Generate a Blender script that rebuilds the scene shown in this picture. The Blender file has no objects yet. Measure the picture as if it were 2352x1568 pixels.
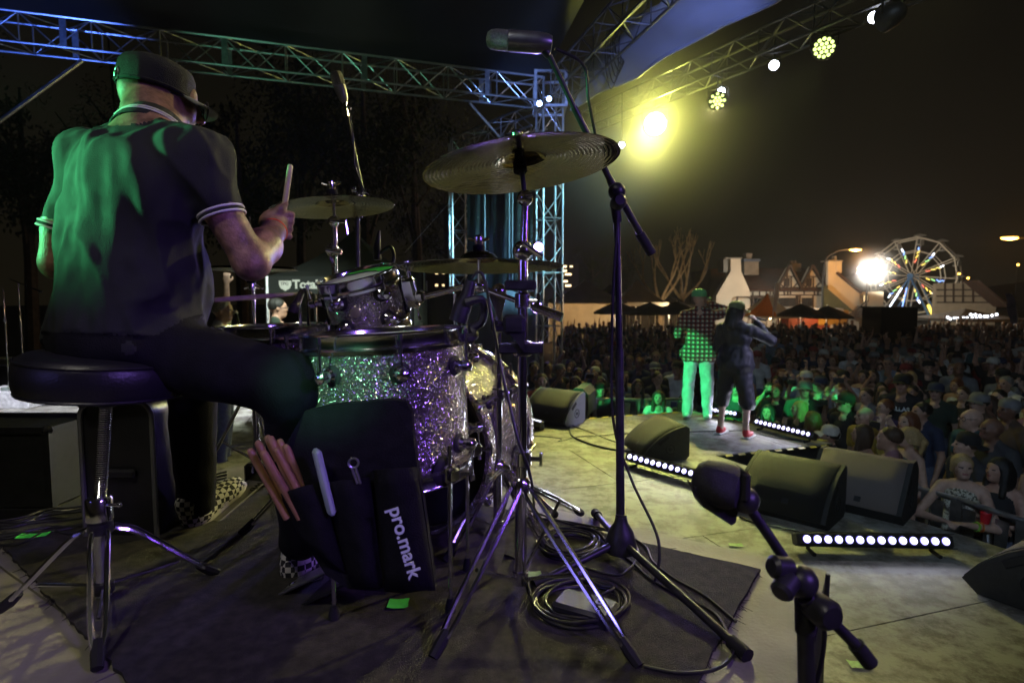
import bpy, math, random
import numpy as np
from mathutils import Vector, Matrix, Euler, noise as mnoise
random.seed(7); rng = np.random.default_rng(11)
S = bpy.context.scene
COL = S.collection
PI = math.pi
rad = math.radians
# ------------------------------------------------------------------ camera
CAMZ, PITCH, FPX = 0.78, rad(4.1), 1307.0          # metres, downwards, pixels of a 2352 wide picture
cd = bpy.data.cameras.new('camera'); cam = bpy.data.objects.new('camera', cd); COL.objects.link(cam)
cd.lens = 20.0; cd.sensor_width = 36.0; cd.clip_start = 0.02; cd.clip_end = 900
cam.location = (0, 0, CAMZ); cam.rotation_euler = (PI/2 - PITCH, 0, 0)
cd.dof.use_dof = True; cd.dof.focus_distance = 1.9; cd.dof.aperture_fstop = 3.5
S.camera = cam
def ray(px, py):
    X = (px - 1176)/FPX; Y = (784 - py)/FPX
    return Vector((X, math.cos(PITCH) + Y*math.sin(PITCH), -math.sin(PITCH) + Y*math.cos(PITCH)))
def P(px, py, D):                                   # the point seen at a pixel, D metres ahead
    r = ray(px, py); t = D/r.y
    return Vector((0, 0, CAMZ)) + r*t
def Z(px, py, z=0.0):                               # the point of a level plane seen at a pixel
    r = ray(px, py); t = (z - CAMZ)/r.z
    return Vector((0, 0, CAMZ)) + r*t
RIS, STG, GND = 0.0, -0.88, -2.2
# ------------------------------------------------------------------ night sky
W = bpy.data.worlds.new('World'); S.world = W; W.use_nodes = True
wn = W.node_tree.nodes; wl = W.node_tree.links; wn.clear()
wo = wn.new('ShaderNodeOutputWorld'); wb = wn.new('ShaderNodeBackground')
tc = wn.new('ShaderNodeTexCoord'); sx = wn.new('ShaderNodeSeparateXYZ'); rp = wn.new('ShaderNodeValToRGB')
wl.new(tc.outputs['Generated'], sx.inputs[0]); wl.new(sx.outputs['Z'], rp.inputs[0])
rp.color_ramp.elements[0].position = 0.0; rp.color_ramp.elements[0].color = (0.0085, 0.0068, 0.0036, 1)
rp.color_ramp.elements[1].position = 0.55; rp.color_ramp.elements[1].color = (0.0034, 0.0034, 0.0028, 1)
wl.new(rp.outputs[0], wb.inputs[0]); wb.inputs[1].default_value = 0.8
wl.new(wb.outputs[0], wo.inputs[0])
S.view_settings.view_transform = 'Standard'; S.view_settings.look = 'None'
S.view_settings.exposure = 0.0; S.view_settings.gamma = 1.0; S.view_settings.use_curve_mapping = False
S.render.engine = 'CYCLES'
S.cycles.use_denoising = True
S.cycles.max_bounces = 5; S.cycles.diffuse_bounces = 2; S.cycles.glossy_bounces = 4; S.cycles.transparent_max_bounces = 8
S.cycles.volume_bounces = 0; S.cycles.sample_clamp_indirect = 3.0; S.cycles.sample_clamp_direct = 0.0
S.cycles.caustics_reflective = False; S.cycles.caustics_refractive = False
S.cycles.volume_step_rate = 1.0
# ------------------------------------------------------------------ stage lighting (lamps sit inside fixtures built further down)
def aim(o, target):
    d = Vector(target) - o.location
    o.rotation_euler = d.to_track_quat('-Z', 'Y').to_euler()
def spot(loc, target, power, color, angle=30, blend=0.3, size=0.06):
    l = bpy.data.lights.new('spot_lamp', 'SPOT'); l.energy = power; l.color = color
    l.spot_size = rad(angle); l.spot_blend = blend; l.shadow_soft_size = size
    o = bpy.data.objects.new('spot_lamp', l); o.location = loc; COL.objects.link(o); aim(o, target); return o
def point(loc, power, color, size=0.05):
    l = bpy.data.lights.new('lamp', 'POINT'); l.energy = power; l.color = color; l.shadow_soft_size = size
    o = bpy.data.objects.new('lamp', l); o.location = loc; COL.objects.link(o); return o
def area(loc, target, power, color, sx_, sy_, spread=120):
    l = bpy.data.lights.new('strip_lamp', 'AREA'); l.energy = power; l.color = color; l.shape = 'RECTANGLE'
    l.size = sx_; l.size_y = sy_; l.spread = rad(spread)
    o = bpy.data.objects.new('strip_lamp', l); o.location = loc; COL.objects.link(o); aim(o, target); return o
YEL = (0.97, 0.93, 0.24); LIME = (0.86, 1.0, 0.36); GRN = (0.05, 1.0, 0.30); BLU = (0.10, 0.22, 1.0); VIO = (0.30, 0.16, 1.0)
WHT = (0.86, 0.88, 1.0); SOD = (1.0, 0.42, 0.06); WARM = (1.0, 0.70, 0.40)
LAMPS = []      # (location, target) of every stage lamp, for the fixtures
def stage_lamp(loc, target, power, color, angle=30, blend=0.3, size=0.08):
    o = spot(loc, target, power, color, angle, blend, size); LAMPS.append((Vector(loc), Vector(target))); return o
def front_truss_point(px, drop=0.0):               # a point on (or below) the lighting truss over the stage front
    y = 227 - 0.408*(px - 1505)
    D = FPX*4.4/(690 - y); p = P(px, y, D); p.z -= drop; return p
YLAMP = P(1505, 285, 12.4)
LP = dict(yellow=YLAMP, par_a=P(1893, 110, 9.2), par_b=P(1648, 232, 11.0), dot_a=P(1778, 150, 10.0), dot_b=P(1657, 210, 11.1),
          dot_c=P(2008, 40, 8.5), dot_d=P(1428, 333, 12.6), vio_a=P(1237, 568, 12.5), vio_b=P(1233, 706, 12.5))
# aims
stage_lamp(LP['yellow'], (-0.3, 4.0, STG), 15000, YEL, 46, 0.9, 0.16)
stage_lamp(LP['par_a'], (0.4, 4.8, STG), 3000, LIME, 34, 0.9, 0.12)
stage_lamp(LP['par_b'], (0.2, 1.6, 0.0), 11000, (1.0, 0.93, 0.36), 25, 0.9, 0.12)
stage_lamp(LP['dot_a'], (1.6, 5.6, STG), 500, WHT, 36, 0.7, 0.08)
stage_lamp(LP['dot_b'], (2.6, 7.6, STG + 1.5), 900, (1.0, 0.95, 0.75), 24, 0.6, 0.08)
stage_lamp(LP['dot_c'], (2.75, 6.95, STG + 0.8), 3600, (0.66, 0.66, 1.0), 11, 0.5, 0.08)
stage_lamp(LP['vio_a'], (0.0, 1.4, 0.6), 2600, (0.30, 0.26, 1.0), 24, 0.5, 0.14)
stage_lamp(LP['vio_b'], (0.2, 1.4, 0.3), 2600, (0.34, 0.22, 1.0), 24, 0.5, 0.14)
# unseen lamps added upstage and to the sides to carry the coloured light
stage_lamp((-3.3, 1.25, 1.45), (-1.07, 1.42, 1.14), 780, (0.12, 1.0, 0.36), 16.5, 0.8, 0.10)
stage_lamp((-1.5, -1.7, 1.5), (-0.42, 1.32, 0.60), 420, (0.28, 1.0, 0.52), 5.4, 0.7, 0.05)
stage_lamp((2.7, -1.0, 2.2), (-0.25, 1.5, 0.50), 300, (0.34, 0.18, 1.0), 34, 0.8, 0.25)
stage_lamp((-6.2, 2.2, 3.4), (2.38, 7.9, -0.20), 13000, (0.05, 1.0, 0.26), 6.0, 0.12, 0.05)
stage_lamp((6.5, -1.5, 4.2), (3.98, 8.2, -0.75), 3600, (0.05, 1.0, 0.22), 5.2, 0.3, 0.05)
stage_lamp((-6.2, 3.0, 3.6), (2.3, 9.1, -1.05), 7500, (0.05, 1.0, 0.26), 4.2, 0.3, 0.05)
stage_lamp((-6.4, 3.4, 3.4), (1.0, 8.4, -0.5), 2600, (0.05, 1.0, 0.26), 3.4, 0.3, 0.05)
stage_lamp((-5.0, 1.0, 3.2), (-3.6, 11.4, 5.4), 420, (0.25, 0.9, 0.55), 28, 0.8, 0.1)
stage_lamp((-1.2, 5.4, 3.9), (0.3, 12.9, 4.9), 3600, (0.22, 0.38, 1.0), 20, 0.7, 0.1)
stage_lamp((-7.2, 4.2, 3.5), (-8.6, 10.4, 5.6), 950, BLU, 34, 0.7, 0.1)
stage_lamp((4.2, 6.0, 4.6), (1.0, 13.0, 2.6), 7500, (0.30, 0.80, 0.95), 24, 0.6, 0.1)
stage_lamp((3.2, 5.2, 3.2), (-1.2, 16.0, 1.6), 2600, (0.16, 0.36, 1.0), 12, 0.6, 0.1)
stage_lamp((3.4, 4.4, 4.4), (2.4, 10.5, 6.0), 1500, (0.25, 0.34, 1.0), 34, 0.9, 0.1)
stage_lamp((-4.6, 4.6, 4.6), (-6.0, 8.9, STG), 4200, WHT, 46, 0.5, 0.1)
stage_lamp((-0.8, -1.6, 3.6), (7.0, 10.0, -1.2), 560, (0.56, 0.76, 1.0), 46, 0.9, 0.2)
stage_lamp((3.2, 0.3, 1.3), (-0.1, 1.6, 0.45), 60, (0.26, 0.10, 1.0), 22, 0.8, 0.12)
stage_lamp((-1.6, -1.4, 4.6), (-0.6, 1.2, 0.0), 170, (1.0, 0.94, 0.80), 50, 0.8, 0.2)
stage_lamp((-1.0, 4.4, 3.6), (-3.5, 8.6, 0.6), 2600, (0.86, 1.0, 0.86), 44, 0.7, 0.1)
stage_lamp((4.6, 5.4, 4.3), (-0.45, 1.55, 0.85), 620, (1.0, 0.88, 0.34), 22, 0.7, 0.1)
stage_lamp((-2.7, -0.9, 1.2), (0.1, 1.6, 0.35), 45, (0.26, 0.22, 1.0), 24, 0.8, 0.25)
stage_lamp((7.6, 3.6, 2.4), (2.75, 6.95, STG + 0.85), 1500, (0.62, 0.60, 1.0), 11, 0.5, 0.1)
# ------------------------------------------------------------------ materials
MATS = {}
def mat(name, color=(0.5, 0.5, 0.5), rough=0.6, metal=0.0, var=0.25, scale=20.0, bump=0.0, bscale=None, emit=None, estr=0.0, spec=0.5, coat=0.0, detail=4.0, coord='Object'):
    if name in MATS: return MATS[name]
    m = bpy.data.materials.new(name); m.use_nodes = True
    n = m.node_tree.nodes; l = m.node_tree.links; b = n['Principled BSDF']
    b.inputs['Roughness'].default_value = rough; b.inputs['Metallic'].default_value = metal
    b.inputs['Specular IOR Level'].default_value = spec; b.inputs['Coat Weight'].default_value = coat
    t = n.new('ShaderNodeTexCoord'); nz = n.new('ShaderNodeTexNoise')
    nz.inputs['Scale'].default_value = scale; nz.inputs['Detail'].default_value = detail
    l.new(t.outputs[coord], nz.inputs['Vector'])
    r = n.new('ShaderNodeValToRGB')
    lo = tuple(max(0, c*(1 - var)) for c in color); hi = tuple(min(1, c*(1 + var)) for c in color)
    r.color_ramp.elements[0].position = 0.3; r.color_ramp.elements[0].color = (*lo, 1)
    r.color_ramp.elements[1].position = 0.7; r.color_ramp.elements[1].color = (*hi, 1)
    l.new(nz.outputs['Fac'], r.inputs[0]); l.new(r.outputs[0], b.inputs['Base Color'])
    rr = n.new('ShaderNodeMapRange'); rr.inputs['To Min'].default_value = max(0.02, rough*0.8); rr.inputs['To Max'].default_value = min(1, rough*1.25)
    l.new(nz.outputs['Fac'], rr.inputs['Value']); l.new(rr.outputs[0], b.inputs['Roughness'])
    if bump:
        n2 = n.new('ShaderNodeTexNoise'); n2.inputs['Scale'].default_value = bscale or scale*3; n2.inputs['Detail'].default_value = 5
        l.new(t.outputs[coord], n2.inputs['Vector'])
        bp = n.new('ShaderNodeBump'); bp.inputs['Strength'].default_value = bump; bp.inputs['Distance'].default_value = 0.01
        l.new(n2.outputs['Fac'], bp.inputs['Height']); l.new(bp.outputs[0], b.inputs['Normal'])
    if emit:
        b.inputs['Emission Color'].default_value = (*emit, 1); b.inputs['Emission Strength'].default_value = estr
    MATS[name] = m; return m
def nodes_of(m): return m.node_tree.nodes, m.node_tree.links, m.node_tree.nodes['Principled BSDF']
def emat(name, color, s): return mat(name, (0.5, 0.5, 0.5), 0.4, emit=color, estr=s)
CHROME = mat('chrome', (0.82, 0.82, 0.84), 0.15, 1.0, 0.06, 30)
STEEL = mat('aluminium_tube', (0.62, 0.63, 0.65), 0.34, 1.0, 0.2, 14)
DARKMETAL = mat('black_metal', (0.03, 0.03, 0.032), 0.38, 0.3, 0.3, 30)
RUBBER = mat('rubber', (0.012, 0.012, 0.012), 0.75, 0, 0.3, 60)
BLACKCLOTH = mat('black_cloth', (0.009, 0.009, 0.010), 0.9, 0, 0.35, 40, 0.25, 260, spec=0.15)
VINYL = mat('black_vinyl', (0.014, 0.014, 0.016), 0.36, 0, 0.3, 12, 0.12, 160)
PLASTIC = mat('black_plastic', (0.022, 0.022, 0.024), 0.45, 0, 0.3, 30, 0.1, 300)
CABLEM = mat('cable_rubber', (0.02, 0.02, 0.02), 0.42, 0, 0.2, 40)
SKIN = mat('skin', (0.42, 0.24, 0.17), 0.5, 0, 0.16, 26, 0.08, 180)
SKIN2 = mat('skin_dark', (0.20, 0.10, 0.065), 0.5, 0, 0.16, 26, 0.08, 180)
SKIN3 = mat('skin_pale', (0.52, 0.33, 0.25), 0.5, 0, 0.14, 26, 0.08, 180)
HEADM = mat('drum_head', (0.62, 0.63, 0.62), 0.55, 0, 0.06, 9)
WHITE = mat('white_fabric', (0.72, 0.72, 0.70), 0.8, 0, 0.08, 20)
TAPEG = mat('green_tape', (0.10, 0.85, 0.10), 0.6, 0, 0.12, 60)
TAPEY = mat('yellow_tape', (0.75, 0.62, 0.06), 0.6, 0, 0.15, 30)
PAPER = mat('paper', (0.7, 0.66, 0.52), 0.8, 0, 0.05, 20)
# cymbal bronze: lathe rings as bump
CYM = mat('cymbal_bronze', (0.30, 0.26, 0.165), 0.13, 1.0, 0.12, 8)
n, l, b = nodes_of(CYM)
t_ = n.new('ShaderNodeTexCoord'); w_ = n.new('ShaderNodeTexWave'); w_.wave_type = 'RINGS'; w_.rings_direction = 'Z'
w_.inputs['Scale'].default_value = 30; w_.inputs['Distortion'].default_value = 3.0; w_.inputs['Detail'].default_value = 3
l.new(t_.outputs['Object'], w_.inputs['Vector']); nn_ = n.new('ShaderNodeTexNoise'); nn_.inputs['Scale'].default_value = 26
l.new(t_.outputs['Object'], nn_.inputs['Vector']); ad = n.new('ShaderNodeMath'); ad.operation = 'ADD'
l.new(w_.outputs['Fac'], ad.inputs[0]); l.new(nn_.outputs['Fac'], ad.inputs[1])
bp_ = n.new('ShaderNodeBump'); bp_.inputs['Strength'].default_value = 0.16; bp_.inputs['Distance'].default_value = 0.006
l.new(ad.outputs[0], bp_.inputs['Height']); l.new(bp_.outputs[0], b.inputs['Normal'])
b.inputs['Anisotropic'].default_value = 0.5; tg_ = n.new('ShaderNodeTangent'); tg_.direction_type = 'RADIAL'; tg_.axis = 'Z'; l.new(tg_.outputs[0], b.inputs['Tangent'])
# sparkle wrap: every flake its own slope
def sparkle(name, base):
    m = mat(name, base, 0.3, 0.0, 0.1, 8, coat=0.7); n, l, b = nodes_of(m)
    t = n.new('ShaderNodeTexCoord'); v = n.new('ShaderNodeTexVoronoi'); v.inputs['Scale'].default_value = 520
    l.new(t.outputs['Object'], v.inputs['Vector'])
    g = n.new('ShaderNodeNewGeometry'); s = n.new('ShaderNodeVectorMath'); s.operation = 'SUBTRACT'; s.inputs[1].default_value = (0.5, 0.5, 0.5)
    l.new(v.outputs['Color'], s.inputs[0]); sc = n.new('ShaderNodeVectorMath'); sc.operation = 'SCALE'; sc.inputs['Scale'].default_value = 1.5
    l.new(s.outputs[0], sc.inputs[0]); a = n.new('ShaderNodeVectorMath'); a.operation = 'ADD'; l.new(g.outputs['Normal'], a.inputs[0]); l.new(sc.outputs[0], a.inputs[1])
    nm = n.new('ShaderNodeVectorMath'); nm.operation = 'NORMALIZE'; l.new(a.outputs[0], nm.inputs[0]); l.new(nm.outputs[0], b.inputs['Normal'])
    b.inputs['Metallic'].default_value = 0.85; l.new(g.outputs['Normal'], b.inputs['Coat Normal'])
    for k in list(b.inputs['Roughness'].links): l.remove(k)
    b.inputs['Roughness'].default_value = 0.22
    return m
SPARK = sparkle('glitter_wrap', (0.46, 0.42, 0.37))
# ------------------------------------------------------------------ mesh builder and scene graph
WORLD = {}
def worldof(o): return WORLD.get(o.name, Vector((0, 0, 0))) if o is not None else Vector((0, 0, 0))
def tag(o, label=None, cat=None, group=None, kind=None):
    if label: o['label'] = label
    if cat: o['category'] = cat
    if group: o['group'] = group
    if kind: o['kind'] = kind
    return o
def thing(name, loc, label, cat, group=None, rz=0.0):
    o = bpy.data.objects.new(name, None); o.location = loc; o.rotation_euler = (0, 0, rz); o.empty_display_size = 0.05
    COL.objects.link(o); WORLD[o.name] = Vector(loc); return tag(o, label, cat, group)
def kids(o): return [c for c in o.children]
def copy_tree(o, parent=None, loc=None, rz=None, label=None, group=None):
    c = o.copy(); COL.objects.link(c)
    if parent is not None: c.parent = parent
    if loc is not None: c.location = loc
    if rz is not None: c.rotation_euler = (0, 0, rz)
    if label: c['label'] = label
    if group: c['group'] = group
    for ch in kids(o): copy_tree(ch, c)
    return c
class MB:
    def __init__(s): s.v = []; s.f = []; s.m = []; s.cm = 0
    def mat(s, i): s.cm = i; return s
    def add(s, vs, fs):
        o = len(s.v); s.v += [tuple(v) for v in vs]; s.f += [tuple(i + o for i in f) for f in fs]; s.m += [s.cm]*len(fs); return s
    def box(s, c, size, R=None, bev=0.0):
        x, y, z = (a/2 for a in size); c = Vector(c)
        if bev <= 0:
            vs = [Vector((sx_*x, sy_*y, sz_*z)) for sx_ in (-1, 1) for sy_ in (-1, 1) for sz_ in (-1, 1)]
            fs = [(0, 1, 3, 2), (4, 6, 7, 5), (0, 4, 5, 1), (2, 3, 7, 6), (0, 2, 6, 4), (1, 5, 7, 3)]
        else:
            b_ = min(bev, x*.9, y*.9, z*.9); vs = []; fs = []
            pts = []
            for zz, ins in ((-z, b_), (-z + b_, 0), (z - b_, 0), (z, b_)):
                X, Y = x - ins, y - ins; q = b_ if ins == 0 else b_*0.6
                pts.append([Vector(p) for p in ((X - q, -Y, zz), (X, -Y + q, zz), (X, Y - q, zz), (X - q, Y, zz), (-X + q, Y, zz), (-X, Y - q, zz), (-X, -Y + q, zz), (-X + q, -Y, zz))])
            for r in pts: vs += r
            for k in range(3):
                for i in range(8): fs.append((k*8 + i, k*8 + (i + 1) % 8, (k + 1)*8 + (i + 1) % 8, (k + 1)*8 + i))
            fs.append(tuple(range(7, -1, -1))); fs.append(tuple(range(24, 32)))
        if R is not None: vs = [R @ v for v in vs]
        return s.add([v + c for v in vs], fs)
    def tube(s, a, b, r0, r1=None, n=10, caps=True):
        return s.path([a, b], [r0, r0 if r1 is None else r1], n, caps)
    def path(s, pts, r, n=8, caps=True, closed=False):
        pts = [Vector(p) for p in pts]; N = len(pts)
        if not hasattr(r, '__len__'): r = [r]*N
        vs = []; up = None
        for i, p in enumerate(pts):
            if closed: t = pts[(i + 1) % N] - pts[i - 1]
            else: t = pts[min(i + 1, N - 1)] - pts[max(i - 1, 0)]
            t = t.normalized() if t.length > 1e-9 else Vector((0, 0, 1))
            if up is None:
                up = Vector((0, 0, 1)) if abs(t.z) < .9 else Vector((1, 0, 0))
            x = t.cross(up); x = x.normalized() if x.length > 1e-6 else t.orthogonal().normalized()
            y = x.cross(t).normalized(); up = y
            for k in range(n):
                a = 2*PI*k/n; vs.append(p + (x*math.cos(a) + y*math.sin(a))*r[i])
        fs = []
        for i in range(N if closed else N - 1):
            j = (i + 1) % N
            for k in range(n): fs.append((i*n + k, i*n + (k + 1) % n, j*n + (k + 1) % n, j*n + k))
        if caps and not closed: fs.append(tuple(range(n - 1, -1, -1))); fs.append(tuple(range((N - 1)*n, N*n)))
        return s.add(vs, fs)
    def lathe(s, c, axis, prof, n=32, caps=True):
        c = Vector(c); ax = Vector(axis).normalized(); x = ax.orthogonal().normalized()
        if abs(ax.z) > .5: x = (Vector((1, 0, 0)) - ax*ax.x).normalized()
        y = ax.cross(x); vs = []; N = len(prof)
        for (r, h) in prof:
            for k in range(n):
                a = 2*PI*k/n; vs.append(c + ax*h + (x*math.cos(a) + y*math.sin(a))*max(r, 1e-4))
        fs = [(i*n + k, i*n + (k + 1) % n, (i + 1)*n + (k + 1) % n, (i + 1)*n + k) for i in range(N - 1) for k in range(n)]
        if caps: fs.append(tuple(range(n - 1, -1, -1))); fs.append(tuple(range((N - 1)*n, N*n)))
        return s.add(vs, fs)
    def ball(s, c, r, n=10, m=7, R=None):
        c = Vector(c); rr = Vector(r) if hasattr(r, '__len__') else Vector((r, r, r)); vs = []
        for i in range(m + 1):
            th = PI*i/m
            for k in range(n):
                a = 2*PI*k/n; v = Vector((rr.x*math.sin(th)*math.cos(a), rr.y*math.sin(th)*math.sin(a), -rr.z*math.cos(th)))
                vs.append((R @ v if R is not None else v) + c)
        fs = [(i*n + k, i*n + (k + 1) % n, (i + 1)*n + (k + 1) % n, (i + 1)*n + k) for i in range(m) for k in range(n)]
        return s.add(vs, fs)
    def prism(s, poly, vec):
        poly = [Vector(p) for p in poly]; vec = Vector(vec); N = len(poly)
        fs = [tuple(range(N - 1, -1, -1)), tuple(range(N, 2*N))] + [(i, (i + 1) % N, N + (i + 1) % N, N + i) for i in range(N)]
        return s.add(poly + [p + vec for p in poly], fs)
    def sheet(s, grid):                              # rows of points
        R_, C_ = len(grid), len(grid[0])
        return s.add([p for r in grid for p in r], [(i*C_ + j, i*C_ + j + 1, (i + 1)*C_ + j + 1, (i + 1)*C_ + j) for i in range(R_ - 1) for j in range(C_ - 1)])
    def torus(s, c, axis, R_, r, n=32, m=8, arc=(0, 2*PI), ex=None):
        c = Vector(c); ax = Vector(axis).normalized(); x = Vector(ex).normalized() if ex is not None else ax.orthogonal().normalized(); y = ax.cross(x)
        full = abs(arc[1] - arc[0] - 2*PI) < 1e-6
        K = n if full else n + 1
        pts = [c + (x*math.cos(arc[0] + (arc[1] - arc[0])*k/n) + y*math.sin(arc[0] + (arc[1] - arc[0])*k/n))*R_ for k in range(K)]
        return s.path(pts, r, m, True, full)
    def build(s, name, mats, parent=None, local=False, smooth=True, angle=40):
        me = bpy.data.meshes.new(name)
        off = Vector((0, 0, 0)) if local or parent is None else worldof(parent)
        vs = [(v[0] - off.x, v[1] - off.y, v[2] - off.z) for v in s.v]
        me.from_pydata(vs, [], s.f)
        ms = mats if isinstance(mats, (list, tuple)) else [mats]
        for m_ in ms: me.materials.append(m_)
        if len(ms) > 1: me.polygons.foreach_set('material_index', s.m)
        bm_fix(me)
        if smooth:
            me.shade_smooth(); me.set_sharp_from_angle(angle=rad(angle))
        o = bpy.data.objects.new(name, me); COL.objects.link(o)
        if parent is not None: o.parent = parent; WORLD[o.name] = Vector(off)
        return o
import bmesh
def bm_fix(me):
    if len(me.polygons) > 20000: me.update(); return
    bm = bmesh.new(); bm.from_mesh(me)
    bmesh.ops.recalc_face_normals(bm, faces=bm.faces); bm.to_mesh(me); bm.free()
def rotz(a): return Matrix.Rotation(a, 3, 'Z')
def basis(x, y, z): return Matrix((x, y, z)).transposed()
def look(fwd, up=(0, 0, 1)):                         # matrix: local y = fwd, local z ~ up
    y = Vector(fwd).normalized(); x = y.cross(Vector(up)).normalized(); z = x.cross(y); return basis(x, y, z)
def curve(pts, k=8):                                 # Catmull-Rom through points
    pts = [Vector(p) for p in pts]; out = []
    for i in range(len(pts) - 1):
        a, b, c, d = pts[max(i - 1, 0)], pts[i], pts[i + 1], pts[min(i + 2, len(pts) - 1)]
        for j in range(k):
            t = j/k
            out.append(0.5*((2*b) + (c - a)*t + (2*a - 5*b + 4*c - d)*t*t + (3*b - a - 3*c + d)*t**3))
    out.append(pts[-1]); return out
def text(body, size, M, mat_, parent, depth=0.002, name='lettering', align='LEFT', bold=0.0):
    c = bpy.data.curves.new('lettering', 'FONT'); c.body = body; c.size = size; c.extrude = depth; c.offset = bold; c.align_x = align
    tmp = bpy.data.objects.new('lettering_tmp', c); COL.objects.link(tmp)
    dg = bpy.context.evaluated_depsgraph_get(); me = bpy.data.meshes.new_from_object(tmp.evaluated_get(dg))
    bpy.data.objects.remove(tmp); me.materials.clear(); me.materials.append(mat_); me.name = name
    off = worldof(parent)
    M4 = Matrix.Translation(-off) @ M; me.transform(M4)
    o = bpy.data.objects.new(name, me); COL.objects.link(o); o.parent = parent; WORLD[o.name] = Vector(off); return o
def frame4(o, x, y):                                 # 4x4 with origin o, local x along x, local y along y
    x = Vector(x).normalized(); y = (Vector(y) - x*Vector(y).dot(x)).normalized(); z = x.cross(y)
    M = basis(x, y, z).to_4x4(); M.translation = Vector(o); return M
# shared unit rod for braces, rungs and the like
_ru = MB().tube((0, 0, 0), (0, 0, 1), 1.0, n=8)
def rod_mesh(name, mat_, n=8):
    o = MB().tube((0, 0, 0), (0, 0, 1), 1.0, n=n).build(name, mat_); me = o.data; bpy.data.objects.remove(o); return me
def rod(me, name, a, b, r, parent):
    a, b = Vector(a), Vector(b); d = b - a
    o = bpy.data.objects.new(name, me); COL.objects.link(o); o.parent = parent
    o.location = a - worldof(parent); o.rotation_euler = d.to_track_quat('Z', 'Y').to_euler(); o.scale = (r, r, d.length)
    WORLD[o.name] = worldof(parent); return o
# ------------------------------------------------------------------ implicit bodies: smooth union of tapered capsules and ellipsoids, meshed by surface nets
def cap(a, b, ra, rb, lab, k=0.03): return ('c', np.array(a, float), np.array(b, float), ra, rb, lab, k)
def ell(c, r, lab, k=0.03, R=None): return ('e', np.array(c, float), np.array(r, float), np.array(R if R is not None else Matrix.Identity(3), float), 0, lab, k)
def cut(c, r, k=0.01, R=None): return ('x', np.array(c, float), np.array(r, float), np.array(R if R is not None else Matrix.Identity(3), float), 0, None, k)
def pdist(p, X):
    if p[0] == 'c':
        a, b, ra, rb = p[1], p[2], p[3], p[4]; ba = b - a; L = max(ba @ ba, 1e-9)
        h = np.clip(((X - a) @ ba)/L, 0, 1)
        return np.linalg.norm(X - a - h[..., None]*ba, axis=-1) - (ra + (rb - ra)*h)
    q = (X - p[1]) @ p[3]; r = p[2]
    k0 = np.linalg.norm(q/r, axis=-1); k1 = np.linalg.norm(q/(r*r), axis=-1) + 1e-9
    return np.where(k0 < 1e-6, -r.min(), k0*(k0 - 1)/k1)
def pbox(p, m):
    if p[0] == 'c': return np.minimum(p[1] - p[3], p[2] - p[4]) - m, np.maximum(p[1] + p[3], p[2] + p[4]) + m
    e = np.sqrt(((p[3]*p[2])**2).sum(1)); return p[1] - e - m, p[1] + e + m
def sdf_mesh(prims, res, name='body'):
    lo = np.min([pbox(p, 0)[0] for p in prims if p[0] != 'x'], 0) - 3*res; hi = np.max([pbox(p, 0)[1] for p in prims if p[0] != 'x'], 0) + 3*res
    N = np.ceil((hi - lo)/res).astype(int) + 1; F = np.full(N, 0.15)
    ax = [lo[i] + res*np.arange(N[i]) for i in range(3)]
    for p in prims:
        a, b = pbox(p, p[6] + 3*res); i0 = np.clip(np.floor((a - lo)/res).astype(int), 0, N); i1 = np.clip(np.ceil((b - lo)/res).astype(int) + 1, 0, N)
        sl = tuple(slice(i0[i], i1[i]) for i in range(3))
        X = np.stack(np.meshgrid(*[ax[i][sl[i]] for i in range(3)], indexing='ij'), -1)
        if X.size == 0: continue
        d = pdist(p, X); f = F[sl]; k = max(p[6], 1e-4)
        if p[0] == 'x':
            d = -d; h = np.maximum(k - np.abs(f - d), 0)/k; F[sl] = np.maximum(f, d) + h*h*k*0.25
        else:
            h = np.maximum(k - np.abs(f - d), 0)/k; F[sl] = np.minimum(f, d) - h*h*k*0.25
    return nets(F, lo, res, name)
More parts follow.
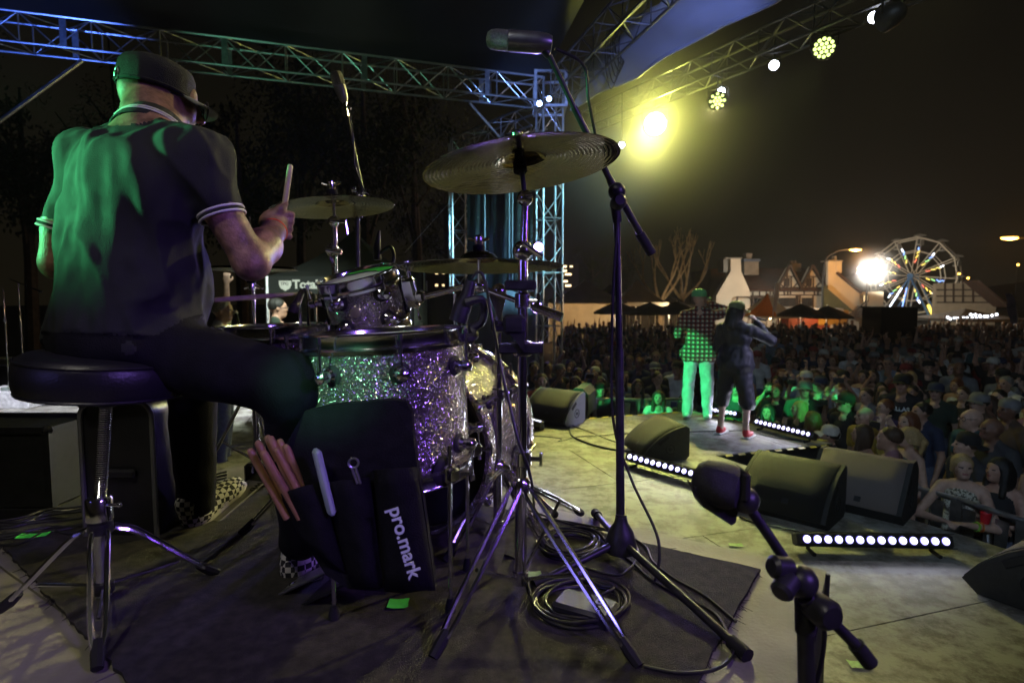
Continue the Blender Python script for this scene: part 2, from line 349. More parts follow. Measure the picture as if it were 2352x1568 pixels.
def nets(F, lo, res, name):
    s = F < 0; N = F.shape
    c = [s[i:N[0] - 1 + i, j:N[1] - 1 + j, k:N[2] - 1 + k] for i in (0, 1) for j in (0, 1) for k in (0, 1)]
    cnt = sum(x.astype(np.int8) for x in c); act = (cnt > 0) & (cnt < 8)
    idx = -np.ones(act.shape, np.int64); cells = np.argwhere(act); idx[act] = np.arange(len(cells))
    acc = np.zeros((len(cells), 3)); num = np.zeros(len(cells))
    for axis in range(3):
        for u in (0, 1):
            for w in (0, 1):
                o0 = np.zeros(3, int); others = [x for x in range(3) if x != axis]; o0[others[0]] = u; o0[others[1]] = w
                o1 = o0.copy(); o1[axis] = 1
                A = F[tuple((cells + o0).T)]; B = F[tuple((cells + o1).T)]; m_ = (A < 0) != (B < 0)
                t = np.where(m_, A/(np.where(m_, A - B, 1)), 0)
                pt = cells + o0 + t[:, None]*(o1 - o0); acc += pt*m_[:, None]; num += m_
    V = lo + res*acc/num[:, None]
    faces = []
    for axis in range(3):
        o = [x for x in range(3) if x != axis]
        sl0 = [slice(None)]*3; sl1 = [slice(None)]*3; sl0[axis] = slice(0, N[axis] - 1); sl1[axis] = slice(1, N[axis])
        for x in o: sl0[x] = slice(1, N[x] - 1); sl1[x] = slice(1, N[x] - 1)
        A = s[tuple(sl0)]; B = s[tuple(sl1)]; e = np.argwhere(A != B)
        if len(e) == 0: continue
        flip = A[tuple(e.T)]
        base = e.copy(); base[:, o[0]] += 1; base[:, o[1]] += 1
        q = []
        for du, dw in ((-1, -1), (0, -1), (0, 0), (-1, 0)):
            cc = base.copy(); cc[:, o[0]] += du; cc[:, o[1]] += dw; q.append(idx[tuple(cc.T)])
        q = np.stack(q, 1); fl = flip if axis != 1 else ~flip
        q[~fl] = q[~fl][:, ::-1]; faces.append(q)
    Fq = np.concatenate(faces); Fq = Fq[(Fq >= 0).all(1)]
    return V, Fq
def labels_at(prims, X):
    best = np.full(len(X), 1e9); lab = np.zeros(len(X), int)
    for p in prims:
        if p[0] == 'x': continue
        d = pdist(p, X); m_ = d < best; best[m_] = d[m_]; lab[m_] = p[5]
    return lab
def body_obj(name, prims, mats, res, parent=None, local=True, disp=None, smooth_it=1, labfix=None):
    V, Fq = sdf_mesh(prims, res, name)
    for _ in range(smooth_it):                       # light Laplacian relax
        A = np.zeros_like(V); C_ = np.zeros(len(V))
        for i in range(4):
            a, b = Fq[:, i], Fq[:, (i + 1) % 4]
            for k in range(3): A[:, k] += np.bincount(a, V[b, k], len(V)) + np.bincount(b, V[a, k], len(V))
            C_ += np.bincount(a, minlength=len(V)) + np.bincount(b, minlength=len(V))
        V = V*0.5 + 0.5*A/np.maximum(C_, 1)[:, None]
    fc = V[Fq].mean(1); lab = labels_at(prims, fc)
    if labfix is not None: lab = labfix(fc, lab)
    if disp is not None:
        fn = np.cross(V[Fq[:, 2]] - V[Fq[:, 0]], V[Fq[:, 3]] - V[Fq[:, 1]]); Nv = np.zeros_like(V)
        for i in range(4):
            for k in range(3): Nv[:, k] += np.bincount(Fq[:, i], fn[:, k], len(V))
        Nv /= (np.linalg.norm(Nv, axis=1) + 1e-12)[:, None]
        V = V + Nv*disp(V, labels_at(prims, V))[:, None]
    off = np.array(worldof(parent)) if (parent is not None and not local) else np.zeros(3)
    me = bpy.data.meshes.new(name); me.from_pydata((V - off).tolist(), [], Fq.tolist())
    for m_ in mats: me.materials.append(m_)
    me.polygons.foreach_set('material_index', lab.astype(np.int32)); me.shade_smooth(); me.update()
    o = bpy.data.objects.new(name, me); COL.objects.link(o)
    if parent is not None: o.parent = parent; WORLD[o.name] = worldof(parent)
    return o
def fold_noise(V, freq, seed=0.0):
    return np.array([mnoise.noise(Vector((v[0]*freq[0] + seed, v[1]*freq[1], v[2]*freq[2]))) for v in V])
# ------------------------------------------------------------------ the setting: ground, stage, riser
GROUNDM = mat('asphalt', (0.05, 0.048, 0.045), 0.9, 0, 0.35, 1.5, 0.4, 30)
g = MB().sheet([[(-300 + 60*i, -30 + 60*j, GND) for i in range(11)] for j in range(9)]).build('ground', GROUNDM, smooth=False); tag(g, kind='structure')
FLOORM = mat('stage_ply', (0.36, 0.35, 0.31), 0.62, 0, 0.22, 1.6, 0.15, 60, detail=9)
n, l, b = nodes_of(FLOORM)      # scuffs
nz = n.new('ShaderNodeTexNoise'); nz.inputs['Scale'].default_value = 4.5; nz.inputs['Detail'].default_value = 10; nz.inputs['Roughness'].default_value = 0.75
t_ = n.new('ShaderNodeTexCoord'); l.new(t_.outputs['Object'], nz.inputs['Vector'])
rp_ = n.new('ShaderNodeValToRGB'); rp_.color_ramp.elements[0].position = 0.42; rp_.color_ramp.elements[0].color = (0.42, 0.40, 0.37, 1)
rp_.color_ramp.elements[1].position = 0.56; rp_.color_ramp.elements[1].color = (1, 1, 1, 1); l.new(nz.outputs['Fac'], rp_.inputs[0])
mx = n.new('ShaderNodeMix'); mx.data_type = 'RGBA'; mx.blend_type = 'MULTIPLY'; mx.inputs[0].default_value = 1.0
src = b.inputs['Base Color'].links[0].from_socket; l.new(src, mx.inputs[6]); l.new(rp_.outputs[0], mx.inputs[7]); l.new(mx.outputs[2], b.inputs['Base Color'])
STAGEPOLY = [(-10, -3.2), (6.2, -3.2), (3.36, 3.62), (2.98, 4.34), (2.19, 6.02), (3.74, 6.53), (2.72, 8.5), (0.96, 7.9), (0.23, 7.7), (-1.2, 7.4), (-1.2, 15.5), (-10, 15.5)]
SKIRT = mat('black_skirt', (0.012, 0.012, 0.013), 0.9, 0, 0.3, 8, 0.3, 90)
stage = MB().prism([(x, y, GND) for x, y in STAGEPOLY], (0, 0, STG - 0.012 - GND)).build('stage_floor', SKIRT, smooth=False); tag(stage, kind='structure')
def clip(poly, rect):                                # Sutherland-Hodgman against a convex polygon
    out = list(poly)
    for i in range(len(rect)):
        a, b_ = Vector(rect[i]), Vector(rect[(i + 1) % len(rect)]); e = b_ - a; src = out; out = []
        for j in range(len(src)):
            p, q = Vector(src[j]), Vector(src[(j + 1) % len(src)])
            dp = e.x*(p.y - a.y) - e.y*(p.x - a.x); dq = e.x*(q.y - a.y) - e.y*(q.x - a.x)
            if dp >= 0: out.append((p.x, p.y))
            if (dp >= 0) != (dq >= 0):
                t = dp/(dp - dq); out.append((p.x + (q.x - p.x)*t, p.y + (q.y - p.y)*t))
        if len(out) < 3: return []
    return out
UD = Vector((math.cos(rad(17)), math.sin(rad(17)))); VD = Vector((-UD.y, UD.x))
pan = []
for i in range(-5, 4):
    for j in range(-2, 9):
        o = UD*(i*2.44 + (1.22 if j % 2 else 0)) + VD*(j*1.22 - 0.3); gp = 0.0035
        r = [o + UD*gp + VD*gp, o + UD*(2.44 - gp) + VD*gp, o + UD*(2.44 - gp) + VD*(1.22 - gp), o + UD*gp + VD*(1.22 - gp)]
        pl = clip(STAGEPOLY, [tuple(q) for q in r])
        if len(pl) < 3: continue
        q = MB().prism([(x, y, STG - 0.012) for x, y in pl], (0, 0, 0.012 + 0.0012*random.random())).build('deck_panel', FLOORM, stage, smooth=False)
# hazard tape along the stage lip
def tape_line(a, b_, nst, name, lab):
    t = thing(name, a, lab, 'tape')
    a, b_ = Vector(a), Vector(b_); d = (b_ - a)/nst; w = Vector((0, 0, 1)).cross(d).normalized()*0.07
    for i in range(nst):
        p = a + d*(i + 0.08); q = a + d*(i + 0.62); z = Vector((0, 0, 0.0045))
        MB().prism([p + z, q + z, q + w + z + d*0.25, p + w + z + d*0.25], (0, 0, 0.002)).build('stripe', TAPEY, t, smooth=False)
tape_line(Vector((0.15, 7.60, STG)), Vector((2.72, 8.42, STG)), 14, 'hazard_tape', 'row of yellow hazard stripes along the far stage lip behind the singers')
tape_line(Vector((2.80, 8.30, STG)), Vector((3.70, 6.58, STG)), 10, 'hazard_tape', 'row of yellow hazard stripes beside the light bar at the runway front')
tape_line(Vector((3.64, 6.47, STG)), Vector((2.24, 6.01, STG)), 9, 'hazard_tape', 'worn yellow hazard stripes on the near runway edge above the dark gap')
# riser
A_ = Z(1902, 1310); B_ = Z(1256, 1164); C_ = Z(1861, 1568)
eb = (B_ - A_).normalized(); ec = Vector((eb.y, -eb.x, 0)); ec = -ec if ec.dot(C_ - A_) < 0 else ec
RP = [A_, A_ + eb*2.44, A_ + eb*2.44 + ec*2.6, A_ + ec*2.6]
RISM = mat('riser_ply', (0.30, 0.28, 0.22), 0.6, 0, 0.35, 5, 0.2, 90, detail=9)
RSIDE = mat('riser_side', (0.035, 0.036, 0.05), 0.6, 0, 0.3, 9)
riser = MB().prism([(p.x, p.y, STG + 0.004) for p in RP], (0, 0, -STG - 0.03)).build('drum_riser', RSIDE, smooth=False); tag(riser, kind='structure')
def rq(u, v): return A_ + eb*(2.44*u) + ec*(2.6*v)
for i in range(2):
    for j in range(2):
        e = 0.0012
        MB().prism([rq(i/2 + e, j/2 + e) + Vector((0, 0, -0.026)), rq((i + 1)/2 - e, j/2 + e) + Vector((0, 0, -0.026)), rq((i + 1)/2 - e, (j + 1)/2 - e) + Vector((0, 0, -0.026)), rq(i/2 + e, (j + 1)/2 - e) + Vector((0, 0, -0.026))], (0, 0, 0.026)).build('deck_panel', RISM, riser, smooth=False)
# carpet with a frayed edge
CARP = mat('carpet_pile', (0.050, 0.046, 0.036), 0.95, 0, 0.5, 35, 0.9, 420)
cA = Z(1746, 1315); cB = Z(1552, 1269); cC = Z(1612, 1557); cL1 = Z(0, 1252); cL2 = Z(218, 1491)
far = (cB - cA).normalized(); near = (cC - cA).normalized(); lf = (cL2 - cL1).normalized()
pts = [cA, cA + far*1.75, cL1 - lf*0.25, cL1, Z(68, 1330), cL2, cL2 + lf*0.8, cA + near*2.0]
def edge_pts(a, b_, k, j):
    return [a.lerp(b_, i/k) + Vector((random.uniform(-j, j), random.uniform(-j, j), 0)) for i in range(k)]
outl = []
for i in range(len(pts)): outl += edge_pts(pts[i], pts[(i + 1) % len(pts)], 26, 0.004)
rug = thing('drum_carpet', (0, 0.9, 0), 'dark brown carpet with frayed edges under the drum kit', 'carpet')
MB().prism([(p.x, p.y, 0.003) for p in outl], (0, 0, 0.008)).build('pile', CARP, rug, smooth=False)
fr = MB()
for a, b_, k in ((cA, cA + near*1.1, 90), (cA, cA + far*0.8, 50), (cL1, cL2, 60)):
    for i in range(k):
        p = a.lerp(b_, random.random()); q = p + Vector((random.uniform(-.02, .025), random.uniform(-.025, .02), 0)); q.z = 0.004; p.z = 0.009
        fr.tube(p, q, 0.0012, 0.0006, 3)
tag(fr.build('fringe', CARP, rug), kind='stuff')
# ------------------------------------------------------------------ trusses
BR0 = BR = rod_mesh('brace', STEEL, 8); BRD = rod_mesh('brace', mat('dull_truss', (.16, .16, .17), .5, .8, .2, 14), 8)
def truss(label, a, b_, s, bay, name='box_truss', group='aluminium trusses of the stage roof', r=0.025, rb=0.012, up=(0, 0, 1), plates=0, me=None):
    BR = me or BR0
    a, b_ = Vector(a), Vector(b_); t = thing(name, a, label, 'truss', group); d = (b_ - a); L = d.length; d.normalize()
    x = d.cross(Vector(up)).normalized(); z = x.cross(d).normalized(); h = s/2
    cor = [x*h + z*h, -x*h + z*h, -x*h - z*h, x*h - z*h]
    for c in cor: rod(BR, 'chord', a + c, b_ + c, r, t)
    nb = max(2, round(L/bay)); 
    for k in range(4):
        c0, c1 = cor[k], cor[(k + 1) % 4]
        for i in range(nb):
            p = a + d*(L*i/nb); q = a + d*(L*(i + 1)/nb); m_ = (p + q)/2
            if (i + k) % 2: rod(BR, 'brace', p + c0, q + c1, rb, t)
            else: rod(BR, 'brace', p + c1, q + c0, rb, t)
            if i % 2 == 0 and k in (0, 1, 2, 3): rod(BR, 'rung', p + c0, p + c1, rb, t)
    for i in range(plates):
        p = a + d*(L*(i + 0.5)/plates)
        for sd in (-1, 1):
            mb = MB(); mb.box(p + x*sd*(h + 0.006), (0.012, 0.10, s + 0.04), basis(x, d, z)); mb.build('joint_plate', STEEL, t, smooth=False)
    return t
T1 = Vector((0.84, 13.0, 0))
ZT = 5.36
e0 = Vector((0.60, 12.95, ZT)); e1 = Vector((-8.96, 9.96, ZT)); dl = (e1 - e0)
truss('long roof truss lit in blue and green above the drummer', e0, e0 + dl*1.25, 0.50, 0.52, plates=5)
truss('corner tower of green and blue lit truss beside the banner', (0.84, 13.0, GND), (0.84, 13.0, 5.62), 0.46, 0.62, 'truss_tower', 'truss towers', up=(0.29, -0.95, 0))
truss('slimmer blue lit tower standing behind the hanging scrim', (-1.5, 16.3, GND), (-1.5, 16.3, 5.2), 0.46, 0.62, 'truss_tower', 'truss towers', up=(0.29, -0.95, 0))
truss('short truss joining the tops of the two towers', (-1.5, 16.0, 4.95), (0.62, 13.3, 4.95), 0.46, 0.55)
q0 = P(1290, 205, 12.8); q1 = P(1460, 0, 9.5); q1.z = q0.z = ZT + 0.1; dq = q1 - q0
truss('dim front roof truss running up to the top beside the fascia', q0, q0 + dq*2.2, 0.5, 0.56, me=BRD)
f0 = front_truss_point(1352); f1 = front_truss_point(2060); f0.z = f1.z = f0.z + 0.1; df = f1 - f0
truss('dark lighting truss carrying the lamps over the stage front', f0, f0 + df*1.9, 0.42, 0.5, me=BRD)
cb = thing('corner_block', (0.84, 13, ZT), 'bright sleeve block where the trusses meet above the corner tower', 'truss corner')
for dx in (-1, 1):
    for dy in (-1, 1):
        MB().box((0.84 + dx*.33, 13 + dy*.33, ZT), (0.06, 0.06, 0.78)).build('post', STEEL, cb, smooth=False)
for dz in (-1, 1):
    for dx in (-1, 1):
        MB().box((0.84 + dx*.33, 13, ZT + dz*.36), (0.05, 0.60, 0.05)).build('rail', STEEL, cb, smooth=False)
        MB().box((0.84, 13 + dx*.33, ZT + dz*.36), (0.60, 0.05, 0.05)).build('rail', STEEL, cb, smooth=False)
# roof skin, fascia
ROOFM = mat('roof_vinyl', (0.016, 0.017, 0.022), 0.6, 0, 0.4, 0.6, 0.3, 2)
n, l, b = nodes_of(ROOFM)
gr = []
for i in range(21):
    row = []
    for j in range(17):
        u = i/20; v = j/16
        base = Vector((-11, 9.6, 0)).lerp(Vector((0.75, 13.2, 0)), u); d = Vector((0.27, -0.962, 0))
        p = base + d*(v*15); z = 5.75 + 1.7*math.sin(PI*min(1, v*0.9))**0.8*(0.75 + 0.25*math.sin(PI*u)) + 0.08*math.sin(u*19)*math.sin(v*9)
        row.append((p.x, p.y, z))
    gr.append(row)
roof = thing('stage_roof', (0, 9, 5.7), 'black vinyl stage roof stretched over the trusses', 'roof')
MB().sheet(gr).build('roof_skin', ROOFM, roof)
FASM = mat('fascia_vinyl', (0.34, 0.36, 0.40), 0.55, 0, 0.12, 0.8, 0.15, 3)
pA = P(1312, 252, 12.6); pB = P(1772, 0, 8.5); pC = P(1345, 150, 12.3); pD = P(1512, 0, 9.5)
pB2 = pA + (pB - pA)*2.0; pD2 = pC + (pD - pC)*2.6
gr = []
for i in range(25):
    u = i/24; lo_ = pA.lerp(pB2, u); hi_ = pC.lerp(pD2, u); row = []
    for j in range(6):
        p = lo_.lerp(hi_, j/5); p = p + Vector((0.05*math.sin(u*40 + j), 0, 0.04*math.sin(j*1.6 + u*23))); row.append(p)
    gr.append(row)
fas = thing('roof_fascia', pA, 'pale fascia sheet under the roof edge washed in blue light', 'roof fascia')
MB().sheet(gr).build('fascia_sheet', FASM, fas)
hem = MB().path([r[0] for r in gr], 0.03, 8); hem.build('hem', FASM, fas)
# cables hanging from the front roof truss
hc = thing('hanging_cable', P(1410, 130, 11), 'loop of black cables hanging from the front roof truss', 'cable')
for k in range(5):
    a = P(1395 + k*5, 60, 11); b_ = P(1415 + k*5, 60, 11); m_ = P(1404 + k*6, 205 - k*14, 11)
    MB().path(curve([a, a.lerp(m_, .6) + Vector((-.08, 0, 0)), m_, b_.lerp(m_, .6) + Vector((.10, 0, 0)), b_], 6), 0.012, 6).build('loop', CABLEM, hc)
# braces and wires
def pole(label, a, b_, r, mat_, name='brace_pole', cat='pole', group=None):
    o = MB().tube(a, b_, r, n=10); o_ = o.build(name, mat_); return tag(o_, label, cat, group)
pole('slanting blue lit pole bracing the long truss beyond the drummer', P(188, 140, 10.6), P(-20, 292, 9.6), 0.035, STEEL)
pole('short slanting brace between the long truss and the corner tower', P(1078, 236, 12.4), P(1160, 330, 12.9), 0.03, STEEL)
pole('thin guy wire from the slim tower down to the left', P(1035, 462, 16.2), P(930, 580, 15.0), 0.006, STEEL, 'guy_wire', 'wire')
# scrim and banner between the towers
SCR = mat('scrim_mesh', (0.005, 0.007, 0.006), 0.7, 0, 0.3, 3)
n, l, b = nodes_of(SCR)
t_ = n.new('ShaderNodeTexCoord'); v_ = n.new('ShaderNodeTexVoronoi'); v_.inputs['Scale'].default_value = 7; l.new(t_.outputs['Object'], v_.inputs['Vector'])
r_ = n.new('ShaderNodeValToRGB'); r_.color_ramp.elements[0].position = 0.025; r_.color_ramp.elements[0].color = (0.9, 0.9, 0.7, 1); r_.color_ramp.elements[1].position = 0.06; r_.color_ramp.elements[1].color = (0, 0, 0, 1)  # pale specks painted for light showing through holes in the scrim
l.new(v_.outputs['Distance'], r_.inputs[0]); src = b.inputs['Base Color'].links[0].from_socket
mx = n.new('ShaderNodeMix'); mx.data_type = 'RGBA'; mx.blend_type = 'ADD'; mx.inputs[0].default_value = 1; l.new(src, mx.inputs[6]); l.new(r_.outputs[0], mx.inputs[7]); l.new(mx.outputs[2], b.inputs['Base Color'])
sc = thing('tower_scrim', P(1150, 640, 14.2), 'dark speckled scrim hanging between the two towers', 'scrim')
gr = []
for i in range(31):
    u = i/30; a = P(1072 + 152*u, 395, 15.6 - 1.6*u); row = []
    for j in range(9):
        row.append((a.x + 0.0, a.y + 0.07*math.sin(u*30 + j*.3), 4.1 - (4.1 - 1.0)*j/8))
    gr.append(row)
MB().sheet(gr).build('scrim_cloth', SCR, sc)
for px in (1115, 1170, 1177):
    a = P(px, 395, 14.3); rod(BRD, 'scrim_pole', (a.x, 13.9, 4.1), (a.x, 13.9, -0.2), 0.02, sc)
BANM = mat('banner_cloth', (0.30, 0.31, 0.42), 0.8, 0, 0.15, 1.2, 0.1, 8)
bn = thing('tower_banner', P(1155, 880, 13.6), 'blue lit cloth banner at the foot of the corner tower', 'banner')
gr = []
for i in range(25):
    u = i/24; row = []
    for j in range(7):
        top = 660 + 36*abs(u - .45)*1.4; a = P(1074 + 166*u, top + (925 - top)*j/6, 13.6); a.y += 0.05*math.sin(u*17) ; row.append(a)
    gr.append(row)
MB().sheet(gr).build('banner_sheet', BANM, bn)
M = frame4(P(1135, 790, 13.5), (1, 0, 0), (0, 0, 1)); text('OF', 0.62, M, mat('banner_print', (0.11, 0.12, 0.22), 0.8, 0, 0.1, 5), bn, 0.004)
# ------------------------------------------------------------------ lamp fixtures
def disc(mb, c, d, r, th=0.01, n=16): mb.lathe(c, d, [(r, 0), (r, th)], n)
EM_Y = emat('lens_yellow', (1.0, 0.93, 0.35), 70); EM_L = emat('lens_lime', (0.80, 1.0, 0.30), 2.6); EM_W = emat('lens_white', (0.8, 0.84, 1.0), 30)
EM_V = emat('lens_violet', (0.36, 0.22, 1.0), 30); EM_B = emat('lens_blue', (0.35, 0.5, 1.0), 18); LENSOFF = mat('lens_glass_dark', (0.1, 0.1, 0.12), 0.1, 0, 0.1, 5)
def par_can(loc, target, r, em, label, cells=0, hang=0.5, group='stage lamps on the trusses', name='stage_lamp', up=None):
    loc = Vector(loc); d = (Vector(target) - loc).normalized(); t = thing(name, loc, label, 'stage lamp', group)
    back = loc - d*(r*2.2)
    mb = MB(); mb.lathe(loc + d*0.004, -d, [(r*1.16, 0.0), (r*1.18, 0.02), (r*1.12, r*1.1), (r*0.75, r*2.0), (r*0.3, r*2.25)], 20); mb.build('lamp_housing', PLASTIC, t)
    if cells:
        mb = MB()
        for q in range(cells):
            rr = 0 if q == 0 else (r*0.42 if q < 7 else r*0.82); a = q*2*PI/6 if q < 7 else (q - 7)*2*PI/(cells - 7)
            R = look(d); c = loc + R @ Vector((rr*math.cos(a), 0.006, rr*math.sin(a))); disc(mb, c, d, r*0.17, 0.012, 10)
        mb.build('led_cells', em, t)
    else:
        mb = MB(); mb.lathe(loc + d*0.005, d, [(r, 0), (r*0.9, 0.012), (r*0.4, 0.022)], 20); mb.build('lens', em, t)
    R = look(d); x = R @ Vector((1, 0, 0)); c = loc - d*r*0.9
    top = c + Vector((0, 0, hang))
    MB().path([c + x*r*1.25, c + x*r*1.25 + Vector((0, 0, r*1.5)), c - x*r*1.25 + Vector((0, 0, r*1.5)), c - x*r*1.25], 0.012, 6).build('yoke', DARKMETAL, t)
    MB().tube(c + Vector((0, 0, r*1.5)), top, 0.014, n=8).build('hanger', DARKMETAL, t)
    return t
par_can(LP['yellow'], (0.2, 0.4, 0.8), 0.22, EM_Y, 'blazing yellow lamp glaring above the singers', 0, 0.5)
par_can(LP['par_a'], (0.2, 0.4, 0.8), 0.155, EM_L, 'large lime lamp of many cells high at upper right', 19, 0.35)
par_can(LP['par_b'], (0.2, 0.4, 0.8), 0.15, EM_L, 'smaller lime lamp of many cells nearest the yellow glare', 15, 0.5)
par_can(LP['dot_a'], (0.4, 1.5, 0.3), 0.075, EM_W, 'small white lamp between the two lime lamps', 0, 0.4)
par_can(LP['dot_b'], (0.4, 1.5, 0.3), 0.065, EM_W, 'small white lamp right above the smaller lime lamp', 0, 0.4)
par_can(LP['dot_c'], (0.4, 1.5, 0.3), 0.075, EM_W, 'white lamp highest up near the top right', 0, 0.3)
par_can(P(2062, 14, 8.2), (3.2, 3, STG), 0.07, mat('lens_green_dim', (0.2, 0.3, 0.1), 0.4, emit=(0.6, 0.8, 0.25), estr=1.2), 'dim greenish lamp at the very top right edge', 0, 0.2)
par_can(LP['dot_d'], (0.3, 1.0, 0.5), 0.06, EM_W, 'small white lamp low beside the crash cymbal tip', 0, 1.1)
par_can(LP['vio_a'], (0.0, 0.5, 0.6), 0.10, EM_V, 'upper violet lamp clamped to the corner tower', 0, 0.2)
par_can(LP['vio_b'], (0.0, 0.5, 0.6), 0.115, EM_V, 'lower violet lamp clamped to the corner tower', 0, 0.2)
par_can(P(1239, 238, 12.4), (0, 2, 2), 0.055, EM_B, 'tiny blue lamp inside the truss corner, the lower of two', 0, 0.15)
par_can(P(1261, 227, 12.4), (0, 2, 2), 0.05, EM_B, 'tiny blue lamp inside the truss corner, the upper of two', 0, 0.15)
for (loc, tgt) in LAMPS:
    if any((loc - v).length < 0.01 for v in LP.values()): continue
    d = (tgt - loc).normalized(); dm = (tgt - loc).length
    par_can(loc - d*0.06, tgt, 0.09, LENSOFF, 'black stage lamp out of view, added for the coloured light it throws', 0, 0.4, 'stage lamps beyond the picture')
# ------------------------------------------------------------------ drum kit
def ortho(ax):
    ax = Vector(ax).normalized(); x = (Vector((1, 0, 0)) - ax*ax.x).normalized(); y = ax.cross(x); return x, y, ax
def add_lug(t, c, out, ax, hoop, r=0.0175):
    mb = MB(); mb.lathe(c, out, [(r*1.0, 0), (r*1.05, 0.012), (r*0.75, 0.018), (r*0.75, 0.026), (r*0.95, 0.030), (r*0.85, 0.044), (r*0.3, 0.050)], 18); lug = mb.build('lug', CHROME, t)
    MB().lathe(c - out*0.001, out, [(r*1.45, 0), (r*1.45, 0.003), (r*1.2, 0.006)], 20).build('gasket', RUBBER, lug)
    d = (hoop - c); q = c + out*0.036
    mb = MB(); mb.tube(q, q + ax*(d.dot(ax)), 0.0032, n=8); mb.tube(q + ax*(d.dot(ax)), q + ax*(d.dot(ax) + 0.014*(1 if d.dot(ax) > 0 else -1)), 0.0055, n=6); mb.build('tension_rod', CHROME, lug)
def drum(name, label, cat, c, axis, r, depth, nl, a0=0.0, bothlugs=True, headm=HEADM, sparkle_hoop=False, lo=0, lugfr=(0.22, 0.78)):
    x, y, ax = ortho(axis); c = Vector(c); t = thing(name, c - ax*depth/2, label, cat)        # c = centre of the shell
    b0, b1 = c - ax*depth/2, c + ax*depth/2
    MB().lathe(b0, ax, [(r, 0.0), (r, depth)], 72, caps=False).build('shell', SPARK, t)
    for nm, p, s in (('hoop', b1, 1), ('hoop', b0, -1)):
        mb = MB(); a = ax*s
        if sparkle_hoop: mb.lathe(p, a, [(r + 0.004, -0.018), (r + 0.022, -0.018), (r + 0.024, -0.008), (r + 0.024, 0.022), (r + 0.021, 0.030), (r + 0.008, 0.030), (r + 0.004, 0.022), (r + 0.004, -0.018)], 72, caps=False)
        else: mb.lathe(p, a, [(r + 0.003, -0.030), (r + 0.013, -0.030), (r + 0.014, -0.022), (r + 0.007, -0.016), (r + 0.006, 0.008), (r + 0.009, 0.013), (r + 0.005, 0.016), (r + 0.002, 0.010), (r + 0.002, -0.030)], 72, caps=False)
        mb.build(nm, [SPARK if sparkle_hoop else CHROME][0], t)
        mb = MB(); mb.lathe(p, a, [(r + 0.002, -0.004), (r - 0.004, 0.001), (r - 0.02, 0.002), (0.001, 0.002)], 64, caps=False); mb.build('drum_head', headm, t)
    for k in range(nl):
        a = a0 + 2*PI*k/nl; out = x*math.cos(a) + y*math.sin(a)
        add_lug(t, b0 + ax*depth*lugfr[1] + out*r, out, ax, b1 + out*r)
        if bothlugs: add_lug(t, b0 + ax*depth*lugfr[0] + out*r, out, ax, b0 + out*r)
    return t, x, y, ax
# kick drum
K0 = P(942, 1020, 1.80); KAX = Vector((0.35, 0.937, 0.0)).normalized(); KR, KD = 0.268, 0.36
kick, kx, ky, _ = drum('bass_drum', 'big silver glitter bass drum lying on its side behind the floor tom', 'bass drum', K0 + KAX*KD/2, KAX, KR, KD, 8, 0.25, True, mat('black_head', (0.02, 0.02, 0.022), 0.4, 0, 0.1, 6), True, lugfr=(0.25, 0.75))
for k in range(8):
    a = 0.25 + 2*PI*k/8; out = kx*math.cos(a) + ky*math.sin(a)
    for p, s in ((K0, -1), (K0 + KAX*KD, 1)):
        q = p + out*(KR + 0.022) + KAX*s*0.012
        mb = MB(); mb.box(q, (0.034, 0.05, 0.016), basis(KAX.cross(out), KAX, out), 0.005); mb.tube(q - KAX*s*0.02 + out*0.006, q - KAX*s*0.10 + out*0.004, 0.0035, n=8)
        mb.tube(q - KAX*s*0.012 + out*0.01 + kx*0, q + KAX*s*0.03 + out*0.01, 0.006, n=8); mb.build('claw', CHROME, kick)
for sgn in (-1, 1):
    q = K0 + KAX*0.26 + Vector((KAX.y, -KAX.x, 0))*sgn*0.24 + Vector((0, 0, -0.13)); e = q + Vector((KAX.y, -KAX.x, 0))*sgn*0.14 + KAX*0.10; e.z = 0.012
    sp = MB().tube(q, e, 0.009, n=10).build('spur', CHROME, kick); MB().ball(e, 0.014, 8, 6).build('rubber_foot', RUBBER, sp)
# floor tom
FT = P(884, 771, 1.51); FAX = Vector((-0.048, 0.0, 1)).normalized(); FR, FDp = 0.208, 0.355
ftom, fx, fy, _ = drum('floor_tom', 'glitter floor tom with chrome hoops standing on thin legs', 'floor tom', FT - FAX*FDp/2, FAX, FR, FDp, 8, -PI/2 + 0.36, True)
def clock_drum(px): return px
for (px, D, py1) in ((1030, 1.36, 1350), (1071, 1.58, 1295), (752, 1.33, 1350)):
    X = (px - 1176)/FPX*D; foot = Vector((X, D, 0.015)); out = Vector((foot.x - FT.x, foot.y - FT.y, 0)).normalized()
    pc = Vector((FT.x, FT.y, 0)) + out*FR; top = Vector((foot.x, foot.y, 0.43)) 
    leg = MB().path(curve([foot, foot.lerp(top, .12) - out*0.0, top.lerp(foot, .3), top], 4), 0.0058, 10).build('leg', CHROME, ftom)
    MB().lathe(foot - Vector((0, 0, .013)), (0, 0, 1), [(0.013, 0), (0.014, 0.02), (0.008, 0.045)], 12).build('rubber_foot', RUBBER, leg)
    c = Vector((FT.x, FT.y, 0.36)) + out*(FR + 0.002)
    br = MB(); br.lathe(c, out, [(0.040, 0), (0.040, 0.012), (0.030, 0.02)], 20); br.build('bracket_plate', RUBBER, ftom)
    br = MB(); br.box(c + out*0.035, (0.03, 0.04, 0.035), look(out), 0.006); br.box(Vector((foot.x, foot.y, 0.36)), (0.03, 0.03, 0.045), None, 0.006); br.tube(c + out*0.03 + Vector((0, 0, -.0)), c + out*0.03 + Vector((0.05, 0, 0)), 0.006, n=8)
    br.path([c + out*.03 + Vector((.05, 0, -.018)), c + out*.03 + Vector((.05, 0, .018))], 0.005, 6); br.build('leg_bracket', CHROME, ftom)
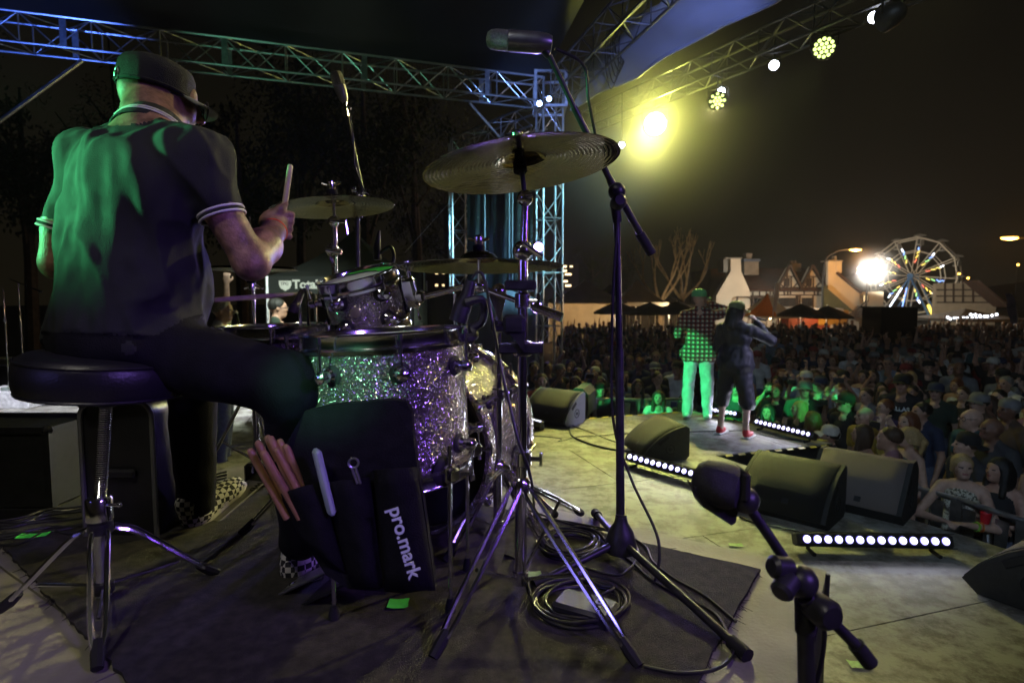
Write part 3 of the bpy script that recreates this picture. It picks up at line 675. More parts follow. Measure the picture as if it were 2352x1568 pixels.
# rack tom
RT = P(822, 638, 1.85); RAX = Vector((-0.20, -0.25, 1)).normalized()
rtom, rx, ry, _ = drum('rack_tom', 'small tilted glitter tom with green tape on its head', 'rack tom', RT - RAX*0.085, RAX, 0.124, 0.17, 6, -PI/2 - 0.30, True, lugfr=(0.25, 0.72))
mb = MB()
for (u0, u1, w) in ((-0.2, 1.0, 0.05), (0.9, 2.3, 0.045), (0.3, 1.5, 0.03)):
    pts_i = []; pts_o = []
    for k in range(8):
        a = PI/2 - 1.1 + (u0 + (u1 - u0)*k/7)*0.75; d = rx*math.cos(a) + ry*math.sin(a)
        pts_i.append(RT + d*(0.118 - w) + RAX*(0.0055 + 0.001*u0)); pts_o.append(RT + d*0.119 + RAX*(0.0055 + 0.001*u0))
    mb.sheet([pts_o, pts_i])
tp = mb.build('tape_strip', TAPEG, rtom, smooth=False); tag(tp, 'bright green tape stuck along the far rim of the head')
d = (Vector((0.45, -0.4, 0.9))); q = RT + (rx*0.95 + ry*0.25).normalized()*0.128
mb = MB(); mb.box(q - RAX*0.085 + rx*0.02, (0.05, 0.045, 0.10), basis(rx, ry, RAX), 0.01); mb.tube(q - RAX*0.06 + rx*.03, q + RAX*0.02 + rx*.035, 0.007, n=10); mb.tube(q - RAX*0.11 + rx*.03, q + rx*0.20 - RAX*0.10, 0.011, n=10)
mb.box(q + rx*0.05 - RAX*0.105, (.035, .05, .04), basis(rx, ry, RAX), .008); mb.build('mount_bracket', CHROME, rtom)
MB().lathe(RT - RAX*0.085 - ry*0.124, -ry, [(0.016, 0), (0.016, 0.002), (0.013, 0.003)], 20).build('badge', mat('badge_brass', (0.5, 0.45, 0.35), 0.4, 0.8, 0.1, 40), rtom)
# snare
SN = P(655, 756, 1.80)
snare, sx_, sy_, _ = drum('snare_drum', 'shallow snare drum just beyond the drummer\'s knee', 'snare drum', SN - Vector((0, 0, 0.07)), (-0.02, 0.0, 1), 0.176, 0.14, 8, 0.2, False, lugfr=(0.3, 0.6))
# ---- cymbals and stands
def cymbal(label, c, axis, R_, bell=0.055, name='cymbal', flip=False):
    x, y, ax = ortho(axis); t = thing(name, c, label, 'cymbal', 'cymbals of the drum kit'); h = R_*0.085
    prof = [(0.006, h + 0.030), (bell*0.35, h + 0.028), (bell*0.75, h + 0.018), (bell, h), (bell*1.12, h*0.93), (R_*0.4, h*0.78), (R_*0.65, h*0.52), (R_*0.85, h*0.24), (R_, 0.0)]
    full = prof + [(R_ - 0.001, -0.0012)] + [(max(r - 0.0006, 0.006), z - 0.0014) for r, z in prof[::-1]]
    MB().lathe(c - ax*h, ax, full, 96, caps=False).build('bronze_disc', CYM, t, angle=60)
    mb = MB(); mb.lathe(c + ax*0.028, ax, [(0.018, 0), (0.019, 0.012), (0.017, 0.016)], 16); mb.build('felt', BLACKCLOTH, t)
    mb = MB(); mb.lathe(c + ax*0.045, ax, [(0.012, 0), (0.014, 0.01), (0.014, 0.024), (0.008, 0.03)], 14)
    for s in (-1, 1): mb.tube(c + ax*0.058 + x*s*0.012, c + ax*0.066 + x*s*0.032, 0.005, n=8)
    mb.build('wing_nut', CHROME, t); return t
C1 = P(765, 466, 1.95); C2 = P(1195, 366, 1.51); C3 = P(1100, 597, 1.73); C4 = P(577, 618, 2.33)
cymbal('thin crash cymbal beyond the drumstick, tilted to the left', C1, (-0.085, 0.01, 1), 0.203)
cymbal('large crash cymbal with bright yellow reflections on its underside', C2, (-0.125, 0.05, 1), 0.256, 0.065)
cymbal('flat ride cymbal seen nearly edge on beside the black clip mic', C3, (-0.012, 0.03, 1), 0.254, 0.062)
cymbal('upper hi-hat cymbal behind the drummer\'s elbow', C4 + Vector((0, 0, 0.012)), (0, 0, 1), 0.178, 0.05, 'hi_hat_cymbal')
cymbal('lower hi-hat cymbal turned bell down on its stand', C4 - Vector((0, 0, 0.012)), (0.01, 0, -1), 0.178, 0.05, 'hi_hat_cymbal')
def leg_strap(t, top, bend, foot, w=0.012, sep=0.03, mat_=CHROME):
    d = foot - top; s = Vector((0, 0, 1)).cross(d).normalized(); o = []
    mb = MB()
    for k in (-1, 1):
        pts_ = [top + s*k*sep*0.45, top.lerp(bend, 0.25) + s*k*sep*0.5, bend + s*k*sep*0.5, bend.lerp(foot, 0.75) + s*k*sep*0.4, foot + s*k*sep*0.12]
        mb.path(curve(pts_, 3), [w*0.5]*13, 6)
    leg = mb.build('leg', mat_, t)
    dd = d.normalized(); f = foot + dd*0.035; f.z = max(f.z, 0.012)
    MB().path([foot - dd*0.03, foot, f], [0.011, 0.014, 0.012], 8).build('rubber_foot', RUBBER, leg)
    return leg
def tripod(t, c, ctop, feet, hub, mat_=CHROME, bendz=0.6):
    c = Vector(c)
    for f in feet:
        f = Vector(f); o = Vector((f.x - c.x, f.y - c.y, 0)); on = o.normalized()
        top = Vector((c.x, c.y, ctop)) + on*0.022; bend = Vector((c.x, c.y, 0)) + o*0.48; bend.z = ctop*0.60
        leg_strap(t, top, bend, f)
        a = Vector((c.x, c.y, hub)) + on*0.015; b_ = bend.lerp(f, 0.22)
        MB().path([a, b_], 0.005, 6).build('brace', mat_, t)
    MB().lathe((c.x, c.y, ctop - 0.02), (0, 0, 1), [(0.02, 0), (0.026, 0.005), (0.026, 0.035), (0.018, 0.045)], 16).build('collar', mat_, t)
    MB().lathe((c.x, c.y, hub - 0.015), (0, 0, 1), [(0.016, 0), (0.022, 0.004), (0.022, 0.03), (0.015, 0.034)], 16).build('hub', mat_, t)
def memlock(t, p, r=0.024):
    mb = MB(); mb.lathe(Vector(p) - Vector((0, 0, .02)), (0, 0, 1), [(r*.8, 0), (r, .004), (r, .036), (r*.8, .04)], 16); mb.tube(p, Vector(p) + Vector((r*1.9, -.01, 0)), 0.006, n=8); mb.box(Vector(p) + Vector((r*2.0, -.01, 0)), (.008, .008, .035)); mb.build('clamp', CHROME, t)
# stand of the large crash
B2 = Vector(P(1195, 1360, 1.46)); B2.z = 0.0
st = thing('cymbal_stand', B2, 'tall chrome stand of the large crash cymbal with spread double braced legs', 'cymbal stand', 'chrome cymbal stands')
def pz(px, py, D): return P(px, py, D)
MB().tube((B2.x, B2.y, 0.03), pz(1199, 1050, 1.46), 0.0155, n=16).build('lower_pole', CHROME, st)
MB().tube(pz(1199, 1052, 1.46), pz(1201, 600, 1.46), 0.0125, n=16).build('middle_pole', CHROME, st)
MB().tube(pz(1201, 602, 1.46), pz(1207, 475, 1.46), 0.0095, n=14).build('upper_pole', CHROME, st)
MB().tube(pz(1206, 460, 1.46), pz(1190, 306, 1.50), 0.0062, n=12).build('cymbal_rod', DARKMETAL, st)
mb = MB(); mb.ball(pz(1201, 576, 1.46), 0.027, 18, 12); mb.tube(pz(1201, 560, 1.44), pz(1245, 590, 1.44), 0.007, n=8); mb.build('tilter', CHROME, st)
mb = MB(); mb.ball(pz(1206, 455, 1.46), 0.021, 18, 12); mb.tube(pz(1206, 452, 1.45), pz(1226, 446, 1.43), 0.008, n=8); mb.build('tilter', CHROME, st)
mb = MB(); mb.lathe(pz(1196, 398, 1.48), (pz(1190, 306, 1.50) - pz(1206, 460, 1.46)), [(0.010, 0), (0.017, 0.004), (0.017, 0.03), (0.011, 0.042), (0.011, .06)], 14); mb.build('felt_sleeve', BLACKCLOTH, st)
for (py, r) in ((1052, .024), (690, .02), (800, .024)): memlock(st, pz(1200, py, 1.46), r)
for py in (655, 800):
    mb = MB(); mb.box(pz(1195, py, 1.445), (0.11 if py > 700 else .08, 0.03, 0.026), None, .004); mb.build('clamp', DARKMETAL, st)
mb = MB(); mb.box(pz(1180, 745, 1.44), (0.055, 0.05, 0.05), None, .008); mb.path([pz(1160, 745, 1.44), pz(1140, 742, 1.42)], .006, 8); mb.prism([pz(1165, 760, 1.42), pz(1205, 760, 1.42), pz(1205, 810, 1.42)], (0, .05, 0)); mb.build('clamp', DARKMETAL, st)
tripod(st, B2, 0.295, [Z(1012, 1478, 0.03), Z(1446, 1496, 0.03), Z(1330, 1175, 0.03)], 0.05)
# stand of the ride with its boom arm
B3 = Vector(P(1143, 1200, 1.80)); B3.z = 0.0
st = thing('cymbal_stand', B3, 'chrome boom stand of the ride cymbal right in front of the bass drum', 'cymbal stand', 'chrome cymbal stands')
MB().tube((B3.x, B3.y, .03), pz(1143, 900, 1.80), 0.0145, n=14).build('lower_pole', CHROME, st)
MB().tube(pz(1143, 902, 1.80), pz(1146, 668, 1.80), 0.0115, n=14).build('upper_pole', CHROME, st)
MB().tube(pz(1080, 652, 1.80), pz(1290, 728, 1.72), 0.0085, n=12).build('boom_arm', CHROME, st)
MB().tube(pz(1225, 704, 1.745), pz(1291, 729, 1.72), 0.0145, n=14).build('counterweight', CHROME, st)
MB().tube(pz(1101, 660, 1.76), pz(1100, 596, 1.73), 0.006, n=10).build('cymbal_rod', CHROME, st)
mb = MB(); mb.ball(pz(1146, 668, 1.80), 0.024, 14, 10); mb.ball(pz(1100, 655, 1.77), 0.022, 14, 10); mb.tube(pz(1120, 650, 1.76), pz(1075, 660, 1.76), .007, n=8); mb.prism([pz(1122, 675, 1.78), pz(1165, 675, 1.78), pz(1147, 740, 1.78)], (0, .02, 0)); mb.build('tilter', CHROME, st)
for py in (748, 845, 905): memlock(st, pz(1144, py, 1.80), .02)
MB().box(pz(1146, 748, 1.78), (.05, .03, .035), None, .005).build('clamp', DARKMETAL, st)
tripod(st, B3, 0.245, [Z(1035, 1270, .03), Z(1250, 1250, .03), Z(1190, 1150, .03)], 0.05)
# stand of the thin crash
B1 = Vector(P(775, 1100, 2.0)); B1.z = 0
st = thing('cymbal_stand', B1, 'chrome stand of the thin crash cymbal behind the small tom', 'cymbal stand', 'chrome cymbal stands')
MB().tube((B1.x, B1.y, .03), pz(770, 690, 2.0), 0.0125, n=12).build('lower_pole', CHROME, st)
MB().tube(pz(770, 692, 2.0), pz(767, 500, 1.96), 0.010, n=12).build('upper_pole', CHROME, st)
MB().tube(pz(767, 505, 1.96), pz(765, 425, 1.95), 0.0055, n=10).build('cymbal_rod', CHROME, st)
mb = MB(); mb.ball(pz(764, 575, 1.98), 0.024, 12, 8); mb.tube(pz(750, 573, 1.96), pz(784, 579, 1.96), .010, n=10); mb.path([pz(758, 590, 1.96), pz(768, 612, 1.96)], .006, 6); mb.build('tilter', CHROME, st)
mb = MB(); mb.ball(pz(767, 508, 1.96), 0.020, 12, 8); mb.tube(pz(760, 506, 1.94), pz(795, 508, 1.94), .007, n=8); mb.path([pz(793, 506, 1.94), pz(799, 538, 1.94)], .004, 6); mb.build('tilter', CHROME, st)
tripod(st, B1, 0.30, [B1 + Vector((-.25, -.16, .03)), B1 + Vector((.1, .26, .03)), B1 + Vector((.2, -.2, .03))], 0.05)
# hi-hat stand with pedal
HB = Vector((C4.x, C4.y, 0))
st = thing('hi_hat_stand', HB, 'chrome hi-hat stand with pedal under the drummer\'s left shoe', 'hi-hat stand')
MB().tube(HB + Vector((0, 0, .25)), HB + Vector((0, 0, .90)), 0.0105, n=12).build('pole', CHROME, st)
MB().tube(HB + Vector((0, 0, .05)), HB + Vector((0, 0, .56)), 0.015, n=12).build('lower_pole', CHROME, st)
MB().tube(HB + Vector((0, 0, .5)), HB + Vector((0, 0, 1.12)), 0.0035, n=8).build('pull_rod', CHROME, st)
mb = MB(); mb.lathe(HB + Vector((0, 0, .855)), (0, 0, 1), [(.012, 0), (.026, .008), (.027, .03), (.02, .036)], 16); mb.tube(HB + Vector((.01, 0, .86)), HB + Vector((.05, -.01, .83)), .006, n=8); mb.build('cup', CHROME, st)
for zz in (.56, .42): memlock(st, HB + Vector((0, 0, zz)), .022)
tripod(st, HB, 0.43, [HB + Vector((-.22, -.06, .03)), HB + Vector((.18, .18, .03)), HB + Vector((.17, -.17, .03))], 0.12)
mb = MB(); mb.box(HB + Vector((0, 0, .06)), (.09, .07, .10), None, .01); mb.build('pedal_frame', DARKMETAL, st)
pe0 = P(425, 1236, 1.86); pe1 = P(590, 1098, 2.16)
pd = (pe1 - pe0); sid = Vector((0, 0, 1)).cross(pd).normalized()
Rp = basis(sid, pd.normalized(), sid.cross(pd.normalized()))
pl = MB().box((pe0 + pe1)/2 + Vector((0, 0, -.012)), (.085, pd.length, .008), Rp, .003).build('footboard', mat('footboard', (.30, .29, .30), .4, .7, .1, 20), st, smooth=False)
M = Matrix.Translation((pe0.lerp(pe1, .80)) + Vector((0, 0, -.004)) + sid*-.02) @ Rp.to_4x4() @ Matrix.Rotation(PI/2, 4, 'Z'); text('dw', .045, M, PLASTIC, st, .0008)
MB().box(HB.lerp(Vector((pe0.x, pe0.y, 0)), .5) + Vector((0, 0, .008)), (.07, (HB - Vector((pe0.x, pe0.y, 0))).length, .008), Rp).build('base_plate', DARKMETAL, st)
for s in (-1, 1): MB().path([HB + sid*s*.03 + Vector((0, 0, .10)), pe1 + sid*s*.02 + Vector((0, 0, .02))], .004, 6).build('linkage', CHROME, st)
# bass drum pedal with the right shoe
pk = thing('kick_pedal', Z(720, 1330), 'chrome bass drum pedal under the drummer\'s right shoe', 'drum pedal')
h0 = Z(668, 1345, .01); h1 = Z(790, 1285, .10)
pd2 = h1 - h0; s2 = Vector((0, 0, 1)).cross(pd2).normalized(); R2 = basis(s2, pd2.normalized(), s2.cross(pd2.normalized()))
MB().box((h0 + h1)/2, (.10, pd2.length*1.15, .008), R2, .003).build('footboard', STEEL, pk, smooth=False)
MB().box(Vector(((h0 + h1)/2).to_tuple()[:2] + (.006,)), (.16, .34, .006), R2).build('base_plate', DARKMETAL, pk)
for s in (-1, 1):
    a = Z(632, 1215, .0) + Vector((s*.03, .05, 0)); MB().path(curve([a, a + Vector((.0, 0, .10)), a + Vector((-.01*s, 0, .22))], 4), .007, 8).build('post', CHROME, pk)
a = Z(632, 1215, .0) + Vector((0, .05, .22)); MB().tube(a - Vector((.05, 0, 0)), a + Vector((.05, 0, 0)), .009, n=8).build('axle', CHROME, pk)
MB().path([a, a + Vector((.10, .12, .10))], .004, 6).build('beater_rod', CHROME, pk); MB().ball(a + Vector((.11, .13, .11)), .025, 10, 8).build('beater', WHITE, pk)
MB().path(curve([Z(668, 1352, .012), Z(672, 1338, .02), Z(735, 1333, .03), Z(740, 1318, .05)], 4), .003, 6).build('spring_wire', CHROME, pk)
# ---- drum throne
TC = Z(240, 1392); TC.z = 0
th = thing('drum_throne', TC, 'round black vinyl drum stool on a threaded post and tripod', 'drum stool')
seatc = P(246, 862, TC.y + 0.01)
x_, y_, sa = ortho((0.075, 0.0, 1)); mb = MB(); R_ = 0.186
mb.lathe(seatc - sa*0.042, sa, [(0.02, -0.004), (R_*0.86, -0.004), (R_*0.94, 0.0), (R_*0.985, 0.015), (R_, 0.045), (R_*0.99, 0.070), (R_*0.95, 0.088), (R_*0.86, 0.097), (R_*0.5, 0.101), (0.002, 0.101)], 64)
seat = mb.build('seat', VINYL, th, angle=60)
MB().torus(seatc + sa*0.040, sa, R_*0.975, 0.0035, 64, 6).build('piping', VINYL, seat)
MB().torus(seatc - sa*0.038, sa, R_*0.955, 0.004, 64, 6).build('piping', VINYL, seat)
bt = Vector((TC.x, TC.y, .40)); tp_ = seatc - sa*.045
mb = MB(); mb.tube(Vector((TC.x, TC.y, .23)), tp_, .0125, n=14)
for k in range(54):
    a = Vector((TC.x, TC.y, .25)).lerp(tp_, k/54.0); mb.torus(a, (.02, .02, 1), .0128, .0022, 14, 5)
mb.build('threaded_post', CHROME, th)
mb = MB(); mb.lathe(tp_ - Vector((0, 0, .035)), (0, 0, 1), [(.016, 0), (.024, .004), (.024, .032), (.06, .036)], 16); mb.path(curve([tp_ + Vector((-.02, -.01, -.015)), tp_ + Vector((-.045, -.02, -.02)), tp_ + Vector((-.05, -.02, -.03))], 3), .008, 8); mb.build('seat_clamp', DARKMETAL, th)
mb = MB(); mb.lathe(Vector((TC.x, TC.y, .225)), (0, 0, 1), [(.026, 0), (.030, .004), (.030, .055), (.026, .062)], 20); mb.tube((TC.x + .02, TC.y - .01, .27), (TC.x + .062, TC.y - .02, .272), .004, n=8); mb.ball((TC.x + .065, TC.y - .02, .273), .007, 8, 6); mb.build('collar', CHROME, th)
MB().tube((TC.x, TC.y, .03), (TC.x, TC.y, .235), .0165, n=16).build('lower_tube', STEEL, th)
for f in (Z(22, 1382, .03), Z(476, 1306, .03), Z(224, 1500, .03)):
    on = Vector((f.x - TC.x, f.y - TC.y, 0)); top = Vector((TC.x, TC.y, .205)) + on.normalized()*.03
    bend = Vector((TC.x, TC.y, 0)) + on*.34; bend.z = .178
    leg_strap(th, top, bend, f, .012, .034)
    MB().path([Vector((TC.x, TC.y, .055)), Vector((TC.x, TC.y, 0)) + on*.72 + Vector((0, 0, .07))], .0045, 6).build('brace', CHROME, th)
MB().lathe((TC.x, TC.y, .19), (0, 0, 1), [(.02, 0), (.028, .004), (.028, .03), (.02, .034)], 16).build('hub', DARKMETAL, th)
MB().lathe((TC.x, TC.y, .035), (0, 0, 1), [(.016, 0), (.024, .003), (.024, .03), (.016, .034)], 16).build('hub', DARKMETAL, th)
# ---- stick bag hung on the floor tom
bg = thing('stick_bag', P(820, 1350, 1.25), 'open black stick bag hung on the floor tom with white lettering', 'stick bag')
BD = 1.235
outline = [(700, 944), (760, 930), (900, 918), (932, 922), (945, 945), (950, 1010), (958, 1070), (972, 1150), (1000, 1352), (930, 1362), (800, 1352), (748, 1320), (690, 1230), (640, 1130), (632, 1060), (668, 1000)]
mb = MB(); mb.prism([P(px, py, BD + (0.015 if py < 1000 else 0.0) - 0.02*(py - 1000)/350) for px, py in outline], (0, .028, 0)); mb.build('back_panel', BLACKCLOTH, bg, smooth=False)
pk1 = [(640, 1135), (735, 1105), (800, 1320), (770, 1345), (690, 1240)]; pk2 = [(742, 1110), (850, 1095), (880, 1350), (806, 1345)]; pk3 = [(856, 1080), (958, 1072), (1000, 1356), (884, 1356)]
for q, pk_ in enumerate((pk1, pk2, pk3)):
    mb = MB(); N_ = 9; rows = []
    a, b_ = pk_[0], pk_[1]; c_, d_ = (pk_[2], pk_[3]) if len(pk_) == 4 else (pk_[2], pk_[4])
    for i in range(N_):
        u = i/(N_ - 1); row = []
        for j in range(8):
            v = j/7; lx = a[0] + (d_[0] - a[0])*v; ly = a[1] + (d_[1] - a[1])*v; rx_ = b_[0] + (c_[0] - b_[0])*v; ry_ = b_[1] + (c_[1] - b_[1])*v
            row.append(P(lx + (rx_ - lx)*u, ly + (ry_ - ly)*u, BD - 0.020*(ly - 1000)/350 - 0.006 - 0.045*math.sin(PI*u)*(1 - 0.55*v) - .004*math.sin(7*u + 5*v)))
        rows.append(row)
    mb.sheet(rows); o = mb.build('pocket', BLACKCLOTH, bg)
    mo = o.modifiers.new('thickness', 'SOLIDIFY'); mo.thickness = 0.004
Pm0 = P(893, 1168, BD - .075); Pm1 = P(936, 1318, BD - .085)
ld = (Pm1 - Pm0).normalized(); LETT = mat('white_print', (.62, .68, .70), .7, 0, .12, 60)
M = frame4(Pm0 + Vector((0.0, 0, 0)), ld, Vector((1, 0.10, .1))); text('pro.mark', .041, M, LETT, bg, .0012, bold=.0006)
WOOD = mat('stick_wood', (.36, .19, .085), .45, 0, .25, 30, .05, 120)
# sticks sit in the pocket: things of their own
k = 0
for (x0, y0, x1, y1, dd) in ((572, 1030, 660, 1150, 0), (590, 1012, 672, 1140, .02), (603, 1035, 690, 1150, -.02), (620, 1002, 690, 1130, .03), (612, 1000, 700, 1140, .05), (640, 1008, 705, 1120, .04), (632, 1028, 712, 1140, 0.0), (655, 1020, 715, 1130, .035)):
    a = P(x0, y0, BD - .035 + dd); b_ = P(x1, y1 + 40, BD - .02 + dd*.4)
    mb = MB(); dn = (b_ - a).normalized(); mb.path([a, a + dn*.003, a + dn*.009, a + dn*.02, b_], [.004, .0068, .0080, .0083, .0082], 12)
    o = mb.build('drumstick', WOOD); tag(o, 'wooden drumstick standing butt up in the black stick bag pocket', 'drumstick', 'drumsticks in the stick bag'); k += 1
bru = thing('wire_brush', P(735, 1105, BD - .03), 'pale flat brush handle standing in the middle pocket', 'brush')
a = P(726, 1032, BD - .045); b_ = P(762, 1180, BD - .03); R_b = look(b_ - a)
MB().box((a + b_)/2, (.034, (b_ - a).length, .016), R_b, .005).build('handle', mat('pale_plastic', (.45, .55, .52), .5, 0, .1, 20), bru)
ky_ = thing('drum_key', P(815, 1080, BD - .05), 'small looped metal drum key sticking out of the bag', 'drum key')
mb = MB(); c0 = P(812, 1063, BD - .055); mb.torus(c0, (0.3, -1, .1), .010, .0025, 16, 6); mb.path([c0 + Vector((.004, 0, -.010)), P(828, 1110, BD - .05)], .0028, 6); mb.path([c0 + Vector((-.004, 0, -.010)), P(821, 1110, BD - .05)], .0028, 6); mb.build('loop', STEEL, ky_)
# ---- microphones and stands
def mic_stand_base(t, c, feet, r=.010):
    for f in feet: 
        leg = MB().tube(Vector(c) + (Vector(f) - Vector(c)).normalized()*.03, f, r, n=10).build('leg', DARKMETAL, t)
        d = (Vector(f) - Vector(c)).normalized(); MB().path([Vector(f) - d*.03, Vector(f) + d*.02], [r*1.5, r*1.6], 10).build('rubber_foot', RUBBER, leg)
s2c = Z(1425, 1298)
st = thing('boom_mic_stand', s2c, 'tall black boom stand reaching over the kit to the overhead mic', 'mic stand', 'microphone stands')
top = P(1416, 445, 1.67)
MB().tube(s2c + Vector((0, 0, .05)), P(1423, 800, 1.67), .0125, n=14).build('lower_pole', DARKMETAL, st)
MB().tube(P(1423, 805, 1.67), top, .0095, n=14).build('upper_pole', DARKMETAL, st)
mb = MB(); mb.lathe(s2c + Vector((0, 0, .045)), (0, 0, 1), [(.046, 0), (.047, .02), (.036, .06), (.02, .085), (.016, .11)], 18); mb.build('base_hub', DARKMETAL, st)
MB().tube(s2c + Vector((0, 0, .11)), s2c + Vector((0, 0, .15)), .017, n=12).build('ring', CHROME, st)
mic_stand_base(st, s2c + Vector((0, 0, .075)), [Z(1702, 1492, .016), Z(1240, 1335, .016), Z(1370, 1180, .016)], .0105)
boom_a = P(1262, 128, 1.58); boom_b = P(1497, 582, 1.72)
MB().tube(boom_a, P(1320, 250, 1.6), .0075, n=12).build('boom', DARKMETAL, st); MB().tube(P(1318, 246, 1.6), P(1405, 420, 1.66), .0095, n=12).build('boom', DARKMETAL, st)
MB().tube(P(1400, 410, 1.66), boom_b, .0105, n=12).build('boom', DARKMETAL, st); MB().tube(boom_b.lerp(top, .35), boom_b, .0145, n=12).build('counterweight', RUBBER, st)
mb = MB(); mb.ball(P(1417, 440, 1.66), .026, 14, 10); mb.lathe(P(1420, 465, 1.65), (0, -1, .1), [(.022, -.02), (.022, .02), (.014, .03)], 14); mb.tube(P(1413, 470, 1.66), P(1418, 510, 1.67), .014, n=12); mb.build('clutch', DARKMETAL, st)
MB().path(curve([P(1275, 112, 1.57), P(1340, 150, 1.6), P(1352, 230, 1.62), P(1372, 330, 1.66), P(1398, 420, 1.66), P(1418, 480, 1.655), P(1407, 700, 1.655), P(1408, 960, 1.66), P(1450, 1100, 1.63), P(1512, 1240, 1.55), P(1500, 1345, 1.5), Z(1475, 1330)], 8), .0042, 8).build('cable', CABLEM, st)
mic = thing('overhead_mic', P(1190, 92, 1.58), 'large silver condenser mic lying level at the end of the boom', 'microphone')
ma = P(1117, 90, 1.58); mb_ = P(1268, 101, 1.58); dm = (mb_ - ma).normalized(); L = (mb_ - ma).length
mb = MB(); mb.lathe(ma + dm*L*.34, dm, [(.027, 0), (.0275, L*.02), (.0275, L*.45), (.024, L*.60), (.019, L*.655), (.010, L*.66)], 24); mb.build('body', mat('mic_grey', (.22, .22, .23), .35, .8, .1, 30), mic)
mb = MB(); mb.lathe(ma, dm, [(.006, 0), (.017, .003), (.024, .012), (.0265, .026), (.0265, L*.33)], 24); mb.build('grille', mat('mic_mesh', (.28, .28, .26), .45, .9, .3, 220, .6, 900), mic)
mb = MB(); mb.path([mb_ - dm*.035, mb_ - dm*.01 + Vector((0, 0, -.03)), boom_a], [.012, .011, .009], 10); mb.build('clip', DARKMETAL, mic)
# overhead mic one
st = thing('boom_mic_stand', P(822, 1000, 2.35), 'slim stand holding the upright silver mic behind the thin crash', 'mic stand', 'microphone stands')
b0 = P(822, 1000, 2.35); b0.z = 0.02
MB().tube(b0, P(821, 470, 2.35), .0095, n=12).build('pole', DARKMETAL, st); MB().tube(P(833, 445, 2.33), P(796, 262, 2.3), .0080, n=10).build('boom', DARKMETAL, st)
MB().tube(P(828, 500, 2.33), P(838, 452, 2.33), .0085, n=10).build('boom_tail', DARKMETAL, st)
mb = MB(); mb.ball(P(828, 452, 2.33), .02, 10, 8); mb.torus(P(838, 452, 2.32), (0.2, -1, 0), .018, .003, 14, 6); mb.ball(P(812, 435, 2.33), .012, 8, 6); mb.build('clutch', CHROME, st)
MB().path(curve([P(800, 245, 2.28), P(812, 320, 2.29), P(815, 380, 2.3), P(838, 440, 2.3)], 6), .003, 6).build('cable', CABLEM, st)
mic_stand_base(st, b0 + Vector((0, 0, .08)), [b0 + Vector((-.3, -.1, 0)), b0 + Vector((.1, .3, 0)), b0 + Vector((.2, -.25, 0))], .009)
mic = thing('overhead_mic', P(780, 200, 2.3), 'upright silver side address mic above the thin crash cymbal', 'microphone')
ma = P(770, 166, 2.3); mb_ = P(792, 236, 2.3); dm = (mb_ - ma).normalized(); L = (mb_ - ma).length
mb = MB(); mb.lathe(ma + dm*L*.48, dm, [(.0245, 0), (.024, L*.05), (.018, L*.40), (.010, L*.52)], 20); mb.build('body', mat('mic_silver', (.42, .42, .42), .35, .7, .1, 30), mic)
mb = MB(); mb.lathe(ma, dm, [(.012, 0), (.022, .004), (.025, .014), (.025, L*.47)], 20); mb.build('grille', MATS['mic_mesh'], mic)
mb = MB(); mb.tube(mb_, P(797, 268, 2.3), .009, n=8); mb.tube(P(797, 245, 2.28), P(806, 250, 2.28), .006, n=8); mb.build('clip', CHROME, mic)
# small black mic on the rack tom rim
mic = thing('tom_mic', P(868, 575, 1.98), 'small black clip mic standing above the small tom rim', 'microphone', 'drum mics')
mb = MB(); mb.path([P(867, 597, 1.98), P(866, 572, 1.98), P(868, 548, 1.98), P(871, 530, 1.98)], [.013, .014, .009, .004], 12); mb.build('body', PLASTIC, mic)
mb = MB(); mb.path(curve([P(870, 583, 1.98), P(885, 572, 1.98), P(898, 568, 1.98), P(905, 590, 1.98), P(897, 618, 1.97)], 5), .007, 8); mb.build('clip', PLASTIC, mic)
# big black mic on a clip at the floor tom
mic = thing('tom_mic', P(1065, 710, 1.50), 'long black mic hanging in a clip between floor tom and ride', 'microphone', 'drum mics')
mb = MB(); mb.path([P(1082, 645, 1.5), P(1074, 675, 1.5), P(1062, 705, 1.5), P(1052, 738, 1.5)], [.014, .017, .024, .024], 16); mb.build('body', PLASTIC, mic)
mb = MB(); mb.path(curve([P(1070, 695, 1.48), P(1105, 688, 1.48), P(1112, 715, 1.5), P(1105, 740, 1.5), P(1085, 755, 1.5), P(1090, 770, 1.49), P(1075, 778, 1.48), P(1060, 775, 1.48)], 5), [.012]*36, 8); mb.build('clip', PLASTIC, mic)
MB().path(curve([P(1084, 640, 1.5), P(1098, 625, 1.5), P(1112, 640, 1.5), P(1128, 720, 1.47), P(1150, 840, 1.46), P(1172, 935, 1.45), P(1190, 1010, 1.43), P(1215, 1080, 1.44), P(1225, 1140, 1.5), Z(1228, 1200)], 8), .004, 8).build('cable', CABLEM, mic)
# snare mic
mic = thing('snare_mic', P(687, 690, 1.82), 'dark dynamic mic pointing down at the snare', 'microphone', 'drum mics')
mb = MB(); mb.path([P(672, 716, 1.8), P(676, 706, 1.8), P(681, 698, 1.82), P(694, 668, 1.86)], [.014, .016, .013, .010], 14); mb.build('body', mat('mic_dark', (.10, .09, .07), .35, .6, .1, 30), mic)
MB().path(curve([P(694, 668, 1.86), P(700, 664, 1.86), P(706, 690, 1.86), P(708, 740, 1.84), P(708, 790, 1.84)], 6), .004, 8).build('cable', CABLEM, mic)
MB().path([P(688, 690, 1.85), P(692, 760, 1.86), P(692, 1000, 1.9)], .006, 8).build('stand', CHROME, mic)
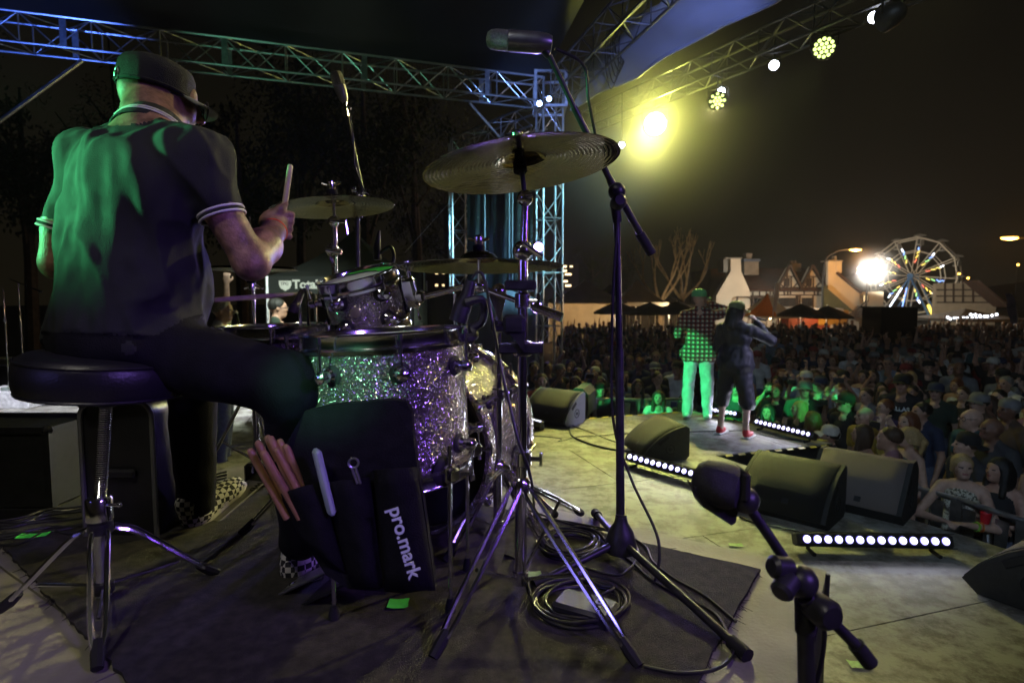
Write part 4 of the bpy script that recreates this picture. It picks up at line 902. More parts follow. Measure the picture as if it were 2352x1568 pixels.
# right foreground stand: squat boom with a big dark mic, close to the lens
st = thing('short_mic_stand', P(1850, 1500, .88), 'short black boom stand close to the camera at the lower right', 'mic stand', 'microphone stands')
MB().tube(P(1858, 1780, .90), P(1850, 1440, .90), .0135, n=14).build('pole', DARKMETAL, st); MB().tube(P(1850, 1450, .90), P(1848, 1345, .90), .016, n=14).build('sleeve', RUBBER, st)
MB().tube(P(1706, 1142, .92), P(1838, 1335, .90), .0085, n=14).build('boom', DARKMETAL, st); MB().tube(P(1835, 1330, .90), P(1885, 1400, .89), .013, n=14).build('boom_sleeve', DARKMETAL, st)
MB().tube(P(1885, 1400, .89), P(1976, 1490, .88), .0090, n=14).build('boom_tail', DARKMETAL, st); MB().tube(P(1966, 1480, .88), P(1998, 1522, .88), .0130, n=14).build('rubber_foot', RUBBER, st)
mb = MB(); mb.lathe(P(1800, 1302, .89), (-1, -.3, .2), [(.017, -.01), (.018, .02), (.012, .026)], 14); mb.lathe(P(1815, 1330, .88), (-.6, -.5, -.3), [(.017, 0), (.018, .03), (.013, .036)], 14); mb.ball(P(1840, 1335, .89), .026, 14, 10); mb.build('clutch', DARKMETAL, st)
mb = MB(); mb.lathe(P(1888, 1402, .875), (.2, -1, 0), [(.024, -.02), (.025, .015), (.018, .024)], 16); mb.tube(P(1850, 1370, .885), P(1890, 1410, .885), .014, n=12); mb.build('knob', DARKMETAL, st)
MB().path(curve([P(1902, 1318, .95), P(1895, 1420, .95), P(1890, 1500, .95), P(1862, 1620, .95)], 6), .004, 8).build('cable', CABLEM, st)
mic = thing('kick_mic', P(1655, 1130, .90), 'large dark rounded mic on the short boom stand near the lens', 'microphone')
a = P(1655, 1070, .90); b_ = P(1658, 1165, .90)
mb = MB(); mb.lathe(P(1610, 1100, .93), (P(1712, 1128, .89) - P(1610, 1100, .93)), [(.012, -.012), (.026, -.006), (.034, .006), (.037, .03), (.036, .052), (.030, .062), (.012, .066)], 24); mb.build('grille', mat('mic_mesh_dark', (.05, .05, .055), .5, .6, .2, 120, .5, 700), mic)
mb = MB(); mb.prism([P(1598, 1120, .90), P(1708, 1115, .90), P(1690, 1200, .90), P(1680, 1206, .90), P(1615, 1165, .90)], (0, .045, 0)); mb.build('shield', PLASTIC, mic, smooth=False)
mb = MB(); mb.box(P(1702, 1110, .90), (.014, .05, .05), None, .005); mb.ball(P(1712, 1148, .90), .022, 14, 10); mb.build('clip', DARKMETAL, mic)
# ------------------------------------------------------------------ people
SK, SH, PT, EY, LI, HR, SO = 0, 1, 2, 3, 4, 5, 6     # material slots: skin, shirt, trousers, eyes, lips, beard, shoes
EYEM = mat('eye_dark', (.02, .015, .012), .3, 0, .1, 40); LIPM = mat('lip', (.30, .11, .10), .5, 0, .1, 40)
JEANS = mat('denim', (.08, .10, .16), .85, 0, .25, 40, .3, 300); SHOEW = mat('white_shoe', (.7, .7, .68), .6, 0, .06, 30)
def V3(*a): return np.array(a, float)
def add_hand(pr, w, d, up, curl=0.6, s=1.0, fr=.0095, k=.008, thumb=1):
    """w wrist, d direction of the palm, up back-of-hand normal: palm, four unequal bent fingers and a thumb"""
    w, d, up = (np.array(Vector(v)) for v in (w, d, up)); d = d/np.linalg.norm(d); up = up - d*(up @ d); up /= np.linalg.norm(up); sd = np.cross(d, up)
    R = np.stack([sd, d, up], 1)
    pr.append(ell(w + d*.045*s, V3(.040, .050, .017)*s, SK, .015, R))
    for i, ln in enumerate((.068, .078, .073, .058)):
        b = w + d*.085*s + sd*(-.030 + .020*i)*s; a1 = curl*0.9; a2 = curl*1.9; a3 = curl*2.6
        p = [b]
        for a_, f in ((a1, .42), (a2, .33), (a3, .25)): p.append(p[-1] + (d*math.cos(a_) - up*math.sin(a_))*ln*f*s)
        for q in range(3): pr.append(cap(p[q], p[q + 1], fr*s*(1 - .08*q), fr*s*(.95 - .10*q), SK, k))
    t0 = w + d*.025*s - sd*thumb*.03*s; t1 = t0 + (d*.6 - sd*thumb*.7 - up*.35)*.038*s; t2 = t1 + (d*.75 - up*.6 + sd*thumb*.15*curl)*.032*s
    pr.append(cap(t0, t1, fr*1.25*s, fr*1.1*s, SK, .012)); pr.append(cap(t1, t2, fr*1.1*s, fr*.9*s, SK, k))
def add_head(pr, c, f, up, s=1.0, fem=False, beard=False, eyes=True):
    c = np.array(Vector(c)); f = np.array(Vector(f)); f = f/np.linalg.norm(f); up = np.array(Vector(up)); up = up - f*(up @ f); up /= np.linalg.norm(up); r = np.cross(f, up); R = np.stack([r, f, up], 1)
    def L(x, y, z): return c + (r*x + f*y + up*z)*s
    pr.append(ell(L(0, -.010, .022), V3(.076, .096, .094)*s, SK, .02, R))
    pr.append(ell(L(0, .020, -.045), V3(.060, .070, .072)*s, HR if beard else SK, .03, R))
    pr.append(ell(L(0, .050, -.088), V3(.034, .036, .026)*s, HR if beard else SK, .03, R))
    pr.append(ell(L(0, .070, .030), V3(.055, .022, .030)*s, SK, .02, R))              # brow
    pr.append(cap(L(0, .088, .012), L(0, .108, -.024), .009*s, .014*s, SK, .014))       # nose
    for q in (-1, 1):
        pr.append(ell(L(q*.043, .060, -.020), V3(.024, .024, .022)*s, SK, .02, R))    # cheeks
        pr.append(ell(L(q*.079, -.012, -.005), V3(.009, .020, .032)*s, SK, .006, R))  # ears
        pr.append(('x', L(q*.033, .098, .008), V3(.017, .014, .011)*s, np.array(R), 0, None, .012*s))
        if eyes: pr.append(ell(L(q*.033, .079, .007), V3(.011, .009, .0052)*s, EY, .003, R))
    pr.append(ell(L(0, .086, -.058), V3(.023, .012, .008)*s, LI, .006, R))
    return L, R
def human(h=1.75, fem=False, larm=None, rarm=None, sleeve='short', head_yaw=0.0, nod=0.0, girth=1.0, legs='jeans', stance=.10, fine=False, beard=False, hood=False):
    """prims of a standing figure facing +y, right hand at +x; arms given as (elbow, wrist)"""
    s = h/1.75; g = girth; pr = []
    def v(x, y, z): return V3(x, y, z)*s
    sw = .165 if fem else .19
    pr.append(ell(v(0, 0, .93), V3(.165*g, .125*g, .12)*s, PT, .05))
    for q in (-1, 1):
        hip, kn, an = v(q*.085, 0, .90), v(q*(stance*.95), .02, .50), v(q*stance, -.02, .09)
        b = 1.25 if legs == 'baggy' else 1.0
        if legs == 'shorts':
            pr += [cap(hip, v(q*stance, .02, .46), .105*s*g**.5, .096*s, PT, .025), cap(kn, an, .052*s, .036*s, SK, .02)]
        else: pr += [cap(hip, kn, .092*s*g, .062*s*b, PT, .04), cap(kn, an, .064*s*b, .047*s*b*1.1, PT, .03)]
        pr += [ell(v(q*stance*1.1, .05, .045), V3(.045, .13, .042)*s, SO, .012), ell(v(q*stance*1.05, -.02, .07), V3(.042, .055, .055)*s, SO, .02)]
    pr.append(ell(v(0, .005, 1.08), V3(.150*g if fem else .165*g, .115*g, .16)*s, SH, .05))
    pr.append(ell(v(0, .0, 1.29), V3((.145 if fem else .178)*g**.5, .110, .155)*s, SH, .05))
    tank = sleeve == 'tank'
    if fem:
        for q in (-1, 1): pr.append(ell(v(q*.065, .085, 1.27), V3(.060, .055, .058)*s, SH, .03))
    top = SK if tank else SH
    pr.append(cap(v(-sw*.85, -.005, 1.425), v(sw*.85, -.005, 1.425), .052*s, .052*s, top, .05))
    pr.append(cap(v(0, -.015, 1.45), v(0, .012, 1.555), .055*s*(0.85 if fem else 1), .050*s*(.85 if fem else 1), SK, .03))
    pr.append(cap(v(-.07, -.02, 1.455), v(.07, -.02, 1.455), .042*s, .042*s, top, .04))
    if not fem: pr += [cap(v(q*.03, -.02, 1.50), v(q*.15, -.01, 1.44), .038*s, .045*s, top, .04) for q in (-1, 1)]
    if tank:
        pr.append(ell(v(0, .0, 1.41), V3(.12, .065, .045)*s, SK, .04)); pr.append(ell(v(0, .045, 1.345), V3(.115, .080, .075)*s, SH, .03))
        for q in (-1, 1): pr.append(cap(v(q*.085, .085, 1.33), v(q*.095, -.02, 1.472), .013*s, .012*s, SH, .006))
    else: pr.append(ell(v(0, .055, 1.44), V3(.05, .035, .045)*s, SK, .012))
    if hood: pr += [cap(v(-.09, -.07, 1.45), v(.09, -.07, 1.45), .06*s, .06*s, SH, .04), ell(v(0, -.07, 1.40), V3(.13, .06, .10)*s, SH, .04)]
    for q, arm in ((-1, larm), (1, rarm)):
        sh = v(q*sw, -.005, 1.415)
        if arm is None: arm = ((q*(sw + .06), -.03, 1.13), (q*(sw + .07), .06, .89))
        e, w = V3(*arm[0])*s, V3(*arm[1])*s; u = (e - sh)
        pr += [cap(sh, e, .049*s, .039*s, SK, .025), cap(e, w, .041*s, .026*s, SK, .015)]
        if sleeve == 'short': pr += [cap(sh, sh + u*.55, .068*s, .060*s, SH, .03)]
        elif sleeve == 'long': pr += [cap(sh, e, .070*s, .060*s, SH, .03), cap(e, e + (w - e)*.86, .060*s, .044*s, SH, .02)]
        d = (w - e)/np.linalg.norm(w - e); upv = V3(0, 0, 1) if abs(d[2]) < .8 else V3(-q, 0, 0)
        if fine: add_hand(pr, w, d, upv, 1.0 if arm[1][2] > 1.2 else .5, s, thumb=q)
        else: add_hand(pr, w, d, upv, .8, s, .012, .012, thumb=q)
    hy = Vector((math.sin(head_yaw), math.cos(head_yaw), math.sin(nod)))
    L, R = add_head(pr, v(0, .025, 1.635), hy, (0, 0, 1), s*.97, fem, beard)
    return pr, L, R
def hair_prims(L, R, s, kind):
    pr = []
    def e_(c, r, k=.03): pr.append(ell(c, V3(*r)*s, 0, k, R))
    if kind == 'short':
        e_(L(0, -.022, .040), (.086, .098, .088)); pr.append(('x', L(0, .075, -.030), V3(.12, .075, .085)*s, np.array(R), 0, None, .02)); pr.append(('x', L(0, -.02, -.10), V3(.15, .15, .085)*s, np.array(R), 0, None, .02))
    if kind in ('long', 'tail'):
        e_(L(0, -.020, .036), (.090, .104, .094)); e_(L(0, -.055, -.05), (.090, .072, .12))
        pr.append(('x', L(0, .085, -.035), V3(.070, .085, .090)*s, np.array(R), 0, None, .02))
    if kind == 'long':
        for q in (-1, 1):
            pr.append(cap(L(q*.078, .0, .02), L(q*.098, .015, -.23), .032*s, .028*s, 0, .04)); pr.append(cap(L(q*.05, -.07, -.02), L(q*.06, -.085, -.30), .045*s, .035*s, 0, .05))
    if kind == 'tail':
        pr.append(('x', L(0, -.03, -.14), V3(.15, .15, .09)*s, np.array(R), 0, None, .02)); pr += [cap(L(0, -.115, .05), L(0, -.165, -.02), .030*s, .036*s, 0, .02), cap(L(0, -.165, -.02), L(0, -.15, -.16), .036*s, .015*s, 0, .02)]
    return pr
def hair_disp(V, lab): return 0.006*fold_noise(V, (60, 60, 9)) + .004*fold_noise(V, (25, 25, 5), 4)
def cap_mesh(name, L, R, s, mats, parent, brim=True, flip=1):
    c = L(0, -.012, .045); up = Vector(R[:, 2]); f = Vector(R[:, 1])*flip; r = f.cross(up)
    mb = MB(); mb.lathe(Vector(c), up, [(.099*s, -.012*s), (.100*s, .02*s), (.094*s, .055*s), (.075*s, .080*s), (.04*s, .094*s), (.001, .098*s)], 24, caps=False); mb.ball(Vector(c) + up*.099*s, .007*s, 8, 5)
    if brim:
        rows = []
        for i in range(5):
            row = []
            for j in range(13):
                a = (j/12 - .5)*2.1; rr = .092*s + i/4*.075*s*math.cos(a*.62)
                p = Vector(c) + f*math.cos(a)*rr*1.02 + r*math.sin(a)*rr + up*(-.006*s - .012*s*i/4*(1.2 - math.cos(a))*3 - .012*s*i/4); row.append(p)
            rows.append(row)
        mb.sheet(rows); mb.sheet([[p - up*.004*s for p in row] for row in rows][::-1])
    return mb.build('cap', mats, parent, local=True)
# ---------------- the drummer
F_ = Vector((.54, .84, 0)).normalized(); R_d = Vector((F_.y, -F_.x, 0)); Rm = np.stack([np.array(R_d), np.array(F_), V3(0, 0, 1)], 1)
def Q(px, py, D): return np.array(P(px, py, D))
DSHIRT = mat('polo_cotton', (.020, .022, .022), .82, 0, .25, 30, .22, 420, spec=.35)
DPANTS = mat('black_trousers', (.010, .010, .012), .9, 0, .3, 30, .3, 300, spec=.15); BEARD = mat('grey_beard', (.30, .26, .22), .8, 0, .5, 160, .6, 300)
dr = thing('person', P(290, 830, 1.47), 'drummer seen from behind in a black polo shirt and cap, raising a drumstick', 'person')
pr = []
pr += [ell(Q(288, 792, 1.46), V3(.188, .150, .095), PT, .04, Rm), ell(Q(292, 735, 1.47), V3(.193, .150, .120), SH, .05, Rm), ell(Q(300, 620, 1.475), V3(.192, .140, .17), SH, .06, Rm),
       ell(Q(318, 460, 1.47), V3(.205, .128, .16), SH, .06, Rm), ell(Q(328, 408, 1.475), V3(.190, .105, .10), SH, .06, Rm)]
pr += [ell(Q(340, 660, 1.53), V3(.16, .14, .16), SH, .06, Rm)]
pr += [cap(Q(205, 362, 1.53), Q(335, 352, 1.49), .066, .058, SH, .06), cap(Q(462, 362, 1.42), Q(352, 350, 1.48), .066, .058, SH, .06), cap(Q(332, 330, 1.51), Q(356, 326, 1.51), .064, .062, SH, .04)]
pr += [cap(Q(345, 320, 1.50), Q(358, 255, 1.59), .072, .068, SK, .03), ell(Q(332, 262, 1.55), V3(.05, .05, .06), SK, .03)]
# right arm
sR, eR, wR = Q(463, 374, 1.41), Q(578, 603, 1.42), Q(628, 532, 1.62)
pr += [cap(sR, Q(496, 456, 1.41), .066, .053, SH, .05), cap(Q(500, 470, 1.41), eR, .045, .040, SK, .006), cap(eR, Q(604, 566, 1.52), .043, .046, SK, .02), cap(Q(604, 566, 1.52), wR, .046, .030, SK, .02)]
stA, stB = P(641, 560, 1.66), P(667, 378, 1.67)      # the raised stick
sd_ = (stB - stA).normalized(); hc_ = P(646, 516, 1.665)
vw = Vector((hc_.x, hc_.y, hc_.z - CAMZ)).normalized(); rt_ = vw.cross(sd_).normalized()
if rt_.x < 0: rt_ = -rt_
pr.append(ell(np.array(hc_ - rt_*.014), V3(.034, .030, .044), SK, .015))
pr.append(cap(wR, np.array(hc_ - rt_*.03), .031, .030, SK, .02))
for i in range(4):
    o = hc_ + sd_*(.034 - .021*i); rr = .021
    ps = [o + (-vw*math.cos(a)*rr + rt_*math.sin(a)*rr*1.2) for a in (0.2, 1.3, 2.4, 3.5)]
    ps[0] = o - vw*.018 - rt_*.012
    for q in range(3): pr.append(cap(np.array(ps[q]), np.array(ps[q + 1]), .0102 - .0006*q, .0098 - .0006*q, SK, .006))
pr += [cap(np.array(hc_ - rt_*.022 - vw*.012 + sd_*.02), np.array(hc_ - vw*.022 + sd_*.045 - rt_*.01), .012, .010, SK, .012), cap(np.array(hc_ - vw*.022 + sd_*.045 - rt_*.01), np.array(hc_ - vw*.012 + sd_*.062 + rt_*.006), .010, .008, SK, .006)]
# left arm
sL, eL, wL = Q(204, 380, 1.53), Q(136, 604, 1.50), Q(330, 700, 1.76)
pr += [cap(sL, Q(154, 494, 1.505), .064, .053, SH, .05), cap(Q(144, 520, 1.50), eL, .048, .041, SK, .006), cap(eL, wL, .042, .028, SK, .02)]
add_hand(pr, wL, P(470, 690, 1.80) - Vector(wL), (0, 0, 1), 1.0, thumb=-1)
# legs
pr += [cap(Q(340, 800, 1.45), Q(665, 882, 1.38), .098, .078, PT, .05), cap(Q(672, 884, 1.38), Q(692, 1235, 1.53), .074, .058, PT, .03)]
pr += [cap(Q(300, 805, 1.52), Q(440, 862, 1.88), .098, .080, PT, .05), cap(Q(440, 868, 1.88), Q(452, 1150, 1.93), .078, .060, PT, .03)]
# shirt drape: long folds over the back and a hem
for (x0, y0, x1, y1, d0, r_) in ((215, 330, 165, 560, 1.41, .016), (250, 350, 215, 600, 1.385, .014), (285, 370, 290, 560, 1.37, .012), (150, 480, 180, 690, 1.42, .015), (240, 560, 160, 720, 1.38, .015), (200, 610, 150, 760, 1.40, .013), (320, 610, 210, 740, 1.355, .014), (350, 660, 230, 770, 1.35, .013), (385, 330, 470, 430, 1.37, .012)):
    pr.append(cap(Q(x0, y0, d0), Q(x1, y1, d0 + .012), r_*.6, r_, SH, .05))
pr += [cap(Q(125, 770, 1.44), Q(180, 800, 1.36), .024, .020, SH, .03), cap(Q(180, 800, 1.36), Q(300, 800, 1.33), .02, .02, SH, .03)]
hf = Vector((.74, .66, -.06)).normalized()
L, RH = add_head(pr, P(368, 235, 1.62), hf, (.05, 0.02, 1), .95, False, True)
def ddisp(V, lab):
    U = V.copy(); U[:, 0] += .35*V[:, 2]; rg = 1 - np.abs(fold_noise(U, (11, 11, 3.2), 2)); a = .011*(rg**3 - .35) + .006*fold_noise(V, (9, 9, 5)) + .005*fold_noise(V, (30, 30, 11), 7)
    b_ = .006*fold_noise(V, (12, 12, 14), 3); return np.where(lab == SH, a, np.where(lab == PT, b_, 0))
body_obj('body', pr, [mat('skin_tan', (.25, .14, .09), .45, 0, .5, 34, .2, 160), DSHIRT, DPANTS, EYEM, LIPM, BEARD, BLACKCLOTH], .0062, dr, local=False, disp=ddisp)
# cap with brim, in world coordinates
up_ = Vector(RH[:, 2]); f_ = Vector(RH[:, 1]); r_ = Vector(RH[:, 0]); CAPM = mat('cap_cotton', (.016, .017, .018), .8, 0, .3, 50, .5, 380)
cc = Vector(L(0, -.012, .048)); tiltup = (up_ + f_*.10).normalized()
CS = .92
mb = MB(); mb.lathe(cc, tiltup, [(r_q*CS, z_q*CS) for r_q, z_q in ((.098, -.030), (.101, -.026), (.1005, .012), (.102, .016), (.101, .034), (.093, .050), (.070, .062), (.03, .067), (.001, .068))], 40, caps=False)
capo = mb.build('cap', CAPM, dr, angle=50)
mb = MB(); rows = []
for i in range(7):
    row = []
    for j in range(17):
        a = (j/16 - .5)*2.0; rr = (.093 + i/6*.078*math.cos(a*.7))*CS; row.append(cc + f_*math.cos(a)*rr*1.02 + r_*math.sin(a)*rr*.98 + tiltup*(-.020 - .030*(i/6) - .016*(1 - math.cos(a))))
    rows.append(row)
mb.sheet(rows); mb.sheet([[p - tiltup*.004 for p in row] for row in rows][::-1]); mb.build('brim', mat('brim_under', (.16, .17, .16), .6, 0, .1, 50), capo)
MB().lathe(cc - f_*.0935 + r_*.012 + tiltup*(-.004) , (-f_ + r_*.12), [(.009, 0), (.009, .003), (.006, .004)], 5).build('stud', STEEL, capo)
MB().torus(cc - f_*.092 + r_*.018 + tiltup*(-.004), (-f_ + r_*.15), .014, .0016, 20, 5).build('eyelet', STEEL, capo)
MB().torus(cc + tiltup*-.022, tiltup, .0935, .0025, 48, 5).build('seam', CAPM, capo)
# glasses
gl = MB(); 
for q in (1,):
    gl.path([Vector(L(q*.082, .0, .012)), Vector(L(q*.078, .06, .008)), Vector(L(q*.066, .104, .004))], .0020, 6)
for q in (-1, 1): gl.torus(Vector(L(q*.036, .112, -.004)), f_, .025, .0018, 20, 5)
gl.build('glasses', DARKMETAL, dr)
# collar with twin stripes, cuffs
def stripe_loop(c, ax, ra, rb, x, name, parent, arc=(0, 2*PI), n=40, r=.0035):
    ax = Vector(ax).normalized(); x = Vector(x); x = (x - ax*x.dot(ax)).normalized(); y = ax.cross(x)
    return [Vector(c) + x*math.cos(a)*ra + y*math.sin(a)*rb for a in [arc[0] + (arc[1] - arc[0])*k/n for k in range(n + 1)]]
nb = P(351, 303, 1.53); na = (P(361, 262, 1.56) - P(346, 318, 1.515)).normalized(); na = (na + Vector((.10, .05, 0))).normalized()
mb = MB()
lo_ = stripe_loop(nb - na*.030, na, .093, .090, R_d, '', None); hi_ = stripe_loop(nb + na*.030, na, .073, .071, R_d, '', None)
mb.sheet([lo_, [a.lerp(b_, .5) + na*.001 for a, b_ in zip(lo_, hi_)], hi_]); co = mb.build('collar', DSHIRT, dr)
mo = co.modifiers.new('thickness', 'SOLIDIFY'); mo.thickness = .005
for o, rr in ((-.010, .0905), (.000, .0872)):
    MB().path(stripe_loop(nb + na*o, na, rr, rr - .005, R_d, '', None)[:-1], .0024, 6, closed=True).build('stripe', WHITE, co)
for (c0, c1, rr) in ((Q(463, 374, 1.41), Q(506, 484, 1.41), .0500), (Q(204, 380, 1.53), Q(146, 520, 1.50), .050)):
    ax = Vector(c1 - c0).normalized(); cu = MB().path(stripe_loop(Vector(c1) + ax*.012, ax, rr, rr, R_d, '', None)[:-1], .005, 8, closed=True).build('cuff', DSHIRT, dr)
    for o in (.004, .017): MB().path(stripe_loop(Vector(c1) + ax*o, ax, rr + .003, rr + .003, R_d, '', None)[:-1], .0030, 6, closed=True).build('stripe', WHITE, cu)
wd = (Vector(wR) - P(604, 566, 1.52)).normalized()
MB().torus(Vector(wR) + wd*.004, wd, .0335, .004, 24, 6).build('wristband', mat('red_band', (.7, .08, .03), .5, 0, .1, 30), dr)
# checked shoes
CHK = mat('checked_canvas', (.6, .6, .55), .8, 0, .05, 30); n, l, b = nodes_of(CHK)
t_ = n.new('ShaderNodeTexCoord'); ck = n.new('ShaderNodeTexChecker'); ck.inputs['Scale'].default_value = 62; ck.inputs['Color1'].default_value = (.62, .60, .54, 1); ck.inputs['Color2'].default_value = (.015, .015, .016, 1)
l.new(t_.outputs['Object'], ck.inputs['Vector']); l.new(ck.outputs['Color'], b.inputs['Base Color'])
SOLE = mat('shoe_sole', (.52, .50, .46), .6, 0, .1, 40)
def shoe(heel, toe, parent):
    heel, toe = Vector(heel), Vector(toe); d = (toe - heel); L_ = d.length; R = look(d); Rn = np.array(R); c = np.array(heel)
    def l3(x, y, z): return c + Rn @ V3(x, y, z)
    p = [ell(l3(0, L_*.10, .050), V3(.038, .060, .050), 0, .03, Rn), ell(l3(0, L_*.45, .042), V3(.042, .095, .040), 0, .03, Rn), ell(l3(0, L_*.78, .032), V3(.047, .075, .032), 0, .03, Rn), cap(l3(0, .02, .05), l3(0, .01, .10), .045, .046, 0, .02),
         ell(l3(0, L_*.15, .010), V3(.041, .075, .014), 1, .008, Rn), ell(l3(0, L_*.5, .010), V3(.044, .11, .014), 1, .008, Rn), ell(l3(0, L_*.80, .010), V3(.050, .082, .015), 1, .008, Rn)]
    o = body_obj('shoe', p, [CHK, SOLE], .006, parent, local=False); tag(o, 'black and white checked slip-on shoe'); return o
shoe(P(670, 1338, 1.56), P(778, 1300, 1.74), dr); shoe(P(452, 1212, 1.93), P(545, 1124, 2.12), dr)
# sticks
def stick(a, b_, lab, r=.0078):
    a, b_ = Vector(a), Vector(b_); d = (b_ - a).normalized(); L_ = (b_ - a).length
    mb = MB(); mb.path([a, a + d*.004, a + d*.02, a + d*L_*.62, a + d*L_*.92, b_ - d*.014, b_ - d*.007, b_ - d*.001, b_], [.004, r*.9, r, r, r*.55, r*.45, r*.62, r*.5, .001], 14)
    return tag(mb.build('drumstick', mat('maple_stick', (.48, .40, .24), .45, 0, .15, 30)), lab, 'drumstick')
stick(stB, stA - sd_*.05, 'pale drumstick held upright in the drummer\'s right fist', .0082)
stick(P(430, 694, 1.80), P(716, 672, 1.88), 'dark drumstick in the drummer\'s hidden left hand reaching over the snare', .0085)
# ---------------- the two singers
def person_obj(label, loc, rz, prims, mats, res, group=None, disp=None):
    t = thing('person', loc, label, 'person', group, rz)
    o = body_obj('body', prims, mats, res, t, True, disp); return t, o
PLAID = mat('plaid_flannel', (.5, .5, .5), .85, 0, .05, 30, .15, 200); n, l, b = nodes_of(PLAID)
t_ = n.new('ShaderNodeTexCoord'); sp = n.new('ShaderNodeSeparateXYZ'); l.new(t_.outputs['Object'], sp.inputs[0])
def band(sock, freq, phase, thr):
    m1 = n.new('ShaderNodeMath'); m1.operation = 'MULTIPLY_ADD'; l.new(sock, m1.inputs[0]); m1.inputs[1].default_value = freq; m1.inputs[2].default_value = phase
    m2 = n.new('ShaderNodeMath'); m2.operation = 'FRACT'; l.new(m1.outputs[0], m2.inputs[0]); m3 = n.new('ShaderNodeMath'); m3.operation = 'LESS_THAN'; l.new(m2.outputs[0], m3.inputs[0]); m3.inputs[1].default_value = thr; return m3.outputs[0]
def mixc(fac, a, c, f=1.0):
    mx = n.new('ShaderNodeMix'); mx.data_type = 'RGBA'; l.new(fac, mx.inputs[0])
    (l.new(a, mx.inputs[6]) if not isinstance(a, tuple) else setattr(mx.inputs[6], 'default_value', a)); (l.new(c, mx.inputs[7]) if not isinstance(c, tuple) else setattr(mx.inputs[7], 'default_value', c)); return mx.outputs[2]
c1 = mixc(band(sp.outputs['X'], 17, .1, .45), (.62, .60, .54, 1), (.28, .05, .045, 1)); c2 = mixc(band(sp.outputs['Z'], 17, .3, .45), (.62, .60, .54, 1), (.16, .03, .03, 1))
mm = n.new('ShaderNodeMix'); mm.data_type = 'RGBA'; mm.blend_type = 'MULTIPLY'; mm.inputs[0].default_value = 1; l.new(c1, mm.inputs[6]); l.new(c2, mm.inputs[7])
c3 = mixc(band(sp.outputs['X'], 17, .62, .12), mm.outputs[2], (.05, .05, .06, 1)); c4 = mixc(band(sp.outputs['Z'], 17, .84, .12), c3, (.05, .05, .06, 1)); l.new(c4, b.inputs['Base Color'])
p1 = Z(1601, 962, STG)
pr, L, R = human(1.80, larm=((-.27, .06, 1.16), (-.12, .26, 1.12)), rarm=((.40, .20, 1.46), (.13, .26, 1.585)), sleeve='long', head_yaw=.75, girth=1.12, legs='baggy', stance=.13, fine=True)
pr += [ell(V3(q*.135, .03, .055), V3(.058, .165, .055), SO, .01) for q in (-1, 1)] + [ell(V3(0, 0, .97), V3(.205, .155, .12), SH, .05), cap(V3(-.13, -.02, .92), V3(.13, -.02, .92), .12, .12, SH, .05)]
def cdisp(V, lab): return np.where((lab == SH) | (lab == PT), .014*fold_noise(V, (9, 9, 7)) + .009*fold_noise(V, (22, 22, 15), 5), 0)
LJ = mat('light_jeans', (.34, .36, .40), .85, 0, .2, 12, .3, 200)
a1, o = person_obj('singer in a red plaid shirt and green cap, back to the camera with pale jeans', p1, -rad(16), pr, [SKIN, PLAID, LJ, EYEM, LIPM, BEARD, SHOEW], .011, 'singers on the stage', cdisp)
cap_mesh('cap', L, R, 1.03, mat('green_cap', (.12, .42, .16), .8, 0, .15, 40), a1)
p2 = Z(1684, 1001, STG)
pr, L, R = human(1.63, larm=((-.25, .04, 1.15), (-.12, .22, 1.15)), rarm=((.40, .14, 1.27), (.15, .26, 1.53)), sleeve='long', head_yaw=.45, girth=1.36, legs='shorts', stance=.165, fine=True, hood=True)
pr += [ell(V3(0, 0, .90), V3(.215, .170, .13), SH, .05)]
NAVY = mat('navy_sweat', (.010, .011, .020), .55, 0, .25, 20, .2, 200)
a2, o = person_obj('shorter singer in a navy hooded top, baggy shorts and red shoes', p2, -rad(42), pr, [SKIN3, NAVY, NAVY, EYEM, LIPM, BEARD, mat('red_shoe', (.55, .02, .03), .6, 0, .15, 40)], .011, 'singers on the stage', cdisp)
cap_mesh('cap', L, R, .98, mat('olive_cap', (.16, .18, .09), .8, 0, .15, 40), a2)
hp = [ell(L(0, -.030, .0), V3(.094, .092, .10), 0, .03, R), cap(L(0, -.06, -.04), L(0, -.07, -.17), .085, .115, 0, .06), ('x', L(0, .09, -.03), V3(.075, .09, .12), R, 0, None, .02)]
body_obj('hair', hp, [mat('black_hair', (.010, .009, .008), .55, 0, .4, 120, .3, 400)], .010, a2, True, hair_disp)
for q in (-1, 1): MB().box((q*.168, .05, .012), (.10, .27, .022), None, .01).build('sole', SHOEW, a2, local=True)
def hand_mic(owner, w, d, lab):
    M = owner.matrix_basis.to_3x3() if False else rotz(owner.rotation_euler.z); c = Vector(owner.location) + M @ Vector(w); dd = (M @ Vector(d)).normalized()
    t = thing('hand_microphone', c, lab, 'microphone', 'singers\' microphones')
    MB().tube(c - dd*.10, c + dd*.07, .011, .016, 12).build('handle', DARKMETAL, t); MB().ball(c + dd*.09, .025, 12, 8).build('grille', MATS['mic_silver'], t)
hand_mic(a1, (.16, .30, 1.60), (-.55, -.35, .05), 'silver hand mic at the mouth of the singer in plaid')
hand_mic(a2, (.15, .29, 1.44), (-.6, -.3, .15), 'silver hand mic at the mouth of the singer in navy')
